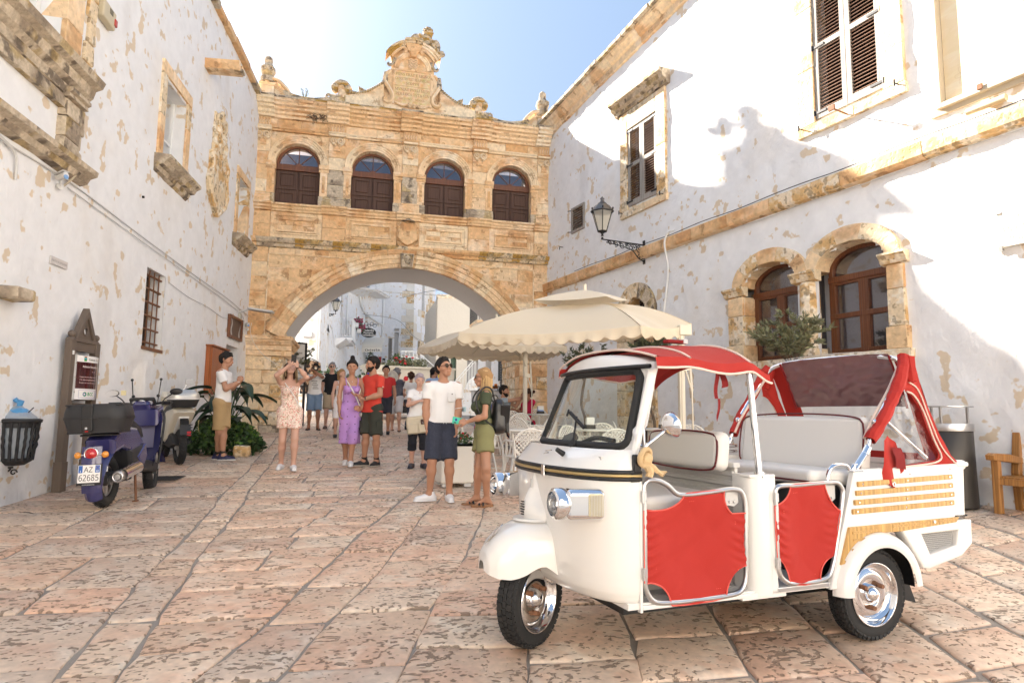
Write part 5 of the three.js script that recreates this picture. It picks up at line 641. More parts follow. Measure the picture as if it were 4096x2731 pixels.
if(s>0){add(h,'hanging_flap',[cloth([[2.065,1.14],[2.11,1.17],[2.18,1.13],[2.23,.96],[2.20,.93],[2.17,.835],[2.04,.905],[2.06,1.0]],.015,(x,y)=>Z + .02 + .02*Math.sin(x*40 + y*6)*.5)],M.redC);add(h,'flap_pocket',cloth([[2.12,1.10],[2.2,1.095],[2.235,.965],[2.15,.975]],.02,(x,y)=>Z + .04 + .004*Math.sin(y*50)),M.redD);add(h,'eyelet',[tor(.011,.004,2.13,.88,Z + .03,0,0,0,14,6)],M.chrome);}
for(const[x,y]of[[2.29,.945],[2.655,.968]])add(h,'turn_button',sph(.014,x,y,s*(Z + .014),[1,1,.6],10),M.chrome);
}
}
{
const s=sub(T3,'steering');add(s,'column',bar([.12,.5,0],[.33,1.08,0],.03),M.black);add(s,'handlebar',tube([[.40,1.13,-.30],[.36,1.14,-.15],[.33,1.10,0],[.36,1.14,.15],[.40,1.13,.30]],.014,7),M.black);add(s,'dash_shelf',bx2(.2,.36,1.04,1.06,-.5,.5),M.paintIn);add(s,'instrument',cyl(.06,.06,.03,.27,1.12,0,0,0,.7,20),M.black);}
}
// ---------- the street beyond the arch ----------
function house(name,label,a,b,h,o={}){
const g=thing(name,label,'house',[a[0],0,a[1]],Math.atan2(-(b[1]- a[1]),b[0]- a[0])),L=Math.hypot(b[0]- a[0],b[1]- a[1]);
const ops=(o.ops||[]);add(g,'wall',sheet(0,L,.3,h,.25,ops,.015,null,31 + L|0),o.mat||M.plaster);
add(g,'wall_core',[uvb(bx2(0,L,.2,h - .02,-(o.d||6),-.4)),...ops.flatMap(q=>reveal(q[0],q[1],q[2],q[3],.4))],o.mat||M.plasterS);
add(g,'parapet',uvb(rough(bx2(-.03,L + .03,h - .02,h + .16,-.4,.05),.01,4)),o.cap||M.pale);return g;
}
function hwin(g,x0,x1,y0,y1,kind,mat){
const w=sub(g,kind==='door'?'door':'window');const m=(x0 + x1)/ 2;
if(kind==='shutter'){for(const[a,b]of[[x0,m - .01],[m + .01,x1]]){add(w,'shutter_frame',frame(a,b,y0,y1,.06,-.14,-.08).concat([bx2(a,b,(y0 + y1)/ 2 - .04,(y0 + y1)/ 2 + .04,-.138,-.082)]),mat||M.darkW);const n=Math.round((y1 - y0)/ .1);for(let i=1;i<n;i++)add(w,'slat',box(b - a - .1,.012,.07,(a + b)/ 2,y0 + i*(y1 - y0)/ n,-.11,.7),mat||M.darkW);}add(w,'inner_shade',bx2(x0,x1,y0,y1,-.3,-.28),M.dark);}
else if(kind==='door'){add(w,'leaf',uvb(bx2(x0,x1,y0,y1,-.3,-.25)),mat||M.darkW);add(w,'leaf_panel',[frame(x0 + .08,x1 - .08,y0 + .15,(y0 + y1)/ 2 - .05,.06,-.26,-.23),frame(x0 + .08,x1 - .08,(y0 + y1)/ 2 + .05,y1 - .1,.06,-.26,-.23)].flat(),mat||M.darkW);}
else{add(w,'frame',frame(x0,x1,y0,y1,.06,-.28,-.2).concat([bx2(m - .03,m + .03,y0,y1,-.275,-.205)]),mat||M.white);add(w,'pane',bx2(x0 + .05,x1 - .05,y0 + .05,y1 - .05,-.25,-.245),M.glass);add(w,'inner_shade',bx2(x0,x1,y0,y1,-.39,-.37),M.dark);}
return w;
}
function balcony(g,x0,x1,y,d,rail=1){
const b=sub(g,'balcony');add(b,'slab',[uvb(bx2(x0,x1,y - .14,y,0,d,.02)),uvb(bx2(x0 + .05,x1 - .05,y - .24,y - .14,0,d - .08,.02)),uvb(ext([[0,y - .24],[d - .12,y - .24],[d*.4,y - .45],[0,y - .6]],x1 - x0 - .3,0,x0 + .15,0,0,0,-Math.PI / 2).scale(1,1,1).translate(0,0,0))],M.plasterS);
const R=[];for(const[p,q]of[[[x0 + .04,d - .05],[x1 - .04,d - .05]],[[x0 + .04,.02],[x0 + .04,d - .05]],[[x1 - .04,.02],[x1 - .04,d - .05]]]){const L=Math.hypot(q[0]- p[0],q[1]- p[1]),n=Math.round(L / .12);add(b,'handrail',[beam([p[0],y + rail,p[1]],[q[0],y + rail,q[1]],.04,.03),beam([p[0],y + .08,p[1]],[q[0],y + .08,q[1]],.03,.02)],M.white);for(let i=0;i<=n;i++)R.push(bar([lerp(p[0],q[0],i / n),y + .05,lerp(p[1],q[1],i / n)],[lerp(p[0],q[0],i / n),y + rail,lerp(p[1],q[1],i / n)],.012,5));}
for(const q of R)add(b,'baluster',q,M.white);return b;
}

const leafG=(()=>{const g=new THREE.BufferGeometry();g.setAttribute('position',new THREE.Float32BufferAttribute([0,0,0,.32,.04,.5,0,-.02,1.2,-.32,.04,.5],3));g.setAttribute('uv',new THREE.Float32BufferAttribute([0,0,1,.5,0,1,0,.5],2));g.setIndex([0,1,2,0,2,3]);g.computeVertexNormals();return g;})();
function leaves(parent,name,n,s,pt,mat,seed,wid=1,dir){
const r=rng(seed),o=new THREE.Object3D(),im=new THREE.InstancedMesh(leafG,mat,n),c=new THREE.Color();
for(let i=0;i<n;i++){const p=pt(r,i);o.position.set(p[0],p[1],p[2]);if(dir){const d=dir(p,r);o.lookAt(p[0]+ d[0]+(r()- .5)*.9,p[1]+ d[1]+(r()- .5)*.9,p[2]+ d[2]+(r()- .5)*.9);o.rotateZ(r()*6.28);}else o.rotation.set(r()*6.28,r()*6.28,r()*6.28);const k=s*(.7 + r()*.6);o.scale.set(k*wid,k,k);o.updateMatrix();im.setMatrixAt(i,o.matrix);const f=.7 + r()*.6;im.setColorAt(i,c.setRGB(f*(.9 + r()*.25),f,f*(.8 + r()*.3)));}
im.name=name;im.castShadow=im.receiveShadow=true;im.userData.kind='stuff';parent.add(im);return im;
}
const leafM=(r,g,b)=>phy(lin(r,g,b),.6,{transmission:.25,thickness:0,side:THREE.DoubleSide});
M.olive=leafM(.115,.135,.068);M.oliveL=leafM(.20,.21,.12);M.green=leafM(.05,.10,.022);M.ivy=leafM(.035,.085,.018);M.deep=std(lin(.018,.045,.022),.35,{side:THREE.DoubleSide});M.pink=std(lin(.55,.02,.14),.7,{side:THREE.DoubleSide});M.redF=std(lin(.5,.02,.03),.7,{side:THREE.DoubleSide});
M.bark=std(lin(.16,.12,.085),.95,{bumpMap:T.stoneB,bumpScale:.02});
const clump=(c,R,n=3)=>r=>{const k=c[r()*c.length|0],u=r()*2 - 1,a=r()*6.283,q=Math.cbrt(r())*R*(k[3]||1),s=Math.sqrt(1 - u*u);return[k[0]+ q*s*Math.cos(a),k[1]+ q*u,k[2]+ q*s*Math.sin(a)];};
function bush(name,label,p,w,h,d,n,s,mat,seed,flowers,fm){
const g=thing(name,label,'plant',p),r=rng(seed),cs=[];for(let i=0;i<10;i++)cs.push([(r()- .5)*w*.8,h*(.35 + r()*.5),(r()- .5)*d*.8,.8 + r()*.5]);
for(let i=0;i<6;i++){const c=cs[i];add(g,'stem',tube([[c[0]*.2,0,c[2]*.2],[c[0]*.6,c[1]*.5,c[2]*.6],[c[0],c[1],c[2]]],.012,5),M.bark);}
leaves(g,'foliage',n,s,clump(cs,Math.min(w,h,d)*.36),mat,seed + 1);if(flowers){for(let i=0;i<flowers;i++){const q=clump(cs,Math.min(w,h,d)*.42)(r);const f=[];for(let k=0;k<5;k++)f.push(tf(new THREE.CircleGeometry(.035,5),q[0]+ .03*Math.cos(k*1.26),q[1]+ .05,q[2]+ .06 + .03*Math.sin(k*1.26),r()- .5,r()- .5,0));add(g,'flower',f,fm||M.redF);}}return g;
}
function lantern(name,label,p,ry,L,sc=1){
const g=thing(name,label,'street lamp',p,ry);g.scale.setScalar(sc);const y=0,P=-.17;
add(g,'wall_plate',[bx2(0,.025,-.42,.1,-.035,.035,.006)],M.iron);add(g,'arm',[beam([0,0,0],[L,0,0],.03,.02),cyl(.02,.03,.05,L,.02,0)],M.iron);
const sp=(cx,cy,R,dir,t0)=>{const q=[];for(let k=0;k<=18;k++){const t=k / 18,a=t0 + dir*t*8.5;q.push([cx + R*(1 - t*.8)*Math.cos(a),cy + R*(1 - t*.8)*Math.sin(a),0]);}return tube(q,.009,5,36);};
const sc1=[];for(let k=0;k<6;k++){const x=.08 + k*(L - .16)/ 6 + .04,R=.085 - k*.008,yy=-.1 + k*.008;sc1.push(sp(x,yy,R,k % 2?1:-1,k*1.3),sp(x + .05,yy + .05,R*.6,k % 2?-1:1,k));}sc1.push(tube([[.02,-.36,0],[.16,-.3,0],[.3,-.16,0],[.5,-.1,0],[L - .1,-.05,0]],.012,5),sp(.1,-.28,.08,1,0));add(g,'scrollwork',sc1,M.iron);
const ln=sub(g,'lantern',[L,.07,0]);
const hx=(R,yy)=>Array.from({length:6},(_,k)=>[R*Math.cos(k*Math.PI / 3),yy,R*Math.sin(k*Math.PI / 3)]),b=hx(.1,.1),t=hx(.23,.52);
add(ln,'base',[lathe([[0,0],[.03,0],[.02,.04],[.05,.07],[.09,.09],[.09,.105],[0,.105]],12)],M.iron);
const fr=[];for(let k=0;k<6;k++){fr.push(bar(b[k],t[k],.01,5),bar(t[k],t[(k + 1)% 6],.013,5),bar(b[k],b[(k + 1)% 6],.01,5));fr.push(sph(.018,t[k][0]*1.08,.56,t[k][2]*1.08,[1,1.6,1],6));}add(ln,'cage',fr,M.iron);
for(let k=0;k<6;k++){const q=new THREE.BufferGeometry().setFromPoints(P3([b[k],b[(k + 1)% 6],t[(k + 1)% 6],b[k],t[(k + 1)% 6],t[k]]));q.computeVertexNormals();add(ln,'pane',q,M.lampGlass||=phy(lin(.9,.88,.8),.35,{transmission:.75,thickness:0,side:THREE.DoubleSide}));}
add(ln,'roof',[lathe([[.25,.52],[.24,.55],[.15,.66],[.09,.68],[.09,.71],[.05,.73],[.03,.78],[.05,.8],[.02,.84],[0,.86]],6)],std(lin(.16,.15,.14),.35,{metalness:.8}));add(ln,'bulb',lathe([[.02,.14],[.03,.2],[.045,.3],[.03,.38],[0,.4]],10),M.lgrey);return g;
}
lantern('street_lamp','black iron wall lantern on a scrolled bracket on the right building',[6.25,5.12,-13.36],-168.75*D2R,1.07,1.05);
lantern('street_lamp','black wall lantern on a scrolled bracket seen through the left of the arch',[-1.66,5.45,-28.6],0,.75,.9);
lantern('street_lamp','small black lantern on the distant house at the end of the street',[5.35,7.0,-46],Math.PI*.9,.5,.9);
{
const g=house('white_house','white house facing the arch just behind its left pier, floodlight on the wall',[-7,-26],[-1.45,-26],9,{ops:[[1.5,2.6,1.1,3.3]]});hwin(g,1.5,2.6,1.1,3.3,'door');add(g,'drain_pipe',tube([[5.45,1,.05],[5.45,8.5,.05]],.035,7),M.white);
{const f=thing('flood_light','grey rectangular floodlight on the white wall left inside the arch','floodlight',[-1.88,4.2,-25.98]);add(f,'housing',rbox(.34,.2,.16,.03,0,.02,.12),M.lgrey);add(f,'lens',rbox(.3,.06,.13,.01,0,-.1,.14),M.grey);add(f,'bracket',bx2(-.05,.05,-.03,.03,0,.06),M.lgrey);}
cable(g,'wire',[[4.0,5.3,.03],[4.4,4.95,.03],[4.8,4.9,.03],[5.2,5.1,.03],[5.4,6.0,.03]],.014,M.grey);
}
{
const g=house('white_house','tall white street front on the left with shuttered balcony door and arched doorway',[-1.45,-26],[-.6,-36.5],12,{ops:[[2.1,2.9,1.2,4.6,.3],[7.0,7.9,4.98,7.3],[5.2,5.7,2.2,3.4],[8.4,9.4,1.2,3.5]]});
hwin(g,2.1,2.9,1.2,4.9,'door',std(lin(.12,.15,.13),.7));hwin(g,7.0,7.9,4.98,7.3,'shutter');hwin(g,5.2,5.7,2.2,3.4);hwin(g,8.4,9.4,1.2,3.5,'door');
balcony(g,6.9,9.1,4.93,.62);add(g,'drain_pipe',tube([[9.6,7.5,.06],[9.7,6,.06],[10.3,5.6,.06]],.05,7),M.white);
add(g,'wire',tube([[3,5,.03],[4,4.7,.03],[4.6,4.2,.03]],.01,5),M.lgrey);
}
{const g=thing('flower_box','white flower box of magenta petunias hung on the balcony rail','flower box',[-.12,5.72,-34.9]);add(g,'box',bx2(-.1,.12,-.02,.2,-.3,.3,.02),M.white);const r=rng(8),cs=Array.from({length:8},()=>[(r()- .3)*.35,.3 +(r()- .5)*.25,(r()- .5)*.7,1]);leaves(g,'foliage',260,.07,clump(cs,.16),M.green,4);for(let i=0;i<40;i++){const q=clump(cs,.2)(r);add(g,'flower',mg([0,1,2].map(k=>tf(new THREE.CircleGeometry(.05,6),q[0],q[1]+ .03,q[2]+ .03,k*1.1 - 1,k*2,0))),M.pink);}
copyOf(g,'second white flower box further along the balcony rail, petunias spilling down',[.02,5.5,-35.7],0);}
{
const g=house('white_house','white inn front turned to the viewer with a high balcony above its awning',[-.6,-36.5],[1.53,-42],11.5,{ops:[[2.2,3.4,8.68,10.8],[3.6,4.3,1.4,3.9],[2.6,3.1,6.2,7.2]]});
hwin(g,2.2,3.4,8.68,10.8,'shutter',std(lin(.03,.05,.05),.7));hwin(g,3.6,4.3,1.4,3.9,'door');hwin(g,2.6,3.1,6.2,7.2);
balcony(g,1.6,4.2,8.45,1.0);add(g,'drain_pipe',tube([[1.2,9.2,.08],[1.6,7.6,.08],[2.4,7.1,.08],[5.5,6.8,.08]],.055,7),M.white);add(g,'drain_pipe',tube([[5.6,1,.08],[5.6,11,.08]],.06,7),M.white);
const rw=thing('creeper','green creeper climbing the white wall beside the inn door','plant',[.62,1.7,-39.3]);add(rw,'stem',tube([[0,0,.1],[.05,1.4,.12],[-.05,2.4,.1],[.15,3.2,.1]],.03,5),M.bark);leaves(rw,'foliage',900,.09,r=>{const t=r();return[(r()- .5)*.55*(1 - t*.5)+ .1*Math.sin(t*9),t*3.5,.08 + r()*.22];},M.green,12);
{const s=thing('hanging_sign','black oval wrought iron inn sign with white lettering on a scrolled bracket','sign',[.55,5.75,-37.4],-.1);const t=canv(256,160,(x,w,h)=>{x.fillStyle='#17181a';x.fillRect(0,0,w,h);x.fillStyle='#f4f1ea';x.textAlign='center';x.font='bold 50px serif';x.fillText('Osteria',128,58);x.font='bold 36px serif';x.fillText('Piazzetta',128,94);x.font='bold 42px serif';x.fillText('Cattedrale',128,134);});const e=ext(shp(arcPts(0,0,.42,0,Math.PI*2,30,.27)),.03,.006,0,0,-.015),u=e.attributes.uv,p=e.attributes.position;for(let i=0;i<p.count;i++)u.setXY(i,(p.getX(i)+ .42)/ .84,(p.getY(i)+ .27)/ .54);add(s,'board',e,std(0xffffff,.6,{map:t}));const q=[];for(let k=0;k<5;k++)q.push(tor(.1,.012,-.3 + k*.16,.42 +(k % 2)*.08,0,0,0,0,16,5));q.push(bar([-.55,.36,0],[.55,.5,0],.015,5),bar([0,.27,0],[0,.4,0],.01,5),tor(.13,.012,-.5,.2,0,0,0,0,16,5));add(s,'bracket',q,M.iron);}
{const s=thing('awning','small cream awning of the inn with lettering on its scalloped valance','awning',[1.15,4.75,-39.2],-.5),L=1.5;const t=canv(256,64,(x,w,h)=>{x.fillStyle='#efe9dc';x.fillRect(0,0,w,h);x.fillStyle='#3a3634';x.font='bold 44px serif';x.textAlign='center';x.fillText('Osteria',150,46);});add(s,'canopy',ring(0,0,[[.95,-L / 2],[.95,L / 2]],.25,1.4,14).applyMatrix4(new THREE.Matrix4().makeRotationY(-Math.PI / 2)),std(lin(.72,.68,.6),.9,{side:THREE.DoubleSide}));const vl=[];for(let i=0;i<8;i++)vl.push(ext([[-.094,0],[-.094,-.2],[-.05,-.25],[0,-.27],[.05,-.25],[.094,-.2],[.094,0]],.004,0,-L / 2 +(i + .5)*L / 8,.25,.915));const vg=mg(vl),u=vg.attributes.uv,p=vg.attributes.position;for(let i=0;i<p.count;i++)u.setXY(i,(p.getX(i)+ L / 2)/ L,(p.getY(i)+ .02)/ .27);add(s,'valance',vg,std(0xffffff,.9,{map:t}));}
{const s=thing('notice_sign','pair of red notice plates beside a dark round plate by the inn door','sign',[1.28,4.2,-40.9],-.3);add(s,'red_plate',bx2(-.2,-.02,0,.5,0,.03),std(lin(.35,.03,.03),.6));add(s,'red_plate',bx2(.0,.18,0,.5,0,.03),std(lin(.35,.03,.03),.6));add(s,'dark_plate',[bx2(.24,.42,.0,.4,0,.03)],M.iron);add(s,'round_face',cyl(.07,.07,.02,.33,.22,.035,Math.PI / 2),M.lgrey);}
}
{const g=house('white_house','plain white front with a narrow arched doorway and downpipe',[1.53,-42],[2.66,-42],13,{ops:[[.72,1.0,1.6,6.4,.35],[.36,.6,2.5,6.0]]});hwin(g,.72,1.0,1.6,6.5,'door',M.lgrey);hwin(g,.36,.6,2.5,6.0,'shutter',M.greyW);}
{
const g=house('stone_corner_house','pale corner house with big quoin stones and street name plate',[2.66,-42],[3.43,-42],13,{ops:[[.2,.5,8.8,9.2]],mat:M.plasterS});hwin(g,.2,.5,8.8,9.2);const r=rng(15);let y=1.5,i=0;const q2=[M.pale,std(lin(.72,.66,.56),.9,{bumpMap:T.stoneB,bumpScale:.01}),std(lin(.8,.77,.7),.9,{bumpMap:T.stoneB,bumpScale:.01})];while(y<12.8){const h=.36 + r()*.1,w=i % 2?.5:.78;add(g,'quoin_stone',block(.785 - w,.785,y + .004,y + h - .004,-.3,.03,i,.015,.01),q2[r()*3|0]);y +=h;i++;}
const s2=house('stone_side_wall','pale stone side of the corner house with tall windows and a brown door',[3.43,-42],[5.15,-45],13,{ops:[[1.2,1.7,7.2,10.2],[.75,1.15,1.7,6.0],[2.0,2.35,6.0,7.2]],mat:M.plasterS});hwin(s2,1.2,1.7,7.2,10.2,'shutter',M.lgrey);hwin(s2,.75,1.15,1.7,6.0,'door');hwin(s2,2.0,2.35,6.0,7.2);for(i=0,y=1.6;y<12.7;i++){const h=.42 + r()*.12;let x=.02;while(x<3.4){const w=.35 + r()*.5;if(r()<.5)add(s2,'wall_stone',block(x,Math.min(3.44,x + w),y + .004,y + h - .004,-.1,.028,i,.015,.012),q2[r()*3|0]);x +=w;}y +=h;}
const pl=thing('street_name_plate','pale marble street name plate reading VICO on the quoined corner','sign',[2.72,5.98,-41.94]);const t=canv(256,128,(x,w,h)=>{x.fillStyle='#d8d5cf';x.fillRect(0,0,w,h);x.fillStyle='#77736d';x.textAlign='center';x.font='40px serif';x.fillText('VICO',128,52);x.fillText('RUGGERO SAVINI',128,100,240);});add(pl,'plate',bx2(0,.5,0,.24,0,.03),std(0xffffff,.6,{map:t}));
}
{const g=house('distant_house','pale distant house closing the street below the open sky',[5.4,-55],[11,-55],8.5,{mat:std(lin(.62,.56,.46),.95,{bumpMap:T.plasterB,bumpScale:.01}),ops:[[1.2,2.2,2.5,5]]});hwin(g,1.2,2.2,2.5,5,'shutter',std(lin(.07,.1,.06),.7));const a=thing('roof_aerial','thin television aerial standing on the distant roof','aerial',[8.1,8.6,-55.2]);add(a,'mast',bar([0,0,0],[0,2.2,0],.03,6),M.grey);add(a,'boom',[bar([-1,2,0],[.1,2,0],.025,5),...[0,1,2,3,4].map(k=>bar([-1 + k*.25,2,-.25],[-1 + k*.25,2,.25],.015,4))],M.grey);}
{
const g=house('stone_house','pale house with green double doors behind the café parasols',[3.9,-33],[8,-33],7.2,{mat:std(lin(.66,.6,.5),.95,{bumpMap:T.plasterB,bumpScale:.01}),ops:[[.3,.62,1.4,4.2],[.75,1.05,1.4,4.2],[1.6,2.3,1.4,4.0]]});hwin(g,.3,.62,1.4,4.2,'door',std(lin(.08,.13,.09),.7));hwin(g,.75,1.05,1.4,4.2,'door',std(lin(.08,.13,.09),.7));hwin(g,1.6,2.3,1.4,4.0,'door',M.grey);
const s=thing('outside_stairs','white outside stairs with white iron railing behind the café','stairs',[4.2,1.2,-28]);for(let i=0;i<8;i++)add(s,'step',uvb(bx2(i*.14,1.4,i*.2,i*.2 + .2,-1.2,-.02)),M.lgrey);add(s,'side_wall',uvb(ext([[0,0],[1.4,0],[1.4,2.2],[.55,1.5],[0,.4]],.06,.005,0,0,-.02)),M.plasterS);add(s,'handrail',[bar([-.1,1.4,.06],[.9,2.6,.06],.02,6),bar([-.1,1.25,.06],[.9,2.45,.06],.012,6)],M.white);for(let k=0;k<8;k++)add(s,'baluster',bar([-.1 + k*.13,.3 + k*.12,.06],[-.1 + k*.13,1.4 + k*.156,.06],.012,5),M.white);
}
{
const g=house('cafe_house','stone café building on the right just behind the arch, dark doorway and carved balcony',[4.64,-25.2],[4.6,-20.25],8.6,{mat:M.plasterS,ops:[[1.6,2.7,1,3.4]]});
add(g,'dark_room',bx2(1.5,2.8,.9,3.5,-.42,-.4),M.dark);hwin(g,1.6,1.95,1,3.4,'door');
const bb=sub(g,'balcony');add(bb,'slab',uvb(rough(mould(1.0,2.6,[[4.2,0],[4.22,.12],[4.34,.16],[4.36,.3],[4.46,.34],[4.48,.5],[4.6,.55],[4.62,0]]),.015,3)),M.stones[0]);for(let k=0;k<3;k++)add(bb,'carved_bracket',rough(mg([sph(.2,1.15 + k*.65,4.2,.2,[.6,1,1.2]),sph(.14,1.15 + k*.65,4.02,.1,[.6,1,1.1])]),.02,k),M.stones[1]);add(bb,'handrail',[bar([1,5.5,.52],[2.6,5.5,.52],.02,6),bar([1,5.5,.52],[1,5.5,0],.02,6),bar([2.6,5.5,.52],[2.6,5.5,0],.02,6)],M.iron);for(let k=0;k<=12;k++)add(bb,'baluster',bar([1 + k*.133,4.62,.52],[1 + k*.133,5.5,.52],.01,5),M.iron);for(let k=0;k<5;k++)add(bb,'baluster',bar([2.6,4.62,k*.11],[2.6,5.5,k*.11],.01,5),M.iron);add(bb,'side_panel',bx2(1,1.02,4.62,5.5,0,.5),M.lgrey);
for(const[z,y,h,l]of[[-20.75,2.35,.75,'upper left'],[-20.42,1.95,1.1,'lower right']]){const m=thing('menu_board',l==='upper left'?'short black menu slate hung by the café doorway':'long black menu slate hung next to the shorter one on the café wall','menu board',[4.54,y,z],-Math.PI / 2);const t=canv(128,256,(x,w,hh)=>{x.fillStyle='#24262a';x.fillRect(0,0,w,hh);x.fillStyle='#c9c9c4';const rr=rng(z*100|0);for(let k=0;k<12;k++){x.font='15px sans-serif';x.fillText(['CAFFE','TOAST','BIRRA','VINO','PIZZA','INSALATA','FRUTTA','SPRITZ'][rr()*8|0],16,24 + k*19);}});add(m,'board',bx2(-.16,.16,0,h,0,.02),std(0xffffff,.8,{map:t}));}
const cr=thing('orange_crate','black plastic crate heaped with oranges on the café counter','crate',[4.35,2.02,-20.9],0);add(cr,'crate',[...frame(-.2,.2,0,.16,.02,-.15,-.13),...frame(-.2,.2,0,.16,.02,.13,.15),bx2(-.2,.2,0,.02,-.15,.15),...[0,1,2].flatMap(k=>[bx2(-.2,.2,.04 + k*.04,.055 + k*.04,.13,.148),bx2(-.2,-.18,.04 + k*.04,.055 + k*.04,-.15,.15)])],M.black);const r=rng(3);for(let k=0;k<16;k++){const o=one('orange',sph(.045,0,0,0,1,10),std(lin(.75,.22,.01),.5),'orange fruit piled in the black crate on the café counter','orange','oranges in the crate');o.position.set(4.35 +(r()- .5)*.3,2.13 +(k>10?.07:0)+ r()*.02,-20.9 +(r()- .5)*.2);}
const ct=thing('cafe_counter','white café serving counter with a glass front by the doorway','counter',[4.2,1.0,-21]);add(ct,'cabinet',rbox(.9,1.0,.6,.03,-.05,.5,0),M.white);add(ct,'worktop',rbox(1.0,.03,.66,.01,-.05,1.01,0),M.lgrey);
}
for(const[i,pts]of[[[-1.3,6.6,-28],[.8,6.25,-27],[3.2,5.75,-24.5]],[[2.5,8.6,-41.8],[4,8.1,-36],[4.5,5.6,-24]],[[.2,6.9,-38],[2.6,7.0,-41.5],[3.4,6.2,-41.7],[5,5.9,-44.5]],[[3.4,8.0,-41.9],[5.2,7.9,-46],[8,7.7,-54]]].entries())one('overhead_wire',tube(pts,.018,5,40),M.grey,['grey overhead wire crossing the street just under the arch crown','grey overhead wire from the corner house to the right balcony','grey wire looped along the inn and the quoined corner','grey wire running from the corner house towards the distant roof'][i],'wire');
{
const t=thing('small_lorry','cream box lorry standing across the street beyond the arch, front to the left','lorry',[.0,GY(1,-23.5),-23.6],.16),m=phy(lin(.66,.62,.53),.4,{clearcoat:.3});
add(t,'cab',ext([[.0,.35],[.02,.85],[.45,1.58],[.62,1.66],[1.35,1.66],[1.35,.35]],1.5,.04,0,0,-1.5,0,0,0,2),m);add(t,'windscreen',tf(new THREE.PlaneGeometry(.02,.02),0,-5,0),M.dark);t.remove(t.children[1]);
add(t,'windscreen',surf(2,2,(s,v)=>[lerp(.0,.40,v)+ .02,lerp(.92,1.54,v),lerp(.02,-1.48,s)]),std(lin(.10,.22,.34),.06,{side:THREE.DoubleSide}));add(t,'side_window',ext([[.2,.95],[.55,1.5],[1.05,1.5],[1.05,.95]],.01,0,0,0,.035),std(lin(.06,.12,.18),.06));add(t,'door',frame(.15,1.12,.4,1.58,.03,.036,.05),m);  // reflected sky is put into the blue of the opaque windscreen
add(t,'cargo_box',[bx2(1.0,3.6,.75,1.92,-1.5,.06,.03),ext([[.62,1.66],[1.0,1.66],[1.0,1.95],[.3,1.98]],1.5,.01,0,0,-1.5)],m);add(t,'box_rim',[bx2(.98,3.63,1.86,1.94,.06,.10,.01),bx2(2.2,2.24,.8,1.86,.06,.085)],m);add(t,'chassis',bx2(.2,3.5,.25,.75,-1.3,-.1),M.black);for(const x of[.55,2.9]){const w=sub(t,'wheel',[x,.3,-.05]);add(w,'tyre',tor(.23,.08,0,0,0),M.rubber);add(w,'rim',cyl(.17,.17,.1,0,0,0,Math.PI / 2),M.lgrey);}
for(const[x,c]of[[2.75,lin(.03,.08,.4)],[2.95,lin(.75,.55,.03)],[3.15,lin(.55,.03,.05)]])add(t,'sticker',bx2(x,x + .17,1.5,1.78,.06,.066),std(c,.6));add(t,'round_sign',[cyl(.08,.08,.006,1.75,1.5,.064,Math.PI / 2),tor(.075,.012,1.75,1.5,.066)],M.redF);add(t,'handle',tor(.05,.012,1.45,1.4,.1),M.iron);add(t,'lamp',rbox(.14,.1,.06,.01,.95,1.87,.1),M.grey);add(t,'lamp',rbox(.14,.1,.06,.01,-.0 + .35,1.87,.03),M.grey);
}
{const y=2.92,t=thing('raised_terrace','white raised terrace wall with railings behind the cream lorry','wall',[.9,1.0,-27.2]);add(t,'wall',uvb(bx2(0,2.3,0,y - 1,-1.5,0)),M.plasterS);for(const[a,b]of[[[.9,2.9,-.9],[1.6,2.9,-.9]],[[1.6,2.9,-.9],[2.5,2.1,-.5]],[[.9,2.65,-.9],[1.6,2.65,-.9]],[[1.6,2.65,-.9],[2.5,1.85,-.5]]])add(t,'handrail',bar(a,b,.018,6),M.white);for(let k=0;k<5;k++)add(t,'baluster',bar([.95 + k*.16,1.9,-.9],[.95 + k*.16,2.9,-.9],.012,5),M.white);
bush('grey_green_shrub','rounded grey green shrub at the left on the terrace behind the lorry',[1.25,y - .05,-27.0],.75,.5,.5,700,.07,M.oliveL,61);bush('geranium','bushy geranium with red flowers between two grey shrubs on the terrace',[1.75,y - .05,-27.1],.85,.8,.5,900,.08,M.green,62,22);bush('grey_green_shrub','rounded grey green shrub at the right on the terrace behind the lorry',[2.35,y - .05,-26.9],.95,.52,.5,900,.07,M.oliveL,63);
bush('potted_shrub','leafy green potted shrub by the white house, left of the man in black',[-1.15,GY(-1,-24)+ .9,-24.4],.8,.9,.6,900,.08,M.green,64);bush('potted_shrub','dark leafy potted shrub behind the right shoulder of the man in black',[-.35,GY(0,-24)+ .8,-24.6],.8,.75,.6,900,.08,M.olive,65);bush('potted_shrub','small green shrub just left of the lorry windscreen',[.35,GY(0,-25)+ 1.1,-25.6],.6,.7,.5,600,.08,M.green,66);}
{const t=thing('display_frame','tall dark framed display stand just inside the left pier of the arch','display stand',[-1.72,GY(-1.7,-20.4),-20.5],.5);add(t,'post',[bx2(-.24,-.18,0,2.5,-.03,.03),bx2(.18,.24,0,2.5,-.03,.03)],M.iron);add(t,'frame',frame(-.24,.24,1.15,2.5,.05,-.02,.04),M.iron);add(t,'sheet',bx2(-.19,.19,1.2,2.45,0,.012),M.lgrey);for(let k=0;k<6;k++)add(t,'menu_text',bx2(-.12,.1,1.4 + k*.15,1.45 + k*.15,.012,.016),M.grey);}
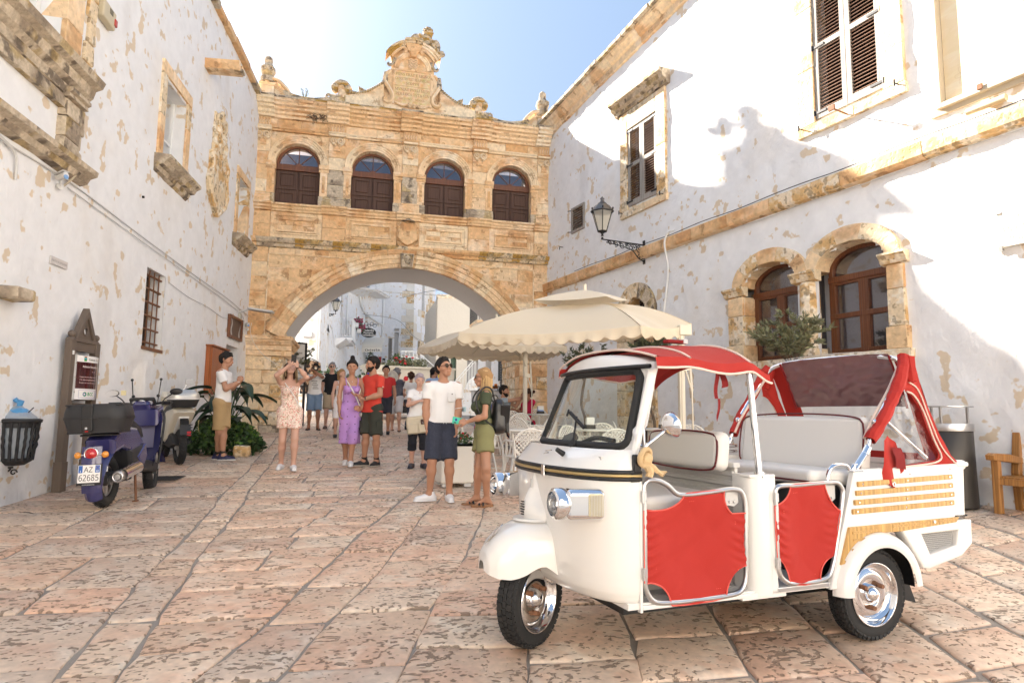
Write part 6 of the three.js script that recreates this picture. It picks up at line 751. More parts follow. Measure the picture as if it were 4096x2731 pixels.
{const t=thing('hanging_dress','brown patterned dress on a black hanger against the white house','dress',[-1.72,2.15,-25.85]),pt=tex(128,128,(u,v)=>{const a=fbm(u,v,6,4,301);return a>.55?[.55,.45,.36]:a>.45?[.25,.17,.13]:[.12,.09,.08];},.5,true);add(t,'hanger',[tube([[-.3,1.0,0],[-.05,1.12,0],[0,1.14,0],[.05,1.12,0],[.3,1.0,0]],.016,5),tube([[0,1.14,0],[.0,1.2,0],[.04,1.25,0],[0,1.28,0]],.01,5)],M.black);add(t,'cloth',cloth([[-.36,.98],[-.08,1.06],[.08,1.06],[.36,.98],[.4,.6],[.28,.6],[.36,-.2],[-.36,-.2],[-.28,.6],[-.4,.6]],.05,(x,y)=>.04 + .03*Math.sin(x*24)),std(0xffffff,.9,{map:pt,side:THREE.DoubleSide}));}
// ---------- things along the left wall ----------
const Lw=(s,y,n=0)=>{const a=4.7*D2R;return[-2.82 - Math.sin(a)*s + Math.cos(a)*n,y,-18 + Math.cos(a)*s + Math.sin(a)*n];},LR=85.3*D2R;
const Rw=(s,y,n=0)=>{const a=11.25*D2R;return[5.326 + Math.sin(a)*s - Math.cos(a)*n,y,-18 + Math.cos(a)*s + Math.sin(a)*n];},RR=-78.75*D2R;
const g0=(x,z)=>[x,GY(x,z)+ .006,z];
function uvFit(g,x0,x1,y0,y1){g=prep(g);const u=g.attributes.uv,p=g.attributes.position;for(let i=0;i<p.count;i++)u.setXY(i,(p.getX(i)- x0)/(x1 - x0),(p.getY(i)- y0)/(y1 - y0));return g;}
{const t=thing('siren_box','beige alarm siren box high on the left wall with a red lamp','alarm box',Lw(8.69,6.58),LR);add(t,'housing',rbox(.36,.26,.1,.025,0,0,.05,0,0,-.06),std(lin(.55,.48,.33),.5));add(t,'lamp_cover',rbox(.07,.1,.05,.01,.16,-.02,.09),std(lin(.45,.06,.04),.3));add(t,'grille',[0,1,2,3,4].map(k=>bx2(-.02,.08,.02 + k*.016,.027 + k*.016,.099,.103)),M.black);}
{const t=thing('wall_plate','small pale lettered plate low on the left wall under the cables','sign',Lw(9.22,3.03),LR);const c=canv(256,64,(x,w,h)=>{x.fillStyle='#cfc9c4';x.fillRect(0,0,w,h);x.fillStyle='#6d6866';x.font='24px serif';x.textAlign='center';x.fillText('DIRETTO DI AFFISSIONE',128,40,236);});add(t,'plate',uvFit(bx2(-.19,.19,-.045,.045,0,.015),-.19,.19,-.045,.045),std(0xffffff,.5,{map:c}));}
function cctv(name,label,p,ry){const t=thing(name,label,'camera',p,ry);add(t,'body',[cyl(.035,.035,.14,0,.03,.12,Math.PI / 2 - .2),rbox(.085,.012,.16,.004,0,.072,.11,-.2)],M.lgrey);add(t,'lens',cyl(.028,.028,.01,0,.016,.193,Math.PI / 2 - .2),std(lin(.2,.35,.6),.1));add(t,'mount',[cyl(.04,.04,.03,.06,-.06,.015,Math.PI / 2),bar([.06,-.06,.03],[.01,.01,.07],.012)],M.lgrey);return t;}
cctv('security_camera','small round security camera under the carved stones of the left wall',Lw(9.46,3.98),LR - .5);cctv('security_camera','small white security camera near the corner by the arch, under the wall lamp',Lw(.28,3.42),LR - .9);
one('wall_cable',tube([Lw(9.35,3.93,.03),Lw(9.2,4.12,.08),Lw(9.15,4.28,.1),Lw(9.28,4.36,.06)],.014,6),std(lin(.5,.42,.3),.7),'short looped hose above the round security camera on the left wall','cable');one('wall_cable',tube([Lw(12,4.02,.02),Lw(10.3,4.03,.02),Lw(9.2,4.06,.02),Lw(7,3.98,.02),Lw(4.5,3.9,.02),Lw(2,3.84,.02),Lw(.05,3.72,.02)],.009,5,60),std(lin(.6,.58,.55),.7),'upper of two whitewashed cables running along the left wall to the arch','cable');one('wall_cable',tube([Lw(9.2,3.98,.02),Lw(7,3.90,.025),Lw(4.5,3.83,.02),Lw(2,3.75,.02),Lw(.6,3.62,.02),Lw(.3,3.45,.02)],.007,5,60),std(lin(.6,.58,.55),.7),'lower whitewashed cable on the left wall ending at the camera by the arch','cable');
one('wall_cable',tube([Lw(10.6,4.05,.03),Lw(10.3,3.95,.04),Lw(10.25,3.7,.03)],.016,6),M.lgrey,'thick whitewashed cable stub at the upper left edge under the cornice','cable');one('wall_cable',tube([Lw(5.7,3.5,.015),Lw(4.6,3.42,.015),Lw(3.4,3.42,.015),Lw(2.4,3.36,.015),Lw(1.9,3.4,.015)],.006,5),M.lgrey,'thin cable from the barred window to the brown wall cabinet','cable');
one('wall_cable',tube([[-2.72,3.55,-17.93],[-2.7,3.3,-17.68],[-2.6,3.0,-17.72],[-2.3,2.65,-17.9],[-1.95,2.45,-17.9]],.006,5),M.lgrey,'pale cable sagging across the left pier of the arch','cable');
{const t=thing('wall_lamp','flat grey street lamp on an arm above the brown cabinet','lamp',Lw(.95,3.78),LR);add(t,'arm',tube([[0,-.08,0],[0,-.05,.12],[0,0,.3]],.018,7),M.lgrey);add(t,'head',rbox(.28,.05,.6,.02,.02,-.02,.52,.12),M.lgrey);add(t,'diffuser',rbox(.22,.012,.46,.005,.02,-.05,.54,.12),M.grey);add(t,'junction_box',rbox(.1,.16,.07,.01,-.02,-.2,.035),std(lin(.5,.47,.38),.6));}
{const t=thing('wall_cabinet','brown framed wall cabinet with peeling panel over the doorway','cabinet',Lw(1.3,3.25),LR);add(t,'frame',frame(-.58,.58,-.27,.27,.06,0,.07),M.redW);add(t,'panel',uvb(bx2(-.53,.53,-.22,.22,.01,.03)),std(lin(.1,.06,.045),.5));for(const g of[cloth([[-.4,-.2],[-.3,-.2],[-.33,.18],[-.38,.2]],.03,(x,y)=>.04 + .01*Math.sin(y*20)),cloth([[.3,-.2],[.42,-.18],[.36,.15]],.03,(x,y)=>.04 + .01*Math.sin(y*16))])add(t,'peeled_film',g,M.lgrey);}
{const t=thing('notice_cabinet','orange wooden notice cabinet with glazed right half behind the man','notice board',Lw(2.73,2.12),LR);add(t,'case',[uvb(bx2(-.6,.6,-.5,.5,0,.1)),uvb(bx2(-.64,.64,.5,.53,0,.16))],M.orangeW);add(t,'wooden_door',uvb(bx2(-.59,.12,-.48,.48,.1,.13,.005)),M.orangeW);add(t,'glazed_frame',frame(.13,.59,-.48,.48,.05,.1,.135),M.orangeW);add(t,'pane',bx2(.18,.54,-.43,.43,.118,.122),M.glass);add(t,'notice',[bx2(.2,.38,.05,.35,.101,.104),bx2(.36,.52,-.3,.0,.101,.104)],M.white);}
{
const t=thing('information_sign','brown metal town information sign on two posts under a little pediment','sign',[-3.42,.28,-9.34],81.3*D2R),mt=std(lin(.15,.115,.09),.6,{metalness:.2,bumpMap:T.stoneB,bumpScale:.001});
for(const x of[-.27,.27]){add(t,'post',[rbox(.105,1.86,.085,.006,x,.92,0),rbox(.125,.36,.105,.008,x,.17,0)],mt);add(t,'ball_finial',[sph(.045,x,1.92,0),cyl(.03,.05,.03,x,1.865,0)],mt);}
const tri=ext([[-.22,1.84],[.22,1.84],[0,2.23]],.03,0,0,0,-.02);add(t,'pediment',[ext(shp([[-.24,1.83],[.24,1.83],[0,2.27]],[[[-.17,1.87],[0,2.17],[.17,1.87]]]),.075,.005,0,0,-.04),ext(shp([[-.2,1.85],[.2,1.85],[0,2.2]],[arcPts(0,1.98,.05,0,-Math.PI*2,16)]),.02,0,0,0,-.01),tor(.052,.012,0,1.98,.01),rbox(.48,.12,.05,.006,0,1.77,0),rbox(.45,.08,.05,.006,0,1.02,0),rbox(.45,.05,.05,.006,0,1.12,0)],mt);
const c=canv(256,300,(x,w,h)=>{x.fillStyle='#eeebe8';x.fillRect(0,0,w,h);x.fillStyle='#42161a';x.fillRect(0,44,w,182);x.fillStyle='#e9e4de';x.font='bold 20px sans-serif';x.textAlign='center';x.fillText('Palazzo Vescovile di Ostuni',140,82,200);x.font='10px sans-serif';x.fillText('Sec. XVIII',140,112);x.font='12px sans-serif';['Il palazzo vescovile, edificato intorno al 1585 e restaurato nel','1750, riflette la magnificenza dello stile barocco locale. Arco','Scoppa, dal nome del vescovo che lo fece costruire'].forEach((s,i)=>x.fillText(s,136,150 + i*20,224));x.fillStyle='#222';x.font='bold 21px serif';x.fillText('Comune di Ostuni',158,32,150);x.fillStyle='#2b9a46';x.fillRect(46,12,20,26);x.fillStyle='#4f90c8';x.fillRect(48,16,16,8);x.fillStyle='#a33b2c';x.fillRect(47,5,18,6);x.strokeStyle='#4b4a87';x.strokeRect(26,236,150,54);x.strokeStyle='#1f9a4b';x.lineWidth=6;x.beginPath();x.arc(70,264,12,0,7);x.stroke();x.strokeStyle='#2f4a9c';x.lineWidth=4;x.beginPath();x.arc(66,264,9,0,7);x.stroke();x.fillStyle='#1f9a4b';x.font='bold 32px sans-serif';x.fillText('BCC',122,274);x.fillStyle='#463f86';x.fillRect(186,232,70,62);x.fillStyle='#fff';x.font='bold 22px serif';x.fillText('Ostuni',222,270,60);});
const pn=surf(16,6,(s,v)=>{const a=(s - .5)*1.1;return[Math.sin(a)*.46 + .05,lerp(1.11,1.66,v),.045 + .46*(Math.cos(a)- Math.cos(.55))];});add(t,'curved_panel',pn,phy(0xffffff,.15,{map:c,side:THREE.DoubleSide,clearcoat:.6}));add(t,'panel_edge',bx2(-.235,-.2,1.1,1.67,.0,.05),M.lgrey);add(t,'rivet',[1.2,1.38,1.56].map(y=>cyl(.008,.008,.01,-.218,y,.055,Math.PI / 2)),M.chrome);add(t,'sticker',bx2(-.3,-.26,1.66,1.71,.042,.044),M.white);
}
{
const t=thing('litter_bin','black slatted iron litter bin on a wall bracket at the left edge','litter bin',[-3.58,.68,-8.2]),n=18;add(t,'rim',[lathe([[.2,.43],[.225,.44],[.23,.47],[.2,.48],[.195,.44]],36),lathe([[.195,.38],[.2,.38],[.2,.43],[.195,.43]],36)],M.iron);for(let i=0;i<n;i++){const a=i / n*6.283,c=Math.cos(a),s=Math.sin(a),q=[];for(let k=0;k<=10;k++){const y=.03 + k*.041,w=(k===4||k===6)?.012:0;q.push([(.165 + .035*k / 10 + w)*c,y,(.165 + .035*k / 10 + w)*s]);}const sl=new THREE.TubeGeometry(new THREE.CatmullRomCurve3(P3(q)),20,.016,5);add(t,'slat',sl,M.iron);}add(t,'base',lathe([[0,-.03],[.1,-.02],[.16,.02],[.17,.06],[.16,.06],[0,.03]],30),M.iron);add(t,'bracket',[beam([0,-.045,0],[-.35,-.07,.05],.03,.02),tube([[-.02,-.06,0],[-.12,-.16,.01],[-.3,-.32,.03],[-.4,-.36,.04]],.011,6),tube(Array.from({length:14},(_,k)=>{const a=k*.5,r=.035*(1 - k / 18);return[.01 + r*Math.cos(a),-.1 + r*Math.sin(a),0];}),.008,5)],M.iron);
const b=thing('rubbish_bag','pale blue plastic rubbish bag knotted in the slatted litter bin','bag',[-3.58,.72,-8.2]);const bl=phy(lin(.66,.72,.78),.3,{transmission:.6,thickness:0,side:THREE.DoubleSide});add(b,'bag',rough(lathe([[0,.0],[.13,.01],[.15,.1],[.165,.3],[.18,.42],[.17,.46],[.12,.51],[.05,.56],[.02,.58],[0,.58]],26),.02,4,14),bl);add(b,'knot',[rough(mg([sph(.1,.02,.50,.02,[1.1,.6,1.1]),bar([0,.54,0],[.02,.64,.01],.02,7,.035),bar([.02,.6,0],[-.04,.65,.02],.012,6,.03)]),.014,6,24)],phy(lin(.12,.42,.75),.3,{transmission:.35,thickness:0,side:THREE.DoubleSide}));for(let i=0;i<9;i++)add(b,'paper_scrap',rough(rbox(.08,.07,.02,.006,.11*Math.cos(i*2.4),.06 + i*.045,.11*Math.sin(i*2.4),i,i*.7,i*1.3),.01,i),[M.white,std(lin(.6,.4,.2),.8),std(lin(.15,.3,.2),.8)][i % 3]);add(b,'black_stick',bar([.08,.46,.05],[.17,.56,.06],.006,5),M.black);
}
one('drain_grate',[frame(-.18,.18,-.3,.3,.02,-.01,.0).map(g=>tf(g,0,0,0,-Math.PI / 2)),...Array.from({length:11},(_,i)=>box(.34,.01,.022,0,-.004,-.26 + i*.052))],M.iron,'black iron drain grate in the paving behind the blue scooter','drain grate').position.set(-2.5,GY(-2.5,-10)+ .022,-10);
one('dry_leaf',cloth([[0,0],[.1,.03],[.16,0],[.1,-.03]],.02,(x,y)=>.01 + .02*Math.sin(x*20)).rotateX(-Math.PI / 2),std(lin(.06,.04,.03),.8,{side:THREE.DoubleSide}),'dark dry leaf lying on the paving at the far left','leaf').position.set(-3.25,GY(-3.25,-7.6)+ .012,-7.6);

{const b=bush('ivy_bush','low spreading ivy around a pale stone by the left pier of the arch',g0(-2.3,-13.0),1.25,.62,.8,10,.07,M.ivy,41);const r=rng(9);b.remove(b.children.find(o=>o.isInstancedMesh));leaves(b,'foliage',2600,.075,q=>{const a=q()*6.283,R=Math.sqrt(q()),x=Math.cos(a)*R*.66,z=Math.sin(a)*R*.42,h=.62*(1 - R*R*.75)*(.8 + .5*nz(x*4,z*4,3));return[x,h*(1 - Math.pow(q(),3))+ .02,z];},M.ivy,10,1.3);leaves(b,'bright_foliage',500,.07,q=>{const a=q()*6.283,R=Math.sqrt(q()),x=Math.cos(a)*R*.66,z=Math.sin(a)*R*.42;return[x,.62*(1 - R*R*.75)*(.8 + .5*nz(x*4,z*4,3))+ .03,z];},leafM(.10,.20,.03),12,1.3);add(b,'pale_stone',uvb(rough(rbox(.28,.2,.2,.05,.35,.08,.4),.02,3,8)),M.pale);}
{const t=thing('big_leaf_plant','dark broad-leaved plant rising above the ivy behind the man in tan shorts','plant',g0(-2.35,-13.2)),r=rng(33);for(let i=0;i<26;i++){const a=r()*6.283,h=.55 + r()*.75,rd=.12 + r()*.42,L=.38 + r()*.16,w=.09 + r()*.04,dr=.25 + r()*.4,c=Math.cos(a),s=Math.sin(a);add(t,'stalk',tube([[c*.05,.2,s*.05],[c*rd*.6,h*.8,s*rd*.6],[c*rd,h,s*rd]],.009,5),M.ivy);add(t,'leaf',surf(6,8,(u,v)=>{const q=(u - .5)*2,ww=w*Math.sin(Math.PI*Math.pow(v,.75))*q,d=rd + L*v;return[c*d - s*ww,h + .1*v - dr*v*v*.7 + .05*Math.abs(q),s*d + c*ww];}),M.deep);}}
// ---------- scooters (local -z is forwards, rear wheel at the origin) ----------
function moto(name,label,p,ry,lean,o){
const t=thing(name,label,'scooter',p,ry);t.rotation.order='YXZ';t.rotation.z=lean;const bm=o.body,R=o.R,L=o.L;
for(const[z,nm]of[[0,'rear_wheel'],[-L,'front_wheel']]){const w=sub(t,nm,[0,R,z],[0,Math.PI / 2 +(z?.18:0),0]);add(w,'tyre',tf(new THREE.TorusGeometry(R - .06,.06,12,40),0,0,0,0,0,0,[1,1,1.0]),M.rubber);const tr=[];for(let i=0;i<30;i++)for(const k of[-1,1]){const g=box(.008,.006,.05,0,R - .001,k*.028,k*.5,.5*k,0);g.applyMatrix4(new THREE.Matrix4().makeRotationZ(i*.2094));tr.push(g);}add(w,'tread',tr,M.black);add(w,'rim',[tor(R - .115,.018,0,0,0,0,0,0,36,8),cyl(.05,.05,.14,0,0,0,Math.PI / 2),...[0,1,2,3,4].map(k=>bar([0,0,0],[(R - .12)*Math.cos(k*1.257),(R - .12)*Math.sin(k*1.257),0],.03,6,.018))],o.rim);}

const ex=(pts,w,m,nm,b=.03)=>add(t,nm,tf(ext(shp(pts),w - 2*b,b,0,0,-(w - 2*b)/ 2,0,0,0,3),0,0,0,0,-Math.PI / 2,0),m);

return{t,ex};
}
{
const blue=phy(lin(.035,.035,.13),.25,{clearcoat:.9,clearcoatRoughness:.08}),blk=std(lin(.022,.022,.024),.55);
const{t}=moto('parked_scooter','dark blue scooter with a black top box, parked with its rear to the viewer',g0(-2.6,-8.0),-.06,.05,{R:.28,L:1.34,body:blue,rim:M.steel});
const ex=(pts,w,m,nm,b=.03)=>{const g=ext(shp(pts),Math.max(.004,w - 2*b),b,0,0,-(w - 2*b)/ 2,0,0,0,3);g.applyMatrix4(new THREE.Matrix4().makeRotationY(Math.PI / 2));return add(t,nm,g,m);};

add(t,'rear_mudguard',surf(14,24,(s,v)=>{const a=lerp(-.55,2.1,v),q=(s - .5)*2,R=.335 - .05*q*q;return[q*lerp(.085,.13,sst(0,.6,v)),.28 + R*Math.sin(a)*1.1,R*Math.cos(a)*1.0];}),blue);
ex([[-.1,.62],[-.12,.70],[.1,.84],[.45,.80],[.62,.66],[.60,.48],[.42,.50],[.30,.62],[.1,.66]],.30,blue,'tail_body',.05);ex([[.3,.55],[.62,.6],[.66,.40],[.5,.34],[.36,.38]],.34,blk,'engine_cover',.05);ex([[.55,.36],[1.1,.30],[1.14,.36],[.9,.40],[.60,.44]],.32,blk,'foot_board',.03);ex([[.44,.5],[.64,.62],[.68,.50],[.58,.40]],.37,blue,'side_flash',.02);
ex([[-.02,.83],[.1,.9],[.42,.88],[.62,.80],[.66,.74],[.5,.72],[.3,.80]],.28,blk,'seat',.05);

add(t,'leg_shield',surf(16,20,(s,v)=>{const q=(s - .5)*2,y=lerp(.36,1.06,v),w=lerp(.17,.225,sst(0,.4,v))*(1 - .15*sst(.8,1,v));return[q*w,y,-1.02 - .16*v + .10*q*q];}),blue);add(t,'shield_panel',surf(10,10,(s,v)=>{const q=(s - .5)*2;return[q*.13 + .02,lerp(.58,.92,v),-1.0 - .16*lerp(.31,.8,v)+ .05 + .03*q*q];}),phy(lin(.16,.15,.24),.3,{clearcoat:.5}));ex([[1.0,.88],[1.0,1.02],[1.14,1.06],[1.16,.9]],.40,blue,'glove_box',.03);add(t,'shield_edge',[tube([[-.2,.38,-1.0],[-.235,.7,-1.03],[-.225,1.0,-1.1],[-.12,1.08,-1.15]],.014,6),tube([[.2,.38,-1.0],[.235,.7,-1.03],[.225,1.0,-1.1],[.12,1.08,-1.15]],.014,6)],blk);add(t,'ignition_ring',[tor(.022,.007,.09,.97,-.995),cyl(.02,.02,.01,.09,.97,-.995,Math.PI / 2)],M.black);
ex([[1.02,1.02],[.98,1.10],[1.06,1.16],[1.20,1.12],[1.22,1.0]],.20,blue,'steering_cover',.03);{const d=sub(t,'instrument_panel',[0,1.15,-1.04],[.75,0,0]);add(d,'hood',rbox(.30,.12,.05,.03,0,.0,0,0,0,0,3),M.black);for(const[x,r]of[[0,.045],[-.09,.03],[.09,.03]]){add(d,'gauge',[cyl(r,r,.01,x,0,.026,Math.PI / 2,0,0,20)],M.white);add(d,'gauge_ring',tor(r,.006,x,0,.03),M.chrome);}}add(t,'paper_tag',bx2(-.04,.04,1.0,1.06,-.985,-.98),M.white);
add(t,'handlebar',[tube([[-.34,1.13,-.98],[-.2,1.13,-1.08],[0,1.10,-1.12],[.2,1.13,-1.08],[.34,1.13,-.98]],.015,8),bar([-.36,1.13,-.96],[-.25,1.13,-1.04],.021,8),bar([.36,1.13,-.96],[.25,1.13,-1.04],.021,8),bar([-.33,1.11,-1.02],[-.2,1.11,-1.12],.008),bar([.33,1.11,-1.02],[.2,1.11,-1.12],.008)],M.black);add(t,'fork',[bar([.09,.3,-1.34],[.07,.7,-1.2],.022),bar([-.09,.3,-1.34],[-.07,.7,-1.2],.022)],M.steel);add(t,'front_mudguard',surf(10,16,(s,v)=>{const a=lerp(.3,2.9,v),q=(s - .5)*2,R=.33 - .04*q*q;return[q*.09,.28 + R*Math.sin(a),-1.34 + R*Math.cos(a)];}),blue);
for(const s of[-1,1]){const m=sub(t,'rear_view_mirror');add(m,'stem',tube([[s*.22,1.14,-1.06],[s*.25,1.18,-1.06],[s*.33,1.24,-1.08]],.007,6),M.black);add(m,'mirror_shell',sph(.06,s*.37,1.265,-1.09,[1.3,.7,.35],14),M.black);if(s<0)add(m,'mirror_glass',tf(new THREE.CylinderGeometry(.055,.055,.004,20),s*.37,1.265,-1.067,Math.PI / 2 - .25,0,0,[1.35,1,.72]),M.chrome);}
add(t,'windshield',surf(20,24,(s,v)=>{const q=(s - .5)*2,w=.27*Math.pow(Math.sin(Math.PI*lerp(.28,.94,1 - v*.72 - .1)),.6);return[q*w*Math.sqrt(1 - Math.pow(v,6)*.75),lerp(1.06,1.70,v),-1.20 - .04*v + .10*q*q];}),phy(lin(.97,.97,.97),.04,{transmission:1,thickness:0,ior:1.35,side:THREE.DoubleSide}));for(const s of[-1,1])add(t,'windshield_rod',[bar([s*.14,1.12,-1.12],[s*.17,1.42,-1.15],.007),sph(.018,s*.17,1.43,-1.15),sph(.02,s*.145,1.22,-1.13)],M.black);
add(t,'number_sticker',bx2(-.3,-.24,1.24,1.30,-1.16,-1.155),std(lin(.8,.7,.4),.6));

add(t,'tail_light',[lathe([[0,.035],[.03,.03],[.056,.01],[.06,0]],24,0,.585,.34,Math.PI / 2)],phy(lin(.5,.01,.012),.15,{clearcoat:1}));add(t,'tail_light_ring',tor(.062,.008,0,.585,.34),M.chrome);for(const s of[-1,1])add(t,'turn_signal',[sph(.035,s*.13,.575,.33,[1,1,.7],14)],phy(lin(.75,.28,.02),.2,{clearcoat:1}));add(t,'signal_stem',bar([-.11,.575,.33],[.11,.575,.33],.009),M.chrome);add(t,'tail_guard',surf(8,10,(s,v)=>{const q=(s - .5)*2;return[q*.095,lerp(.18,.66,v),.335 + .03*Math.sin(v*3)- .03*q*q];}),blue);
{const c=canv(256,224,(x,w,h)=>{x.fillStyle='#efece8';x.fillRect(0,0,w,h);x.fillStyle='#1f5fb0';x.fillRect(6,6,46,92);x.fillRect(196,6,54,92);x.fillStyle='#f4f2ee';x.font='bold 30px sans-serif';x.textAlign='center';x.fillText('I',29,88);x.fillText('LE',223,88);x.strokeStyle='#b77b52';x.lineWidth=4;x.beginPath();x.arc(223,36,18,0,7);x.stroke();x.fillStyle='#15151a';x.font='92px sans-serif';x.fillText('AZ',118,92);x.font='108px sans-serif';x.fillText('62685',128,200,236);});add(t,'plate_holder',rbox(.235,.215,.014,.008,-.0,.375,.365,-.12),M.black);add(t,'number_plate',tf(uvFit(bx2(-.105,.105,-.09,.09,0,.004),-.105,.105,-.09,.09),0,.385,.375,-.12),std(0xffffff,.45,{map:c}));const c2=canv(128,24,(x,w,h)=>{x.fillStyle='#111';x.fillRect(0,0,w,h);x.fillStyle='#ccc';x.font='bold 18px sans-serif';x.textAlign='center';x.fillText('SUPERMOTO',64,18);});add(t,'plate_strip',tf(uvFit(bx2(-.07,.07,-.01,.01,0,.004),-.07,.07,-.01,.01),0,.275,.388,-.12),std(0xffffff,.5,{map:c2}));}
add(t,'muffler',[bar([.20,.33,.18],[.22,.40,-.32],.062,20,.05),tor(.048,.014,.20,.325,.19,0,0,0,20),cyl(.03,.03,.02,.20,.325,.19,Math.PI / 2)],M.steel);add(t,'muffler_shield',surf(10,6,(s,v)=>{const a=lerp(-.7,1.9,s),z=lerp(.12,-.26,v),c=lerp(.335,.39,v);return[.203 + .02*v + .072*Math.cos(a),c + .072*Math.sin(a),z];}),M.chrome);add(t,'side_stand',[bar([.15,.3,-.42],[.20,.02,-.32],.014),rbox(.05,.015,.07,.004,.2,.012,-.31)],M.rust);add(t,'centre_gear',[rbox(.22,.16,.5,.05,-.06,.3,-.15),rbox(.1,.1,.3,.03,.1,.3,-.2)],blk);
{const b=sub(t,'top_box',[0,.80,.16]);const sh=(y0,y1,k0,k1)=>surf(40,6,(s,v)=>{const a=s*Math.PI*2,y=lerp(y0,y1,v),k=lerp(k0,k1,Math.pow(v,k1<k0?2.2:1)),c=Math.cos(a),d=Math.sin(a),e=2 / 4.5;return[.305*k*Math.sign(c)*Math.pow(Math.abs(c),e),y,.2*k*Math.sign(d)*Math.pow(Math.abs(d),e)];});add(b,'shell',[sh(.0,.145,.86,1),sh(.165,.30,1,.86),rbox(.54,.02,.33,.008,0,.292,0),rbox(.50,.02,.32,.008,0,.004,0)],blk);add(b,'seam_band',sh(.142,.168,1.025,1.025),M.black);add(b,'latch_panel',[rbox(.11,.27,.03,.01,-.04,.155,.195),rbox(.18,.012,.02,.004,-.02,.15,.205)],M.black);add(b,'lock',[cyl(.012,.012,.01,-.04,.05,.212,Math.PI / 2)],M.chrome);add(b,'red_reflector',rbox(.03,.014,.008,.003,-.04,.018,.205),M.redC);add(b,'mount_rack',[rbox(.3,.025,.24,.01,0,-.025,-.02),bar([-.08,-.03,-.05],[-.08,-.16,-.2],.012),bar([.08,-.03,-.05],[.08,-.16,-.2],.012)],M.black);}
}
{
const cream=phy(lin(.68,.62,.50),.35,{clearcoat:.5}),blk=std(lin(.025,.025,.027),.6);
const{t}=moto('parked_scooter','cream white scooter with a silver top box behind the blue one',g0(-2.72,-11.55),.45,.03,{R:.28,L:1.32,body:cream,rim:M.grey});
const ex=(pts,w,m,nm,b=.03)=>{const g=ext(shp(pts),Math.max(.004,w - 2*b),b,0,0,-(w - 2*b)/ 2,0,0,0,3);g.applyMatrix4(new THREE.Matrix4().makeRotationY(Math.PI / 2));return add(t,nm,g,m);};
ex([[-.22,.82],[-.1,.86],[.3,.82],[.62,.70],[.66,.5],[.45,.40],[.3,.46],[.1,.62]],.32,cream,'body_panel',.06);ex([[-.2,.80],[-.05,.74],[.12,.6],[.1,.5],[-.02,.6],[-.2,.74]],.16,M.lgrey,'tail_trim',.02);ex([[-.1,.88],[.05,.93],[.4,.90],[.62,.80],[.66,.74],[.3,.80]],.30,blk,'seat',.05);ex([[.3,.48],[.62,.5],[.66,.34],[.2,.30],[-.1,.34],[.1,.44]],.26,blk,'engine',.05);ex([[.55,.34],[1.1,.29],[1.12,.35],[.6,.40]],.34,blk,'foot_board',.03);add(t,'rear_mudguard',ex([[-.2,.74],[-.27,.70],[-.3,.5],[-.26,.5]],.12,blk,'mud_flap',.01).geometry.clone(),blk);add(t,'number_plate',tf(bx2(-.08,.08,-.08,.08,0,.006),0,.56,.32,-.3),M.black);add(t,'tail_light',rbox(.06,.07,.02,.008,.05,.5,.335),M.redF);add(t,'shock_spring',Array.from({length:7},(_,k)=>tor(.028,.008,.13,.36 + k*.045,.06,Math.PI / 2)),M.iron);add(t,'paint_patch',cloth([[-.5,.5],[-.4,.55],[-.38,.7],[-.48,.72],[-.42,.62]],.03,()=>.165).applyMatrix4(new THREE.Matrix4().makeRotationY(Math.PI / 2)),std(lin(.5,.42,.18),.7));
add(t,'leg_shield',surf(12,14,(s,v)=>{const q=(s - .5)*2;return[q*.21,lerp(.36,1.04,v),-1.02 - .16*v + .1*q*q];}),cream);ex([[1.02,1.0],[.98,1.08],[1.06,1.14],[1.2,1.1],[1.22,.98]],.22,cream,'headset',.04);add(t,'handlebar',[tube([[-.34,1.12,-.98],[0,1.09,-1.12],[.34,1.12,-.98]],.016,8)],M.black);add(t,'fork',bar([0,.3,-1.32],[0,.8,-1.15],.03),blk);add(t,'front_mudguard',surf(8,12,(s,v)=>{const a=lerp(.3,2.9,v),q=(s - .5)*2,R=.33 - .04*q*q;return[q*.09,.28 + R*Math.sin(a),-1.32 + R*Math.cos(a)];}),cream);
for(const s of[-1,1]){const m=sub(t,'rear_view_mirror');add(m,'stem',bar([s*.2,1.12,-1.06],[s*.32,1.32,-1.06],.008),M.chrome);add(m,'mirror_shell',rbox(.15,.1,.03,.012,s*.36,1.36,-1.06),M.lgrey);}add(t,'windshield',surf(10,10,(s,v)=>{const q=(s - .5)*2;return[q*.18*(1 - .4*v*v),lerp(1.05,1.25,v),-1.2 + .06*q*q];}),M.clear);add(t,'side_stand',[bar([.12,.3,-.5],[.18,.0,-.45],.014),bar([.18,.01,-.45],[.3,.01,-.5],.01)],M.black);
{const b=sub(t,'top_box',[0,.92,.12]);const sh=(y0,y1,k0,k1)=>surf(30,8,(s,v)=>{const a=s*Math.PI*2,y=lerp(y0,y1,v),k=lerp(k0,k1,Math.pow(v,k1<k0?3:1)),c=Math.cos(a),d=Math.sin(a),e=2 / 3.4;return[.23*k*Math.sign(c)*Math.pow(Math.abs(c),e),y,.19*k*Math.sign(d)*Math.pow(Math.abs(d),e)];});add(b,'lower_shell',[sh(0,.12,.8,1),rbox(.3,.02,.26,.008)],M.black);add(b,'lid',[sh(.12,.27,1.01,.7),rbox(.30,.02,.25,.009,0,.262,0)],std(lin(.5,.49,.46),.3,{metalness:.5}));add(b,'lid_rim',sh(.115,.135,1.04,1.04),M.lgrey);add(b,'rack',bar([0,0,-.05],[0,-.1,-.1],.03),M.steel);}
}
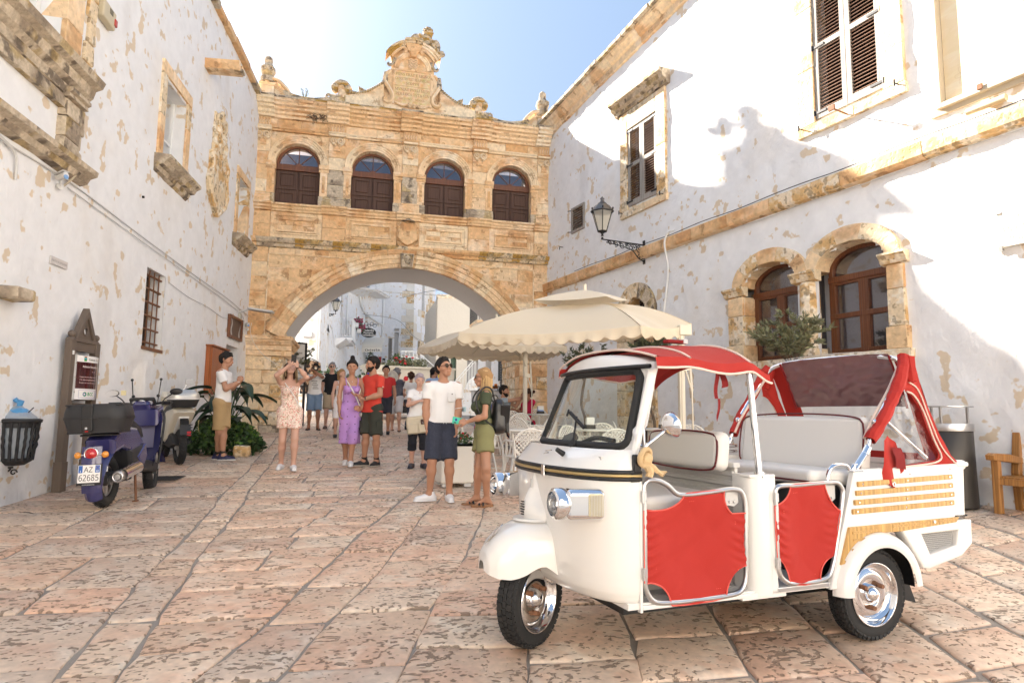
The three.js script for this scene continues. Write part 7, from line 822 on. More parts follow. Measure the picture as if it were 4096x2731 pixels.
// ---------- right wall ----------
{const t=thing('memorial_plaque','large framed marble tablet with Latin inscription high on the right wall','plaque',Rw(12.65,6.9),RR);const W=1.37,H=1.57;
const c=canv(1024,1180,(x,w,h)=>{x.fillStyle='#ecd7b0';x.fillRect(0,0,w,h);const r=rng(6);for(let i=0;i<400;i++){const f=r();x.fillStyle=f<.5?'rgba(228,200,150,.12)':'rgba(250,240,222,.14)';x.beginPath();x.ellipse(r()*w,r()*h,20 + r()*120,8 + r()*30,-.5 + r()*.6,0,7);x.fill();}x.fillStyle='rgba(186,150,98,.9)';x.textAlign='center';const tx=[['SALVATORI. COELESTI. AC. XII. APOSTOLIS',40],['NOVAM. CONSTRVCTAM',40],['UNIVERSAQ. GESTIENTE. CIVITATE',40],['CAMILLUS. SICILIANUS',76],['S. R. E. PRESB. CARDINALIS',42],['OSTUNUM. FREQUENTI. CIVIUM. ACCURSU',42],['IN. HOC. TEMPLO. AC',42],['ADSTANTIBUS. VIII. EPISCOPIS. SACRO',42],['SACRIS. PER. MENSEM. ANNO. SAL',42],['EODEM. E. PRIMO',42],['CLERUS. POPULUSQ',42],['AD. PERPETUAM. REI',42],['PONENDUM. CURAVIT',42]];let y=250;for(const[s,f]of tx){x.font='italic ' + f + 'px serif';x.fillText(s,540,y,900);y +=f*1.45;}x.strokeStyle='rgba(186,150,98,.7)';for(const[px,py]of[[110,1050],[110,120],[914,120],[914,1050]])for(let k=0;k<6;k++){x.beginPath();x.ellipse(px + 26*Math.cos(k*1.047),py + 26*Math.sin(k*1.047),26,12,k*1.047,0,7);x.stroke();}});
const cb=canv(1024,1180,(x,w,h)=>{x.fillStyle='#fff';x.fillRect(0,0,w,h);});add(t,'slab',uvFit(bx2(-W + .2,W - .2,-H + .13,H - .1,-.1,.015),-W + .2,W - .2,-H + .13,H - .1),std(0xffffff,.45,{map:c}));const fm=std(lin(.50,.43,.32),.7);add(t,'outer_frame',frame(-W,W,-H,H,.12,-.05,.05),fm);add(t,'inner_frame',frame(-W + .12,W - .12,-H + .07,H - .07,.075,-.05,.11,.012),fm);add(t,'clip',[bx2(-.72,-.66,-H + .1,-H + .17,.1,.13)],M.rust);
const l=thing('picture_light','beige tubular lamp under the marble tablet on the right wall','lamp',Rw(12.0,5.2),RR);add(l,'tube',[bar([-.22,0,.1],[.22,0,.1],.045,12),cyl(.047,.047,.02,.23,0,.1,0,0,Math.PI / 2)],std(lin(.6,.48,.3),.5));add(l,'bracket',bx2(-.05,.05,.02,.08,0,.1),fm);}
{const t=thing('street_name_sign','cream street sign lettered PIAZZA SAN GIOVANNI PAOLO II on the right wall','sign',Rw(12.36,3.58),RR);const c=canv(512,240,(x,w,h)=>{x.fillStyle='#e6dccb';x.fillRect(0,0,w,h);x.fillStyle='#4a3a30';x.textAlign='center';x.font='54px serif';x.fillText('PIAZZA',256,76);x.fillText('SAN GIOVANNI',256,146,470);x.fillText('PAOLO II',256,216);});add(t,'plate',uvFit(rbox(.94,.43,.03,.006,0,0,.06),-.47,.47,-.215,.215),std(0xffffff,.55,{map:c}));add(t,'clip',[[-.32,.23],[.32,.23],[-.32,-.23],[.32,-.23]].map(([x,y])=>[rbox(.05,.07,.02,.004,x,y,.078),rbox(.02,.02,.08,.004,x,y,.03)]),M.steel);}
{const pts=[],r=rng(4);for(let s=1.8;s<17;s +=.5)pts.push(Rw(s,5.09 + .012*Math.sin(s*3),.11 + .02*r()));one('wall_cable',tube(pts,.008,5,120),M.black,'black cable laid along the top of the right wall stone course','cable');const p2=[];for(let s=2;s<17;s +=.8)p2.push(Rw(s,4.77 + .015*Math.sin(s*5),.035));one('wall_cable',tube(p2,.007,5,120),M.lgrey,'pale cable hugging the underside of the right wall stone course','cable');}
one('wall_conduit',tube([Rw(6.0,5.12,.17),Rw(5.85,5.12,.2),Rw(5.72,4.95,.2),Rw(5.62,4.4,.05),Rw(5.52,3.8,.04),Rw(5.42,3.35,.04),Rw(5.5,3.2,.04)],.022,7,50),M.white,'white plastic conduit dropping from the stone course beside the arched side door','conduit');
{const t=thing('litter_bin','dark round street bin with steel rim and raised cover by the right wall','litter bin',g0(7.1,-6.6));add(t,'body',lathe([[0,0],[.27,0],[.275,.02],[.265,.5],[.26,.93],[0,.93]],36),std(lin(.055,.05,.045),.45,{metalness:.4}));add(t,'rim',lathe([[.255,.91],[.272,.91],[.272,1.0],[.25,1.0],[.25,.95]],36),M.steel);for(const[a,b]of[[.2,.1],[-.2,.1],[0,-.22]])add(t,'strut',bx2(a - .012,a + .012,.98,1.2,b - .012,b + .012),M.steel);add(t,'cover_plate',cyl(.28,.28,.012,0,1.205,0,0,0,0,30),M.steel);add(t,'stub',[bar([.1,1.217,.1],[.16,1.217,.08],.006,5)],std(lin(.7,.4,.15),.8));}
{const t=thing('wooden_bench','varnished wooden slatted bench end with curved arm at the right edge','bench',g0(7.24,-6.12),RR);
const w=M.teak;add(t,'front_leg',uvb(bx2(-.04,.04,0,.62,-.03,.04,.008)),w);add(t,'front_leg',uvb(bx2(1.36,1.44,0,.62,-.03,.04,.008)),w);for(const x of[-.04,1.36])add(t,'back_leg',uvb(tf(ext([[0,0],[.06,0],[.10,.45],[.02,.92],[-.04,.92],[.03,.45]].map(([a,b])=>[-a,b]),.075,.005),x,0,-.46,0,Math.PI / 2,0)),w);for(const x of[0,1.4])add(t,'arm',uvb(tf(ext([[-.10,.615],[.45,.565],[.5,.6],[.46,.625],[.2,.665],[-.06,.68],[-.11,.66]].map(([a,b])=>[-a,b]),.085,.008),x + .04,0,-.0,0,-Math.PI / 2,0).translate(0,0,0)),w).rotation.set(0,0,0);for(let k=0;k<6;k++)add(t,'seat_slat',uvb(bx2(-.03,1.43,.405,.425,-.43 + k*.075,-.37 + k*.075,.004)),w);add(t,'seat_rail',[uvb(bx2(0,1.4,.33,.405,.0,.03,.004)),uvb(bx2(-.03,.01,.33,.405,-.42,.0,.004))],w);for(let k=0;k<9;k++)add(t,'back_slat',uvb(box(.045,.4,.015,.1 + k*.15,.68,-.49,-.12)),w);add(t,'top_rail',uvb(rbox(1.44,.07,.03,.008,.7,.9,-.53)),w);add(t,'lower_back_rail',uvb(rbox(1.4,.05,.025,.006,.7,.48,-.47)),w);}
// ---------- café: parasols, chairs, tables, olive trees ----------
M.cream=phy(lin(.78,.68,.52),.9,{transmission:.22,thickness:0,side:THREE.DoubleSide,bumpMap:T.weave,bumpScale:.0006});M.creamF=std(lin(.70,.64,.52),.45);M.chairP=std(lin(.80,.78,.73),.4);
function parasol(label,cor,top,mast,vent,seed){
const b=mast,t=thing('parasol',label,'parasol',[b[0],GY(b[0],b[2]),b[2]]);const O=V(...t.position),P=cor.map(c=>V(...c).sub(O)),A=V(...top).sub(O),rimP=(e,s)=>{const p=P[e].clone().lerp(P[(e + 1)% 4],s);p.y -=.07*Math.sin(Math.PI*s);return p;};
const cloths=[];for(let e=0;e<4;e++)cloths.push(surf(22,16,(s,v)=>{const r=rimP(e,s),p=A.clone().lerp(r,lerp(.16,1,v));const sag=.10*Math.sin(Math.PI*v)*(1 - .35*Math.sin(Math.PI*s));p.y +=sag - .05*Math.sin(Math.PI*s)*v + .014*Math.sin(s*21 + seed)*v*v + .018*(nz(s*6 + e*9,v*3,seed)- .5);return[p.x,p.y,p.z];},3,2));const top1=add(t,'canopy',cloths,M.cream);
for(let e=0;e<4;e++){const L=P[e].distanceTo(P[(e + 1)% 4]),n=Math.round(L / .25);add(t,'valance',surf(n*8,5,(s,v)=>{const p=rimP(e,s),q=P[(e + 1)% 4].clone().sub(P[e]).normalize(),nx=-q.z,nz2=q.x,sc=.115 + .05*Math.abs(Math.sin(s*n*Math.PI)),w=.016*Math.sin(s*n*Math.PI*2 + e)*v + .02*v*Math.sin(s*7 + seed + e);return[p.x + nx*w,p.y + .012 - v*sc,p.z + nz2*w];},n,1),M.cream);add(t,'valance_hem',tube(Array.from({length:n*4 + 1},(_,i)=>{const s=i /(n*4),p=rimP(e,s),q=P[(e + 1)% 4].clone().sub(P[e]).normalize(),w=.016*Math.sin(s*n*Math.PI*2 + e)+ .02*Math.sin(s*7 + seed + e);return[p.x - q.z*w,p.y + .012 - .115 - .05*Math.abs(Math.sin(s*n*Math.PI)),p.z + q.x*w];}),.004,4,n*8),std(lin(.55,.42,.28),.9));}
const hub=A.clone();hub.y -=.12;for(let e=0;e<4;e++){const r=P[e].clone();r.y -=.03;add(t,'rib',beam([hub.x,hub.y,hub.z],[r.x,r.y,r.z],.03,.022),M.creamF);const m=P[e].clone().lerp(P[(e + 1)% 4],.5);m.y -=.10;add(t,'rib',beam([hub.x,hub.y,hub.z],[m.x,m.y,m.z],.025,.02),M.creamF);}

const vc=[];for(let e=0;e<4;e++)vc.push(surf(10,6,(s,v)=>{const r=P[e].clone().lerp(P[(e + 1)% 4],s),p=A.clone().lerp(r,v*vent);p.y=A.y + .16 - v*.20 - .03*Math.sin(Math.PI*s)*v + .02*Math.sin(Math.PI*v);return[p.x,p.y,p.z];}));add(t,'vent_cap',vc,M.cream);add(t,'finial',cyl(.025,.03,.1,A.x,A.y + .2,A.z),M.creamF);
const h=Math.max(...P.map(p=>p.y))- .02;add(t,'mast',[bx2(-.045,.045,0,h - .05,-.035,.035,.008),bx2(-.02,.02,.1,h - .1,.035,.05,.004)],M.creamF);add(t,'base',[bx2(-.4,.4,.0,.07,-.4,.4,.01)],M.grey);const near=P.reduce((a,p)=>p.length()<a.length()?p:a);add(t,'arm',[beam([0,h - .08,0],[hub.x,hub.y - .02,hub.z],.05,.04),beam([0,h - .45,.06],[hub.x*.25,h - .05,hub.z*.25 + .06],.035,.03),bar([.14,h - 1.0,.05],[.10,h - .35,.05],.022,8),bar([.14,h - 1.0,.05],[.02,h - .62,.05],.014,7),bar([.15,.6,.05],[.14,h - .8,.05],.012,7)],M.creamF);add(t,'hub_bracket',rbox(.20,.16,.09,.02,.05,h - .1,.03),M.creamF);add(t,'slide_bracket',rbox(.14,.09,.06,.01,.04,h - .66,.03),M.creamF);return t;
}
parasol('near cream square parasol with a second vent tier, scalloped valance, over the café chairs',[[1.49,2.49,-9.8],[3.80,2.50,-8.25],[4.90,2.66,-8.85],[2.75,2.66,-10.7]],[3.50,3.10,-9.7],[4.66,0,-8.75],.42,3);
parasol('further cream square parasol standing nearer the arch',[[1.36,2.78,-15.1],[1.92,2.78,-12.75],[4.62,2.80,-14.0],[4.1,2.8,-16.4]],[3.1,3.32,-14.6],[3.62,0,-13.9],.34,8);
const chair0=(()=>{
const t=thing('cafe_chair','','chair',[0,0,0]),m=M.chairP;
const by=.60,bz=.21,a=.235,b=.20,th=.16;const bp=(x,y)=>[x,by + y,bz +(y + b)*th - .06*(1 -(x / a)**2)*0 + .03*-Math.pow(x / a,2)];
const oval=Array.from({length:33},(_,i)=>{const g=i / 32*Math.PI*2;return bp(a*Math.cos(g),b*Math.sin(g));});add(t,'back_frame',tube(oval,.0125,8,64),m);
const lt=[];for(const d of[-1,1])for(let k=-7;k<=7;k++){const pts=[];for(let q=0;q<=24;q++){const x=lerp(-a,a,q / 24),y=d*(x)*1.05 + k*.058;if((x / a)**2 +(y / b)**2<.97)pts.push(bp(x,y));}if(pts.length>3){const f=pts[0],l=pts[pts.length - 1],mm=pts[pts.length>>1];lt.push(tube([f,mm,l],.0075,5,6));}}add(t,'back_lattice',lt,m);
const st=[...frame(-.22,.22,-.23,.20,.03,.395,.42).map(g=>g.applyMatrix4(new THREE.Matrix4().set(1,0,0,0,0,0,1,0,0,1,0,0,0,0,0,1)))];const sl=[];for(const d of[-1,1])for(let k=-9;k<=9;k++){const pts=[];for(let q=0;q<=20;q++){const x=lerp(-.2,.2,q / 20),z=d*x + k*.055;if(z>-.21&&z<.18)pts.push([x,.41,z]);}if(pts.length>2)sl.push(beam(pts[0],pts[pts.length - 1],.016,.012));}add(t,'seat_lattice',sl,m);
add(t,'seat_frame',tube([[-.2,.41,.19],[-.22,.41,0],[-.2,.41,-.2],[0,.40,-.24],[.2,.41,-.2],[.22,.41,0],[.2,.41,.19],[0,.41,.2]],.014,7,50),m);
for(const s of[-1,1]){add(t,'back_post',tube([[s*.2,.41,.19],[s*.225,.5,.215],[s*.232,.58,.225]],.013,7),m);add(t,'leg',tube([[s*.20,.42,-.2],[s*.225,.2,-.235],[s*.235,.01,-.25]],.0135,7),m);add(t,'leg',tube([[s*.20,.42,.18],[s*.22,.2,.235],[s*.23,.01,.28]],.0135,7),m);add(t,'arm_rest',tube([[s*.235,.62,.22],[s*.275,.635,.12],[s*.285,.63,-.05],[s*.28,.59,-.17],[s*.26,.42,-.2],[s*.24,.2,-.23]],.0145,7,40),m);add(t,'side_stretcher',bar([s*.226,.16,-.235],[s*.224,.16,.245],.008,6),m);}return t;
})();
{let first=true;const C=[[2.34,-8.95,.08,'nearest white lattice chair beside the woman in green, back to the viewer'],[3.05,-11.5,-1.05,'white lattice chair turned half sideways behind the nearest café table'],[3.42,-11.95,.75,'white lattice chair leaning right beside the sideways one'],[3.25,-13.2,.15,'white lattice chair with its round back just under the table of the woman in pink'],[3.3,-14.2,.05,'white lattice chair furthest back, nearest the stone pier'],[4.35,-15.3,3.0,'white lattice chair facing the viewer behind the café table with the blue box'],[4.85,-15.1,-2.2,'white lattice chair half hidden at the right of the far café table'],[2.55,-12.6,1.5,'white lattice chair just behind the black backpack'],[3.35,-9.5,-2.6,'white lattice chair seen through the left of the windscreen'],[3.62,-9.0,.05,'white lattice chair with round back nearest behind the windscreen'],[3.95,-10.2,-.3,'white lattice chair beyond the table seen in the windscreen'],[4.55,-10.4,-1.9,'bluish white lattice chair at the right of the windscreen view'],[5.35,-9.7,-.6,'white chair whose back shows above the driver seat'],[1.75,-9.7,.5,'white lattice chair half hidden behind the man in the white shirt and planter'],[1.62,-13.0,1.1,'white chair behind the older woman with the shoulder bag']];for(const[x,z,r,l]of C){if(first){first=false;chair0.position.set(...g0(x,z));chair0.rotation.y=r;chair0.userData.label=l;chair0.userData.group='white lattice café chairs';}else copyOf(chair0,l,g0(x,z),r);}}
const table0=(()=>{const t=thing('cafe_table','white round café table in front of the nearest chair','table',g0(2.5,-9.85),0,'white café tables');add(t,'tabletop',lathe([[0,.69],[.40,.69],[.42,.70],[.42,.72],[.40,.73],[0,.73]],40),M.chairP);for(let k=0;k<4;k++)add(t,'leg',tube([[.28*Math.cos(k*1.571 + .7),.69,.28*Math.sin(k*1.571 + .7)],[.24*Math.cos(k*1.571 + .7),.4,.24*Math.sin(k*1.571 + .7)],[.33*Math.cos(k*1.571 + .7),.01,.33*Math.sin(k*1.571 + .7)]],.022,8),M.chairP);return t;})();
copyOf(table0,'white café table with a blue napkin box in front of the woman in pink',g0(4.2,-14.4));copyOf(table0,'white café table with bottle and napkins by the man holding up a phone',g0(3.2,-15.2));copyOf(table0,'white café table seen through the taxi windscreen',g0(3.75,-9.9));copyOf(table0,'white café table beside the man in the white shirt, with a menu stand',g0(2.1,-12.2));copyOf(table0,'white café table seen past the right door pillar of the windscreen',g0(5.0,-9.9));
function napkins(label,p,blue,ry=0){const t=thing('napkin_box',label,'napkin holder',p,ry);add(t,'tray',[rbox(.16,.07,.1,.01,0,.04,0)],M.black);add(t,'napkin',[rbox(.13,.14,.06,.008,0,.11,0)],blue?std(lin(.25,.4,.75),.8):M.white);add(t,'face_plate',bx2(-.065,.065,.1,.19,.03,.036),M.white);return t;}
const tt=(x,z,y=.735)=>[x,GY(x,z)+ y,z];napkins('black and blue napkin box on the table in front of the woman in pink',tt(4.05,-14.15),true);napkins('white napkin holder on the far café table by the bottle',tt(3.15,-15.0),false);napkins('dark napkin box on the table behind the windscreen',tt(3.6,-9.75),false);napkins('white card holder on the table at the right of the windscreen',tt(4.85,-9.7),false);napkins('white menu stand on the table by the man in the white shirt',tt(2.15,-12.0),false);
{const t=thing('water_bottle','clear plastic water bottle with green cap on the far café table','bottle',tt(3.42,-15.05));add(t,'body',lathe([[0,0],[.035,0],[.036,.05],[.033,.1],[.036,.15],[.034,.19],[.014,.235],[.014,.25]],20),M.clear);add(t,'cap',cyl(.016,.016,.025,0,.258,0),std(lin(.05,.3,.1),.5));}
one('ashtray',lathe([[0,.0],[.05,0],[.055,.03],[.045,.03],[.04,.01],[0,.01]],20),M.black,'small black ashtray on the far café table beside the napkins','ashtray').position.set(...tt(2.98,-15.05));
{const t=thing('planter','square cream planter on feet behind the legs of the man in the white shirt','planter',g0(1.36,-9.1),.08);add(t,'box',[rbox(.46,.52,.46,.03,0,.31,0,0,0,0,3),...frame(-.24,.24,-.24,.24,.04,.55,.58,.006).map(g=>g.applyMatrix4(new THREE.Matrix4().set(1,0,0,0,0,0,1,0,0,1,0,0,0,0,0,1)))],std(lin(.76,.72,.64),.7,{bumpMap:T.stoneB,bumpScale:.003}));for(const[x,z]of[[-.15,-.15],[.15,-.15],[-.15,.15],[.15,.15]])add(t,'foot',rbox(.1,.06,.1,.01,x,.03,z),M.lgrey);add(t,'soil',bx2(-.2,.2,.5,.56,-.2,.2),std(lin(.04,.03,.02),.95));const b=thing('planter_flowers','small red flowered plant growing in the cream planter','plant',[1.4,GY(1.36,-9.1)+ .57,-9.05]);const r=rng(5);for(let i=0;i<6;i++)add(b,'stem',bar([0,0,0],[(r()- .5)*.25,.1 + r()*.1,(r()- .5)*.2],.004,5),M.ivy);leaves(b,'foliage',160,.05,q=>[(q()- .5)*.34,q()*.14,(q()- .5)*.3],M.green,6);for(let i=0;i<7;i++)add(b,'flower',mg([0,1].map(k=>tf(new THREE.CircleGeometry(.02,6),(r()- .5)*.3,.08 + r()*.1,(r()- .5)*.25,k,k*2,0))),M.redF);}

function olive(label,p,h,R,n,seed,mat,pot=true,lf=.07,squash=.8){
const t=thing('olive_tree',label,'tree',p),r=rng(seed),cs=[],hc=h - R*squash;if(pot){add(t,'pot',lathe([[0,0],[.2,0],[.24,.3],[.26,.36],[.23,.36],[.21,.3],[0,.3]],24),std(lin(.5,.42,.34),.8));}
add(t,'trunk',rough(tube([[0,.2,0],[.05,h*.3,.02],[-.03,h*.45,0],[.04,hc*.85,.02]],.028,8),.006,seed,14),M.bark);
const L=[];for(let i=0;i<16;i++){const a=r()*6.283,u=r()*1.5 - .45,s=Math.sqrt(Math.max(.05,1 - u*u)),q=R*(.62 + r()*.38),e=[q*s*Math.cos(a),hc + q*u*squash,q*s*Math.sin(a)];L.push(e);add(t,'branch',tube([[.03,hc*.8,.02],[e[0]*.45,lerp(hc*.85,e[1],.55),e[2]*.45],e],.008,5,10),M.bark);}
const tw=[];for(let i=0;i<70;i++){const e=L[i % 16],b=lerp(.45,.95,r()),o=[lerp(.03,e[0],b),lerp(hc*.85,e[1],b),lerp(.02,e[2],b)],d=[(r()- .5)*R*.7,r()*R*.5 - R*.06,(r()- .5)*R*.7];tw.push([o,d]);}add(t,'twigs',tw.map(([o,d])=>bar(o,[o[0]+ d[0],o[1]+ d[1],o[2]+ d[2]],.0035,4,.0015)),M.bark).userData.kind='stuff';
leaves(t,'crown',n,lf,q=>{const[o,d]=tw[q()*tw.length|0],k=q();return[o[0]+ d[0]*k +(q()- .5)*.03,o[1]+ d[1]*k +(q()- .5)*.03,o[2]+ d[2]*k +(q()- .5)*.03];},mat,seed + 3,.55,(p0,q)=>[p0[0]*.8,.35,p0[2]*.8]);return t;
}
olive('small potted olive tree by the wall left of the taxi windscreen',g0(4.5,-12.6),2.25,.52,2600,21,M.olive);olive('potted olive tree in front of the arched side door under the parasol',g0(5.35,-11.2),2.35,.60,3000,23,M.olive,true,.075);olive('pale silvery olive bush in front of the paired arched windows',g0(6.25,-8.4),2.62,.62,3200,27,M.oliveL,true,.075,.8);olive('olive tree growing behind the left pier of the arch',[-1.9,GY(-1.9,-20.8),-20.9],2.7,.75,3000,29,M.olive,true,.08,1.1);
// ---------- people: signed-distance bodies meshed with surface nets ----------

function sdf(prims,cell,k=.03,o={}){
const lo=[9,9,9],hi=[-9,-9,-9],m=.02 + cell*2;for(const[a,b,r,q,f]of prims)for(let i=0;i<3;i++){const R=Math.max(r,q)+ m;lo[i]=Math.min(lo[i],a[i]- R,b[i]- R);hi[i]=Math.max(hi[i],a[i]+ R,b[i]+ R);}
const N=[0,1,2].map(i=>Math.ceil((hi[i]- lo[i])/ cell)+ 1),D=new Float32Array(N[0]*N[1]*N[2]).fill(.2),id=(i,j,l)=>(l*N[1]+ j)*N[0]+ i;
for(const[a,b,ra,rb,f=1,kind]of prims){
const R=Math.max(ra,rb)+ k*1.5 + cell*2,i0=[0,1,2].map(i=>Math.max(0,Math.floor((Math.min(a[i],b[i])- R - lo[i])/ cell))),i1=[0,1,2].map(i=>Math.min(N[i]- 1,Math.ceil((Math.max(a[i],b[i])+ R - lo[i])/ cell)));
const dx=b[0]- a[0],dy=b[1]- a[1],dz=(b[2]- a[2])/ f,L2=dx*dx + dy*dy + dz*dz||1e-9,L=Math.sqrt(L2);
for(let l=i0[2];l<=i1[2];l++)for(let j=i0[1];j<=i1[1];j++)for(let i=i0[0];i<=i1[0];i++){
const x=lo[0]+ i*cell - a[0],y=lo[1]+ j*cell - a[1],z=(lo[2]+ l*cell - a[2])/ f;let d;
if(kind){const t=(x*dx + y*dy + z*dz)/ L,q=Math.sqrt(Math.max(0,x*x + y*y + z*z - t*t));d=Math.max(q - lerp(ra,rb,clamp(t / L)),-t,t - L);}
else{const t=clamp((x*dx + y*dy + z*dz)/ L2),X=x - t*dx,Y=y - t*dy,Z=z - t*dz;d=Math.sqrt(X*X + Y*Y + Z*Z)- lerp(ra,rb,t);}
d*=f<1?Math.min(1,.5 + f*.5):1;const n=id(i,j,l),e=D[n],h=Math.max(k - Math.abs(e - d),0)/ k;D[n]=Math.min(e,d)- h*h*k*.25;
}
}
const am=o.fold||0;for(let l=0,n=0;l<N[2];l++)for(let j=0;j<N[1];j++)for(let i=0;i<N[0];i++,n++){const x=lo[0]+ i*cell,y=lo[1]+ j*cell,z=lo[2]+ l*cell;if(am&&D[n]<.05)D[n]+=am*(Math.sin(x*31 + y*17 + 2*Math.sin(y*13 + z*9))*.5 + Math.sin(y*43 - x*22 + z*27)*.35 + Math.sin(x*60 + z*41)*.2);if(o.cut)for(const[p,q]of o.cut)D[n]=Math.max(D[n],-((x - p[0])*q[0]+(y - p[1])*q[1]+(z - p[2])*q[2]));if(o.hole)for(const[p,r]of o.hole)D[n]=Math.max(D[n],r - Math.hypot(x - p[0],y - p[1],z - p[2]));}
const vi=new Int32Array(D.length).fill(-1),pos=[],idx=[];
for(let l=0;l<N[2]- 1;l++)for(let j=0;j<N[1]- 1;j++)for(let i=0;i<N[0]- 1;i++){let c=0,sx=0,sy=0,sz=0,neg=0;const v=[];for(let q=0;q<8;q++){const e=D[id(i +(q&1),j +(q>>1&1),l +(q>>2))];v.push(e);if(e<0)neg++;}if(neg===0||neg===8)continue;for(let q=0;q<8;q++)for(const s of[1,2,4])if(!(q&s)&&(v[q]<0)!==(v[q|s]<0)){const t=v[q]/(v[q]- v[q|s]);sx +=(q&1)+(s===1?t:0);sy +=(q>>1&1)+(s===2?t:0);sz +=(q>>2)+(s===4?t:0);c++;}vi[id(i,j,l)]=pos.length / 3;pos.push(lo[0]+(i + sx / c)*cell,lo[1]+(j + sy / c)*cell,lo[2]+(l + sz / c)*cell);}
const quad=(a,b,c,d,f)=>f?idx.push(a,b,c,a,c,d):idx.push(a,c,b,a,d,c);
for(let l=1;l<N[2]- 1;l++)for(let j=1;j<N[1]- 1;j++)for(let i=1;i<N[0]- 1;i++){const s=D[id(i,j,l)]<0;if(s !==D[id(i + 1,j,l)]<0)quad(vi[id(i,j - 1,l - 1)],vi[id(i,j,l - 1)],vi[id(i,j,l)],vi[id(i,j - 1,l)],s);if(s !==D[id(i,j + 1,l)]<0)quad(vi[id(i - 1,j,l - 1)],vi[id(i - 1,j,l)],vi[id(i,j,l)],vi[id(i,j,l - 1)],s);if(s !==D[id(i,j,l + 1)]<0)quad(vi[id(i - 1,j - 1,l)],vi[id(i,j - 1,l)],vi[id(i,j,l)],vi[id(i - 1,j,l)],s);}
const g=new THREE.BufferGeometry();g.setAttribute('position',new THREE.Float32BufferAttribute(pos,3));g.setIndex(idx);g.computeVertexNormals();return uvb(g);
}
const TOR=tor,A3=v=>[v.x,v.y,v.z],vl=(a,b,t)=>[lerp(a[0],b[0],t),lerp(a[1],b[1],t),lerp(a[2],b[2],t)];
function ik(a,c,l1,l2,hint){const A=V(...a),C=V(...c),d=C.clone().sub(A),L=Math.min(d.length(),(l1 + l2)*.995);d.normalize();const x=(l1*l1 - l2*l2 + L*L)/(2*L),h=Math.sqrt(Math.max(0,l1*l1 - x*x)),H=V(...hint);H.addScaledVector(d,-H.dot(d)).normalize();return[A3(A.clone().addScaledVector(d,x).addScaledVector(H,h)),A3(A.clone().addScaledVector(d,L))];}
const skinM=(r,g,b)=>phy(lin(r,g,b),.5,{sheen:.2,sheenRoughness:.6});
const SK={fair:skinM(.58,.34,.25),tan:skinM(.45,.23,.14),brown:skinM(.36,.17,.10)};
const fab=(r,g,b,o={})=>std(lin(r,g,b),.9,{bumpMap:T.weave,bumpScale:.0008,...o}),hairM=(r,g,b)=>std(lin(r,g,b),.88,{bumpMap:T.wood,bumpScale:.004});
function handGeo(w,dir,nrm,s,curl){
const P=[[[0,-.01,0],[0,.06,.0],.026,.034,.55],[[-.026,.04,0],[.026,.04,0],.02,.02,.7]];
[[-.03,.058,.7],[-.010,.074,.9],[.011,.078,1],[.031,.07,.95]].forEach(([x,L,q],i)=>{let p=[x,.078 - Math.abs(x)*.25,0],a=.15;for(const[f,c]of[[.45,.8],[.32,1],[.25,.7]]){a +=curl*c*(.9 + i*.04)*.95;const n=[p[0]+ x*.1*f,p[1]+ L*f*Math.cos(a),p[2]+ L*f*Math.sin(a)];P.push([p,n,.0092 - f*.002,.0078]);p=n;}});
P.push([[.026,.02,.004],[.05,.052,.014 + curl*.012],.013,.0105],[[.05,.052,.014 + curl*.012],[.048 - curl*.012,.082,.024 + curl*.02],.0105,.008]);
const g=sdf(P,.0048,.012),Y=V(...dir).normalize(),Z=V(...nrm),z=Z.addScaledVector(Y,-Z.dot(Y)).normalize(),X=Y.clone().cross(z).multiplyScalar(s);g.applyMatrix4(new THREE.Matrix4().makeBasis(X,Y,z).setPosition(...w));if(X.clone().cross(Y).dot(z)<0){const ix=g.attributes;for(const k of['position','normal','uv']){const t=ix[k].array,c=ix[k].itemSize;for(let i=0;i<ix[k].count;i +=3)for(let q=0;q<c;q++){const u=t[(i + 1)*c + q];t[(i + 1)*c + q]=t[(i + 2)*c + q];t[(i + 2)*c + q]=u;}}g.computeVertexNormals();}return g;
}
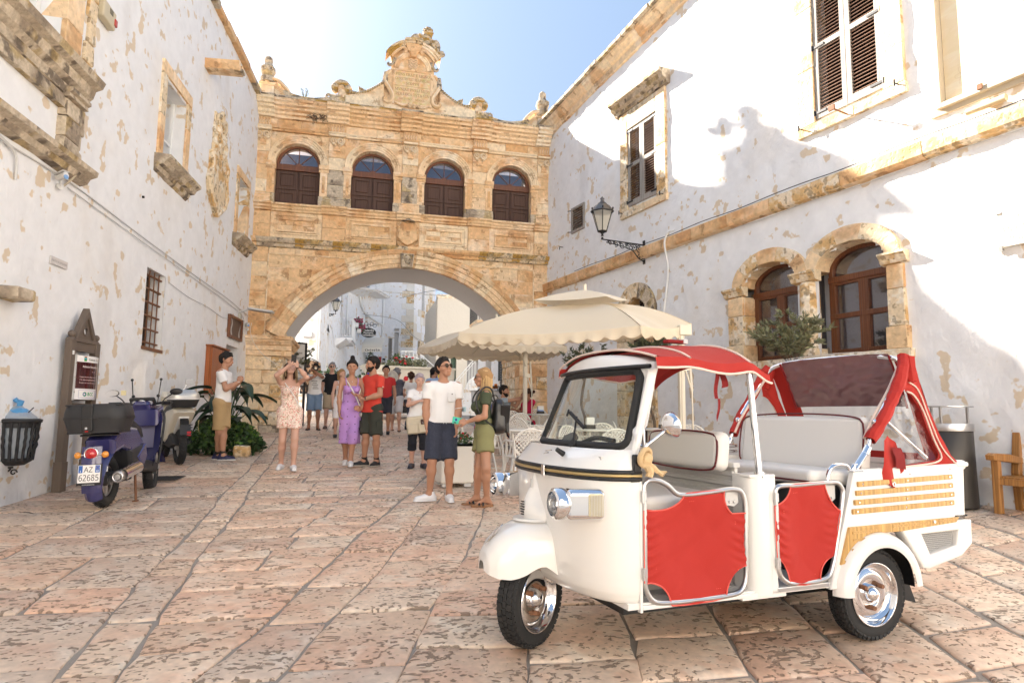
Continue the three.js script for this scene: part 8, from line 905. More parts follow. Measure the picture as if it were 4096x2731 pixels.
function person(label,p,o){
const th=Math.atan2(-p[0],-p[1]),yaw=(o.yaw||0)*D2R,t=thing('person',label,'person',[p[0],p[2]??GY(p[0],p[1])+ .006,p[1]],th + yaw),S=o.h / 1.75,F=!!o.f,cl=.0125*(o.far?1.5:1),cs=Math.cos(-yaw),sn=Math.sin(-yaw);
const lo=v=>[v[0]*cs + v[2]*sn,v[1],-v[0]*sn + v[2]*cs];t.scale.setScalar(1);
const hipY=(o.sit?.50:.91)*S,up=o.sit?hipY - .91*S:0,Y=y=>y*S + up,ln=o.lean||[0,0],tor=(x,y,z)=>{const k=clamp((Y(y)- hipY)/(.52*S));return[x*S + ln[0]*k,Y(y),z*S + ln[1]*k];};
const sw=F?.158:.185,hw=F?.088:.085,fem=F?1:0,fat=o.fat||0,sk=SK[o.skin||'tan'];
const sh=[1,-1].map(s=>tor(s*sw,1.425,0)),hip=[1,-1].map(s=>[s*hw*S,hipY,0]);
const arms=[0,1].map(i=>{const h=o.hands[i];if(!h){const e=tor((i?-1:1)*(sw + .05),1.13,-.02),w=tor((i?-1:1)*(sw + .07),.88,.03);return[e,w];}return ik(sh[i],lo(h),.29*S,.255*S,lo(o.elbow?.[i]||[i?-.5:.5,-.6,-.6]));});
const legs=[0,1].map(i=>{const f=lo(o.feet[i]),an=[f[0],f[1]+ .085*S,f[2]];return ik(hip[i],an,.44*S,.42*S,lo(o.knee?.[i]||[f[0]*.3,0,1]));});
const toe=[0,1].map(i=>{const a=((o.toes?.[i]||0))*D2R;return lo([Math.sin(a),0,Math.cos(a)]);});

const B=[];B.push([tor(0,1.0,0),tor(0,1.14,0),(F?.135:.14)*S + fat,(F?.108:.132)*S + fat,.68],[tor(0,1.14,0),tor(0,1.32,0),(F?.11:.135)*S + fat,(F?.128:.155)*S + fat*.5,.66],[tor(-sw + .05,1.4,-.005),tor(sw - .05,1.4,-.005),.062*S,.062*S],[tor(-hw,.93,-.01),tor(hw,.93,-.01),(F?.108:.1)*S + fat*.5,(F?.108:.1)*S + fat*.5,.95]);
if(F)for(const s of[-1,1])B.push([tor(s*.07,1.27,.085),tor(s*.065,1.26,.095),.055*S,.05*S]);
const neck=tor(0,1.46,-.005),hc=tor(0,1.635,.02 +(o.headF||0));B.push([neck,[lerp(neck[0],hc[0],.7),hc[1]- .07*S,lerp(neck[2],hc[2],.7)],(F?.048:.058)*S,(F?.046:.055)*S]);
for(let i=0;i<2;i++){const[e,w]=arms[i],a=F?.9:1.05;B.push([sh[i],e,.049*a*S,.038*a*S],[e,vl(e,w,.35),.038*a*S,.041*a*S],[vl(e,w,.35),w,.041*a*S,.026*a*S]);const[k,n]=legs[i];B.push([hip[i],k,(F?.09:.088)*S + fat*.4,.055*S],[k,vl(k,n,.3),.054*S,.057*S],[vl(k,n,.3),n,.057*S,.034*S]);const tt=toe[i],hl=[n[0]- tt[0]*.04,n[1]- .045*S,n[2]- tt[2]*.04];B.push([n,hl,.034*S,.032*S],[n,[n[0]+ tt[0]*.12*S,n[1]- .055*S,n[2]+ tt[2]*.12*S],.034*S,.024*S]);}
const parts=[sdf(B,cl,.035)];

const hy=lo([Math.sin((o.head?.[0]||0)*D2R),0,Math.cos((o.head?.[0]||0)*D2R)]),HM=new THREE.Matrix4().compose(V(...hc),new THREE.Quaternion().setFromEuler(new THREE.Euler(-(o.head?.[1]||0)*D2R,Math.atan2(hy[0],hy[2]),(o.head?.[2]||0)*D2R,'YXZ')),V(S,S,S)),toH=g=>g.applyMatrix4(HM);
const hp=[[[0,.03,-.015],[0,.03,-.012],.087,.087,1.14],[[0,-.02,.02],[0,-.06,.04],.068,.052],[[-.025,-.085,.052],[.025,-.085,.052],.024,.024],[[0,.022,.088],[0,-.024,.108],.011,.015],[[-.014,-.026,.096],[.014,-.026,.096],.009,.009],[[-.036,.035,.078],[.036,.035,.078],.016,.016],[[-.022,-.054,.094],[.022,-.054,.094],.0085,.0085],[[-.018,-.063,.092],[.018,-.063,.092],.0085,.0085],[[-.045,-.012,.06],[-.05,-.02,.05],.026,.026],[[.045,-.012,.06],[.05,-.02,.05],.026,.026]];for(const s of[-1,1])hp.push([[s*.083,.018,-.01],[s*.086,-.012,-.006],.015,.010,.8]);
parts.push(toH(sdf(hp,.0062,.016)));
for(let i=0;i<2;i++){const[e,w]=arms[i],d=o.hd?.[i]?lo(o.hd[i]):[w[0]- e[0],w[1]- e[1],w[2]- e[2]],n=o.hn?.[i]?lo(o.hn[i]):(i?[1,0,.2]:[-1,0,.2]);parts.push(handGeo(w,d,n,(i?-1:1)*(o.flip?.[i]?-1:1),o.curl?.[i]??.35));}
add(t,'body',parts,sk);

const sg=o.shades,P2=(nm,g,m)=>add(t,nm,toH(Array.isArray(g)?mg(g):g),m);
for(const s of[-1,1]){P2('eye',sph(.0125,s*.033,.012,.0785,[1.15,.6,.5],10),M.eye||=std(lin(.62,.58,.54),.3));P2('iris',sph(.0058,s*.033,.012,.084,[1,1,.5],8),M.dark);P2('eyebrow',tube([[s*.018,.032,.094],[s*.034,.038,.091],[s*.05,.032,.082]],.0045,5),o.hairM);}
P2('lips',[sph(.02,0,-.0575,.097,[1,.3,.35],10)],std(lin(.38,.13,.11),.5));
if(sg){P2('sunglasses',[...[-1,1].flatMap(s=>[tf(new THREE.CylinderGeometry(.025,.025,.006,18),s*.033,.012,.101,Math.PI / 2,0,-s*.12,[1.05,1,.92]),bar([s*.058,.016,.092],[s*.09,.016,0],.003,5),TOR(.025,.003,s*.033,.012,.102,0,s*.12,0,20,5)]),bar([-.01,.018,.106],[.01,.018,.106],.0035,5)],sg===2?std(lin(.02,.06,.4),.08):phy(lin(.012,.01,.01),.06));}
const hm=o.hairM,H=o.hair;
const cap=[[[0,.04,-.022],[0,.042,-.018],.0915,.0915,1.14],[[0,.075,.03],[0,.085,-.02],.05,.066,1],[[0,-.01,-.055],[0,.03,-.05],.066,.072]];
if(H==='short')P2('hair',sdf([...cap,[[-.08,.0,.01],[-.078,.05,.0],.012,.016],[[.08,.0,.01],[.078,.05,.0],.012,.016],[[-.03,.118,.045],[.045,.122,.03],.018 +(o.quiff||0),.018]],.0065,.025,{fold:.0035,cut:[[[0,.082,.078],[0,.62,-.785]],[[0,-.075,0],[0,1,0]]]}),hm);
if(H==='curly'){const q=[...cap];for(let i=0;i<26;i++){const a=i*2.4,b=.2 +(i % 9)*.2,c=Math.cos(a)*Math.sin(b),s=Math.sin(a)*Math.sin(b);if(s>.55&&b>.8)continue;q.push([[c*.09,.05 + Math.cos(b)*.1,-.02 + s*.1],[c*.11,.05 + Math.cos(b)*.115,-.02 + s*.115],.03,.026]);}P2('hair',sdf(q,.008,.02,{fold:.005,cut:[[[0,.08,.08],[0,.5,-.86]]]}),hm);}
if(H==='bun')P2('hair',sdf([...cap,[[-.08,.02,-.02],[-.07,.07,.02],.016,.022],[[.08,.02,-.02],[.07,.07,.02],.016,.022],...(o.bunBack?[[[0,.06,-.14],[0,.06,-.145],.042,.042]]:[[[0,.16,-.03],[0,.172,-.03],.04,.038]])],.0065,.02,{fold:.002,cut:[[[0,.085,.076],[0,.62,-.785]],[[0,-.08,0],[0,1,0]]]}),hm);
if(H==='long'){const q=[...cap],L=o.hairL||.4;for(const s of[-1,1])q.push([[s*.07,.06,-.01],[s*.088,-.12,-.005 +(o.hairF||0)*.5],.03,.035],[[s*.088,-.12,-.005 +(o.hairF||0)*.5],[s*.085,-L,.0 +(o.hairF||0)],.035,.022]);q.push([[0,.04,-.07],[0,-L,-.09],.065,.04,.6],[[.05,.04,-.06],[.05,-L,-.07],.05,.03],[[-.05,.04,-.06],[-.05,-L,-.07],.05,.03]);P2('hair',sdf(q,.0075,.03,{fold:.0022,cut:[[[0,.082,.08],[0,.62,-.785]]]}),hm);if(o.streak){const r=rng(7),b=[];for(let i=0;i<46;i++){const a=lerp(-2.5,2.5,r()),x=Math.sin(a)*.112,z=-.035 - Math.cos(a)*.085;b.push(tube([[x*.72,.105,z*.6],[x*.98,.0,z - .005],[x*1.02,-.15,z - .008],[x*(.95 + r()*.1),-L + r()*.08,z +(o.hairF||0)*(z>-.03?1:.2)]],.0055,4,12));}P2('hair_strand',b,o.streak).userData.kind='stuff';}}
if(o.beard)P2('beard',sdf([[[0,-.025,.02],[0,-.066,.042],.073,.0575],[[-.025,-.087,.054],[.025,-.087,.054],.029,.029],[[-.026,-.041,.095],[.026,-.041,.095],.008,.008]],.006,.012,{fold:.0015,cut:[[[0,-.036,.06],[0,-1,-.15]],[[0,0,-.01],[0,0,1]]],hole:[[[0,-.058,.105],.017]]}),hm);

const g=.017,shirtTop=o.neck??1.452;
if(o.shirt){const s=o.shirt,hem=s.hem??.93,sl=s.sleeve??.55,q=B.slice(0,F?6:4).map(x=>[x[0],x[1],x[2]+ g,x[3]+ g,x[4]]),lz=s.loose||0;q[0]=[tor(0,hem - .02,.005),tor(0,1.14,.0),(F?.14:.15)*S + g + fat + lz,(F?.118:.142)*S + g*.8 + fat + lz*.6,.72];if(hem<.9)q.push([tor(-hw,hem,0),tor(hw,hem,0),.11*S + lz,.11*S + lz,.95]);if(sl)for(let i=0;i<2;i++){const e=arms[i][0];q.push([vl(sh[i],e,-.05),vl(sh[i],e,sl),.062*S +(s.puff||0),.064*S + lz*.3 +(s.puff||0)*.5,1,s.puff?0:1]);}add(t,s.name||'t_shirt',sdf(q,cl*.9,.03,{fold:s.fold??.0045,cut:[[tor(0,hem,0),[0,1,0]]],hole:[[tor(0,1.515,.02),.088*S],...(s.vee?[[tor(0,1.43,.12),.055*S],[tor(0,1.36,.15),.035*S]]:[])]}),s.m);if(s.collar)add(t,'collar',new THREE.TubeGeometry(new THREE.CatmullRomCurve3(P3([[-.07,1.44,.0],[-.045,1.43,.06],[0,1.405,.085],[.045,1.43,.06],[.07,1.44,0],[0,1.46,-.07]].map(a=>tor(...a))),true),30,.011,6,true),s.collar);}
if(o.pants){const s=o.pants,len=s.len??.9,q=[[tor(0,.96,0),tor(0,1.04,0),(F?.14:.142)*S + g*.6 + fat,(F?.122:.135)*S + g*.5 + fat,.74],[tor(-hw,.93,-.01),tor(hw,.93,-.01),.112*S + g*.6 + fat*.5,.112*S + g*.6 + fat*.5,.95]];for(let i=0;i<2;i++){const[k,n]=legs[i];if(len<=1)q.push([hip[i],vl(hip[i],k,len),.108*S + fat*.4,(s.r??.092)*S,1,1]);else q.push([hip[i],k,.105*S + fat*.4,.078*S,1,0],[k,vl(k,n,len - 1),.078*S,(s.r??.07)*S,1,1]);}add(t,s.name||'shorts',sdf(q,cl*.9,.03,{fold:s.fold??.004,cut:[[tor(0,s.top??1.02,0),[0,-1,0]]]}),s.m);if(s.pocket)for(let i=0;i<2;i++){const c=vl(hip[i],legs[i][0],.62),sx=i?-1:1;add(t,'pocket',rbox(.035,.16*S,.14,.012,c[0]+ sx*.088*S,c[1],c[2]+ .01),s.m);}}
if(o.skirt){const s=o.skirt,q=[[tor(0,s.hem,s.z||0),tor(0,1.0,0),s.r0*S,.148*S,.78,1],[tor(0,.98,0),tor(0,1.14,0),.15*S,.125*S,.74]];for(let i=0;i<2;i++)q.push([hip[i],legs[i][0],.115*S,.085*S],[legs[i][0],legs[i][1],.085*S,.07*S]);if(s.bodice){q.push(...B.slice(1,6).map(x=>[x[0],x[1],x[2]+ .012,x[3]+ .012,x[4]]));}if(s.puff)for(let i=0;i<2;i++)q.push([vl(sh[i],arms[i][0],.1),vl(sh[i],arms[i][0],.38),.072*S,.085*S]);add(t,'dress',sdf(q,cl*.9,.03,{fold:s.fold??.006,cut:[[tor(0,s.hem,0),[0,1,0]],[tor(0,s.top??1.34,.03),[0,-1,-.12]]]}),s.m);if(s.straps)for(const k of[-1,1])add(t,'strap',tube([[k*.085,1.30,.13],[k*.1,1.40,.085],[k*.1,1.465,.02],[k*.09,1.40,-.09]].map(a=>tor(...a)),.008,5),s.m);}

for(let i=0;i<2;i++){const s=o.shoes,n=legs[i][1],tt=toe[i],pt=(d,y)=>[n[0]+ tt[0]*d*S,n[1]+ y*S,n[2]+ tt[2]*d*S],tp=o.tip?.[i]||0;if(s.kind==='sandal'){add(t,'sandal',[sdf([[pt(-.055,-.078),pt(.16,-.08),.034,.04]],.009,.01,{cut:[[pt(0,-.062),[0,-1,0]]]})],s.sole||s.m);add(t,'sandal_strap',[.05,.10].map((d,k)=>{const a=pt(d,-.045),l=[tt[2],0,-tt[0]];return tube([[a[0]- l[0]*.045,a[1]- .03,a[2]- l[2]*.045],[a[0],a[1]+ .015 - k*.015,a[2]],[a[0]+ l[0]*.045,a[1]- .03,a[2]+ l[2]*.045]],.012,6,12);}),s.m);continue;}
const hi=s.low?0:.02;add(t,'shoe',sdf([[pt(-.045,-.048),pt(.05,-.04),.046,.044],[pt(.05,-.045),pt(.165,-.055 - tp*.3),.042,.034],[pt(-.02,-.03),pt(-.015,hi),.046,.046]],.0085,.02,{cut:[[pt(0,-.072),[0,1,0]],[pt(0,hi + .01),[0,-1,0]]]}),s.m);add(t,'shoe_sole',sdf([[pt(-.048,-.076),pt(.168,-.076 - tp*.1),.044,.04]],.0085,.01,{cut:[[pt(0,-.086),[0,1,0]],[pt(0,-.064),[0,-1,0]]]}),s.sole||s.m);if(s.sock)add(t,'sock',bar(pt(-.01,0),vl(n,legs[i][0],.16),.043*S,12,.046*S),s.sock);if(s.logo)add(t,'shoe_mark',tube([pt(-.03,-.03),pt(.02,-.055),pt(.09,-.03)].map(a=>[a[0]+ tt[2]*.047,a[1],a[2]- tt[0]*.047]),.007,4),s.logo);}
t.userData.k=undefined;return{t,tor,arms,sh,hc,S,legs,lo,HM};
}
const W2=(q,p)=>{q.t.updateMatrixWorld();return A3(q.t.localToWorld(V(...p)));};
function strap(q,pts,w,m){add(q.t,'bag_strap',(()=>{const c=new THREE.CatmullRomCurve3(P3(pts.map(a=>q.tor(...a))));return new THREE.TubeGeometry(c,30,w,5);})(),m);}
const wht=fab(.80,.79,.78),hDark=hairM(.009,.006,.005),hGrey=hairM(.22,.21,.22),hBlond=hairM(.36,.21,.09),hBrown=hairM(.05,.022,.012),shW={m:std(lin(.78,.78,.79),.6)},shBlk=std(lin(.02,.02,.022),.6);

{const q=person('young man in white pocket T-shirt and blue denim shorts, sunglasses, hands in pockets, looking up',[1.04,-8.01],{h:1.71,yaw:12,feet:[[.105,0,.03],[-.13,0,.05]],toes:[8,-68],hands:[[.17,.84,.06],[-.18,.84,.06]],elbow:[[1,0,-.35],[-1,0,-.35]],hd:[[-.05,-1,.05],[.05,-1,.05]],curl:[.5,.5],head:[42,12],hair:'short',quiff:.012,hairM:hDark,shades:1,skin:'tan',shirt:{m:wht,hem:.955,sleeve:.62,loose:.01,fold:.005},pants:{m:std(lin(.075,.085,.13),.9,{map:T.weave,bumpMap:T.weave,bumpScale:.001}),len:.98,r:.10,fold:.005},shoes:{...shW}});add(q.t,'pocket',rbox(.10,.115,.012,.005,...q.tor(.085,1.27,.128),-.1,.45),wht);add(q.t,'button',sph(.007,...q.tor(.09,1.31,.137)),M.black);add(q.t,'drawcord',[bar(q.tor(-.01,.975,.132),q.tor(-.012,.945,.135),.004,4),bar(q.tor(.02,.975,.132),q.tor(.024,.945,.135),.004,4)],wht);const w=q.arms[0];const mk=thing('face_mask','white loops of a pale blue face mask round the elbow of the man in white','face mask',W2(q,vl(w[0],w[1],.02)),.4);add(mk,'ear_loop',tor(.05,.004,0,0,0,1.4,.1,0,24,5),wht);add(mk,'mask',rbox(.02,.06,.07,.008,.06,-.01,.03),std(lin(.45,.65,.72),.8));}

{const q=person('blonde woman in dark green ribbed T-shirt and olive shorts with black backpack, holding a phone',[1.49,-7.66],{h:1.59,f:1,yaw:-80,feet:[[.05,0,.07],[-.07,0,-.06]],toes:[-80,-72],hands:[[-.20,.97,.13],[-.10,.74,-.02]],elbow:[[.5,-.5,.3],[.3,0,-.6]],hd:[[-1,.05,.1],[-.1,-1,.1]],hn:[[0,-.6,-.8],[1,0,0]],curl:[.75,.4],head:[-88,4],hair:'long',hairL:.42,hairF:.03,hairM:hBlond,streak:hairM(.62,.42,.20),shades:1,skin:'tan',shirt:{m:fab(.060,.075,.040),hem:1.04,sleeve:.5,fold:.002},pants:{m:fab(.235,.225,.10),len:.55,r:.118,top:1.10,fold:.006},shoes:{kind:'sandal',m:shBlk,sole:std(lin(.30,.15,.07),.7)}});
add(q.t,'waistband',sdf([[q.tor(0,1.05,0),q.tor(0,1.12,0),.137,.128,.74,1]],.012,.01,{fold:.003}),fab(.235,.225,.10));add(q.t,'earring',tor(.014,.003,q.hc[0],q.hc[1]- .05,q.hc[2],0,0,0,12,5),M.chrome);
const ph=thing('mobile_phone','turquoise cased phone held out by the woman in green','phone',W2(q,[q.arms[0][1][0]+ .0,q.arms[0][1][1]+ .01,q.arms[0][1][2]+ .10]),.35);add(ph,'case',rbox(.15,.078,.012,.006,0,0,0,0,0,-.15),std(lin(.05,.55,.38),.4));add(ph,'camera_ring',[tor(.013,.003,-.03,.012,.007,0,0,0,16,5),cyl(.011,.011,.003,-.03,.012,.007,Math.PI / 2)],std(lin(.01,.03,.25),.3));add(ph,'camera_bar',rbox(.035,.012,.003,.002,-.045,-.02,.007,0,0,-.15),M.black);
const bp=thing('backpack','black leather backpack on the back of the woman in green','backpack',W2(q,q.tor(0,.93,-.19)),q.t.rotation.y),lt=phy(lin(.012,.012,.013),.38,{clearcoat:.3});add(bp,'bag',rough(surf(28,16,(u,v)=>{const a=u*6.2832,e=.55,c=Math.cos(a),d=Math.sin(a),w=lerp(.15,.105,v*v)*(1 - Math.pow(Math.abs(v - .5)*2,9)),dp=lerp(.085,.055,v)*(1 - Math.pow(Math.abs(v - .5)*2,9));return[w*Math.sign(c)*Math.pow(Math.abs(c),e),-.03 + v*.40,dp*Math.sign(d)*Math.pow(Math.abs(d),e)];}),.006,3,12),lt);add(bp,'front_pocket',rbox(.19,.17,.04,.018,0,.08,-.085,.05),lt);add(bp,'flap',rbox(.03,.2,.1,.008,.13,.2,-.05,0,0,-.35),lt);for(const s of[-1,1])add(bp,'shoulder_strap',tube([[s*.07,.33,.05],[s*.10,.46,.10],[s*.105,.475,.16],[s*.11,.36,.255],[s*.12,.2,.22],[s*.11,.05,.06]],.010,6,40),lt);bp.scale.setScalar(1.12);add(bp,'handle',tor(.035,.008,0,.36,.04,0,Math.PI / 2),lt);}

{const pat=tex(256,256,(u,v)=>{const a=fbm(u,v,26,3,201),b=fbm(u,v,30,2,205);let k=[.93,.86,.80];k=mix3(k,[.85,.52,.48],sst(.56,.64,a));return mix3(k,[.62,.55,.40],sst(.66,.72,b));},.3,true);const m=std(0xffffff,.9,{map:pat,bumpMap:T.weave,bumpScale:.001});const q=person('woman in short pink floral dress with puffed sleeves raising a phone to take a picture',[-1.0,-10.85],{h:1.68,f:1,yaw:8,lean:[-.02,-.07],feet:[[.085,0,.12],[-.10,0,-.12]],toes:[4,-12],hands:[[.075,1.60,.26],[-.045,1.61,.27]],elbow:[[.9,-.6,.1],[-.9,-.6,.1]],hd:[[-.35,.9,.1],[.35,.9,.1]],hn:[[-.5,0,-.6],[.5,0,-.6]],curl:[.75,.75],head:[4,30],hair:'long',hairL:.24,hairF:.03,hairM:hBrown,streak:hairM(.42,.29,.15),skin:'fair',skirt:{m,hem:.67,r0:.205,bodice:1,puff:1,top:1.36},shoes:{...shW},neck:1.36});strap(q,[[-.1,1.45,.0],[-.06,1.36,.10],[.04,1.2,.15],[.13,1.02,.11],[.15,.95,.02]],.009,M.vinyl);strap(q,[[-.1,1.45,.0],[-.04,1.3,-.12],[.1,1.05,-.12],[.15,.95,.02]],.009,M.vinyl);const ph=thing('mobile_phone','black phone held up in both hands by the woman in the floral dress','phone',W2(q,q.lo([.015,1.70,.30])),q.t.rotation.y);add(ph,'case',rbox(.075,.15,.01,.006,0,0,0,.2),M.black);add(ph,'camera_lens',cyl(.008,.008,.004,-.02,.05,.008,Math.PI / 2),M.iron);add(q.t,'bracelet',tor(.034,.008,...vl(q.arms[0][1],q.arms[0][0],.14),1.4,.2),M.black);}

{const q=person('man in printed white T-shirt and denim shorts photographing with a camera at his eye',[-1.12,-18.9],{h:1.80,far:1,yaw:0,feet:[[.12,0,.05],[-.12,0,0]],toes:[15,-15],hands:[[-.02,1.59,.24],[.02,1.48,.28]],elbow:[[.9,-.6,.1],[-.9,-.5,.1]],curl:[.9,.9],head:[-6,0],hair:'short',hairM:hDark,shades:1,skin:'brown',shirt:{m:wht,hem:.93,sleeve:.5,loose:.015},pants:{m:fab(.17,.25,.36),len:.95,r:.10},shoes:{kind:'sandal',m:shBlk}});add(q.t,'shirt_print',[0,1,2,3,4].map(k=>rbox(.16 -(k % 2)*.05,.025,.006,.002,...q.tor(.01*(k - 2),1.30 - k*.05,.135 +(k>2?.008:0)))),M.grey);const c=thing('photo_camera','black camera held to the face of the man in the printed T-shirt','camera',W2(q,[0,q.hc[1]+ .0,q.hc[2]+ .15]),q.t.rotation.y);add(c,'camera_body',rbox(.14,.1,.06,.012),M.black);add(c,'lens_barrel',cyl(.04,.042,.1,0,0,.08,Math.PI / 2),M.black);add(c,'front_glass',cyl(.034,.034,.006,0,0,.132,Math.PI / 2),std(lin(.6,.5,.35),.2));}

{const q=person('grey-haired man in black polo shirt and beige shorts standing straight under the arch, sunglasses',[-.69,-19.28],{h:1.86,far:1,fat:.02,yaw:0,feet:[[.13,0,.02],[-.12,0,0]],toes:[12,-12],hands:[null,null],head:[0,2],hair:'short',hairM:hGrey,shades:1,skin:'fair',shirt:{m:fab(.010,.010,.012),hem:.90,sleeve:.62,collar:M.lgrey,loose:.01,name:'polo_shirt'},pants:{m:fab(.42,.33,.22),len:.92,r:.105},shoes:{m:std(lin(.09,.045,.03),.6),low:1}});}

{const pat=tex(256,512,(u,v)=>{let k=[.72,.55,.80];const cx=(u*3)% 1 - .5,cy=(v*5 +(Math.floor(u*3)% 2)*.5)% 1 - .5,d=Math.hypot(cx,cy*1.2);if(d<.09&&d>.035)k=[.26,.17,.32];return k;},[.36,.62],true);const q=person('dark-haired woman with a top bun walking in a long lilac strap dress, shoulder bag',[-.08,-11.33],{h:1.74,f:1,yaw:6,feet:[[.03,0,.16],[-.05,0,-.14]],toes:[2,-4],hands:[[.17,.93,.16],[-.185,.80,.14]],elbow:[[.8,-.2,-.5],[-.6,0,-.5]],hd:[[-.5,.3,.6],[.1,-1,.1]],curl:[.6,.4],head:[-2,-6],hair:'bun',hairM:hDark,skin:'tan',skirt:{m:std(0xffffff,.85,{map:pat,bumpMap:T.weave,bumpScale:.0008}),hem:.36,r0:.18,z:.02,bodice:1,straps:1,top:1.33,fold:.006},shoes:{...shW}});strap(q,[[-.11,1.46,.0],[-.07,1.38,.10],[.03,1.2,.16],[.13,1.0,.14],[.17,.92,.08]],.011,M.vinyl);const b=thing('shoulder_bag','small silvery shoulder bag at the hip of the woman in lilac','bag',W2(q,q.tor(.2,.84,.06)),q.t.rotation.y);add(b,'bag',sdf([[[-.02,0,-.06],[-.02,0,.06],.05,.05]],.01,.02,{fold:.003}),std(lin(.5,.48,.44),.4,{metalness:.5}));add(b,'clasp',sph(.01,.03,.02,.02),M.chrome);add(q.t,'pendant',sph(.008,...q.tor(0,1.395,.095)),M.steel);}

{const q=person('bearded man in bright red T-shirt and dark cargo shorts in profile, hands held out',[.27,-11.2],{h:1.80,yaw:-50,feet:[[.10,0,.05],[-.10,0,-.02]],toes:[-25,-70],hands:[[-.13,1.10,.24],[-.22,1.16,.02]],elbow:[[.8,-.5,.1],[.5,-.6,-.5]],hd:[[-.9,.1,.2],[-.9,.1,.2]],hn:[[0,.9,.2],[0,.9,.1]],curl:[.7,.35],head:[-72,0],hair:'short',hairM:hDark,beard:1,skin:'tan',shirt:{m:fab(.62,.055,.035),hem:.86,sleeve:.62,loose:.012,fold:.004},pants:{m:fab(.040,.042,.030),len:.98,r:.105,pocket:1},shoes:{m:shBlk,sole:std(lin(.5,.42,.34),.7),sock:M.black}});add(q.t,'wrist_watch',[tor(.031,.011,...vl(q.arms[0][1],q.arms[0][0],.14),0,1.2,0),cyl(.02,.02,.012,...vl(q.arms[0][1],q.arms[0][0],.14).map((v,i)=>v +(i===2?.035:0)),Math.PI / 2)],M.black);add(q.t,'sleeve_tag',rbox(.008,.02,.02,.002,...vl(q.sh[0],q.arms[0][0],.55).map((v,i)=>v +(i?0:.066))),wht);}

{const q=person('older woman with short grey hair, white blouse and dark capri trousers, hands raised',[1.02,-10.94],{h:1.53,f:1,fat:.015,yaw:14,feet:[[.11,0,.03],[-.09,0,0]],toes:[20,-10],hands:[[.20,1.16,.19],[.03,1.10,.22]],elbow:[[.8,-.5,-.3],[-.9,-.5,-.2]],hd:[[-.3,.9,.2],[.9,.3,.1]],curl:[.7,.7],head:[14,-10],hair:'short',quiff:.02,hairM:hairM(.36,.31,.35),skin:'fair',shirt:{m:wht,hem:.80,sleeve:.55,vee:1,loose:.02,name:'blouse'},pants:{m:fab(.012,.013,.02),len:1.35,r:.085,name:'trousers'},shoes:{m:std(lin(.05,.05,.065),.6),low:1}});strap(q,[[.12,1.47,.0],[.12,1.38,.12],[.12,1.1,.18],[.06,.94,.20]],.018,std(lin(.035,.02,.015),.8));const b=thing('shoulder_bag','big cream canvas shoulder bag with brown patch across the older woman','bag',W2(q,q.tor(-.06,.80,.21)),q.t.rotation.y - .1),cm=fab(.62,.54,.40);add(b,'bag',[rbox(.36,.27,.09,.03,0,0,0,0,0,.12,3)],cm);add(b,'flap',rbox(.36,.06,.1,.02,0,.12,.0,0,0,.12),cm);for(const x of[-.09,.08])add(b,'front_pocket',rbox(.14,.16,.03,.012,x,-.04 + x*.12,.05,0,0,.12),cm);add(b,'brown_patch',rbox(.1,.08,.012,.008,.09,.06,.068,0,0,.12),std(lin(.05,.022,.015),.7));add(b,'patch_print',tube([[.06,.055,.076],[.075,.04,.076],[.10,.05,.076],[.125,.065,.076]],.003,4),M.lgrey);const ph=thing('mobile_phone','dark phone in the raised hand of the older woman','phone',W2(q,vl(q.arms[0][1],q.arms[0][1],0).map((v,i)=>v +(i===1?.09:.01))),.3);add(ph,'case',rbox(.02,.13,.06,.005,0,0,0,.3,0,-.5),M.black);add(ph,'screen',rbox(.002,.11,.05,.001,.011,.005,0,.3,0,-.5),M.iron);}

{const st=tex(64,256,(u,v)=>(v*14)% 1<.22?[.72,.72,.76]:[.09,.10,.17],[.3,.42],true);const q=person('man in navy striped T-shirt and white shorts walking away under the arch',[1.1,-18.48],{h:1.71,far:1,fat:.025,yaw:165,feet:[[-.10,0,-.2],[.10,0,.12]],toes:[165,175],hands:[[-.24,1.15,.05],[.28,1.0,-.05]],head:[150,0],hair:'curly',hairM:hGrey,skin:'fair',shirt:{m:std(0xffffff,.9,{map:st}),hem:.92,sleeve:.6},pants:{m:fab(.62,.61,.62),len:.95,r:.10},shoes:{kind:'sandal',m:std(lin(.07,.035,.025),.7)}});const h=thing('straw_hat','pale straw hat with dark band held against the back of the man in stripes','hat',W2(q,q.lo([-.16,1.50,.16])),q.t.rotation.y + Math.PI);h.rotation.x=1.35;add(h,'brim',lathe([[.09,0],[.17,.01],[.19,.03],[.188,.036],[.09,.012]],30),std(lin(.55,.5,.42),.9));add(h,'crown',lathe([[.095,0],[.09,.07],[.07,.10],[.03,.085],[0,.08]],24),std(lin(.6,.55,.46),.9));add(h,'band',lathe([[.097,.005],[.095,.03]],24),M.black);}

{const q=person('dark-haired man in white T-shirt and tan shorts standing sideways by the left wall',[-2.23,-12.1],{h:1.83,yaw:72,feet:[[.05,0,.09],[-.03,0,-.09]],toes:[78,85],hands:[[.25,1.33,-.08],[.24,1.34,.10]],elbow:[[-.2,-.8,-.3],[-.2,-.9,.3]],hd:[[.1,1,0],[.05,1,-.1]],curl:[1,1],head:[68,-12],hair:'short',hairM:hDark,skin:'tan',shirt:{m:wht,hem:.94,sleeve:.6,loose:.012},pants:{m:fab(.44,.30,.145),len:.96,r:.105},shoes:{m:std(lin(.012,.014,.06),.6),sock:M.black,sole:M.lgrey,logo:wht}});add(q.t,'bracelet',tor(.03,.006,...vl(q.arms[1][1],q.arms[1][0],.1),1.5,0),M.lgrey);}

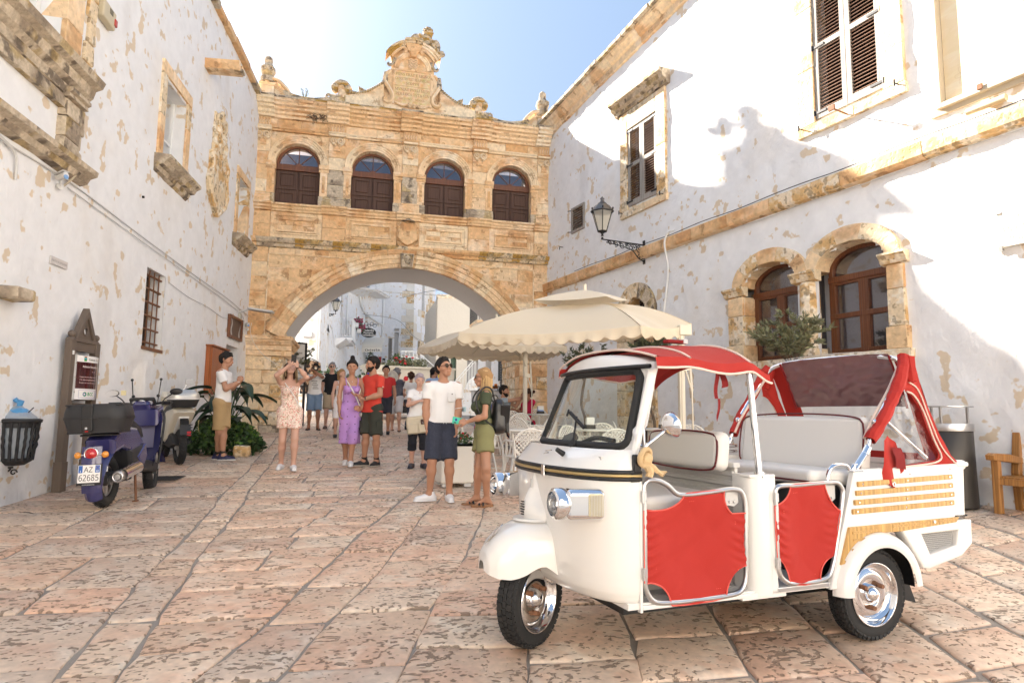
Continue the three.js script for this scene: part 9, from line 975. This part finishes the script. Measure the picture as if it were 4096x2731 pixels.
const anyFeet=[[.12,0,.35],[-.12,0,.35]];
person('woman in a raspberry pink top with hair bun and sunglasses seated at the café table',[3.92,-14.7],{h:1.66,f:1,far:1,sit:1,yaw:-62,feet:[[-.35,0,.2],[-.35,0,-.05]],hands:[[-.28,.78,.2],[-.3,.78,0]],head:[-75,-4],hair:'bun',bunBack:1,hairM:hBrown,shades:1,skin:'brown',shirt:{m:fab(.55,.015,.07),hem:.80,sleeve:.3,puff:.02,name:'blouse'},pants:{m:fab(.05,.04,.05),len:.9},shoes:{m:shBlk,low:1}});
{const q=person('man with dark hair seated at the far café table holding out a phone',[3.2,-14.2],{h:1.76,far:1,sit:1,yaw:70,feet:[[.35,0,.2],[.35,0,-.1]],hands:[[.40,1.12,.05],[.6,1.12,-.06]],elbow:[[0,-1,0],[0,-1,0]],hd:[[.6,.7,0],[.6,.7,0]],curl:[.9,.9],head:[70,0],hair:'short',hairM:hDark,skin:'tan',beard:1,shirt:{m:fab(.30,.36,.42),hem:.85},pants:{m:fab(.05,.05,.07)},shoes:{m:shBlk}});const ph=thing('mobile_phone','black phone held upright by the seated man at the far table','phone',W2(q,[q.arms[1][1][0],q.arms[1][1][1]+ .11,q.arms[1][1][2]+ .03]),.5);add(ph,'case',rbox(.07,.14,.012,.005),M.black);add(ph,'screen',rbox(.062,.13,.002,.001,0,0,-.007),M.iron);}
{const q=person('seated woman in blue with white hair and pale blue face mask looking at her phone',[2.62,-13.5],{h:1.62,f:1,far:1,sit:1,yaw:10,feet:anyFeet,hands:[[.10,.85,.28],[-.02,.86,.28]],head:[10,-22],hair:'long',hairL:.2,hairM:hairM(.5,.45,.38),skin:'fair',shirt:{m:fab(.03,.07,.42),hem:.85},pants:{m:fab(.42,.02,.03)},shoes:{m:shBlk}});add(q.t,'face_mask',rbox(.11,.085,.05,.02,0,0,0).applyMatrix4(new THREE.Matrix4().makeTranslation(0,-.045,.085)).applyMatrix4(q.HM),std(lin(.38,.62,.78),.8));}
person('woman with curly dark hair and white T-shirt seen from behind beyond the older woman',[1.55,-19.2],{h:1.62,f:1,far:1,yaw:175,feet:[[.1,0,0],[-.1,0,0]],hands:[null,null],toes:[180,180],head:[175,0],hair:'curly',hairM:hBrown,skin:'tan',shirt:{m:wht},pants:{m:fab(.05,.06,.09),len:1.9},shoes:{m:shBlk}});
{const q=person('dark-haired man in light blue shirt seen from behind with a dark backpack',[2.1,-18.2],{h:1.78,far:1,yaw:150,feet:[[.1,0,0],[-.1,0,0]],hands:[null,null],toes:[150,150],head:[115,0],hair:'short',hairM:hDark,skin:'tan',shirt:{m:fab(.36,.50,.72),name:'shirt'},pants:{m:fab(.05,.06,.09),len:1.9},shoes:{m:shBlk}});const b=thing('backpack','dark blue backpack worn by the man in the light blue shirt','backpack',W2(q,q.tor(0,1.0,-.2)),q.t.rotation.y);add(b,'bag',sdf([[[-.08,0,0],[.08,0,0],.1,.1,.8],[[-.07,.3,.02],[.07,.3,.02],.08,.08,.8]],.015,.05),std(lin(.012,.014,.03),.7));add(b,'pocket',rbox(.2,.18,.05,.02,0,.05,-.08),M.black);}
person('woman in white strappy top with long brown hair seen from behind near the café',[2.25,-19.6],{h:1.68,f:1,far:1,yaw:170,feet:[[.1,0,0],[-.1,0,0]],hands:[null,null],toes:[180,180],head:[165,0],hair:'long',hairL:.42,hairM:hairM(.16,.085,.045),skin:'tan',skirt:{m:wht,hem:.6,r0:.2,bodice:1,straps:1},shoes:{m:shBlk}});
person('woman in dark top with blue mirrored sunglasses half hidden behind the woman in lilac',[.32,-16.0],{h:1.66,f:1,far:1,yaw:-8,feet:[[.1,0,0],[-.1,0,0]],hands:[null,null],head:[-10,0],hair:'long',hairL:.3,hairM:hBrown,shades:2,skin:'tan',shirt:{m:fab(.03,.035,.03)},pants:{m:fab(.30,.26,.2),len:.7},shoes:{...shW}});
person('fair-haired woman in a strapped top half hidden behind the woman in lilac',[-.36,-16.5],{h:1.64,f:1,far:1,yaw:20,feet:[[.1,0,0],[-.1,0,0]],hands:[null,null],head:[30,0],hair:'long',hairL:.22,hairM:hBlond,skin:'fair',skirt:{m:fab(.75,.7,.68),hem:.5,r0:.2,bodice:1,straps:1},shoes:{m:shBlk}});
person('short-haired man half hidden behind the head of the man in red',[.75,-17.5],{h:1.78,far:1,yaw:5,feet:[[.1,0,0],[-.1,0,0]],hands:[null,null],head:[0,0],hair:'short',hairM:hDark,skin:'tan',shirt:{m:fab(.5,.03,.03)},pants:{m:fab(.03,.03,.04)},shoes:{m:shBlk}});
scene.traverse(o=>{if(o.isMesh)o.castShadow=o.receiveShadow=true;});
renderer.render(scene,camera);
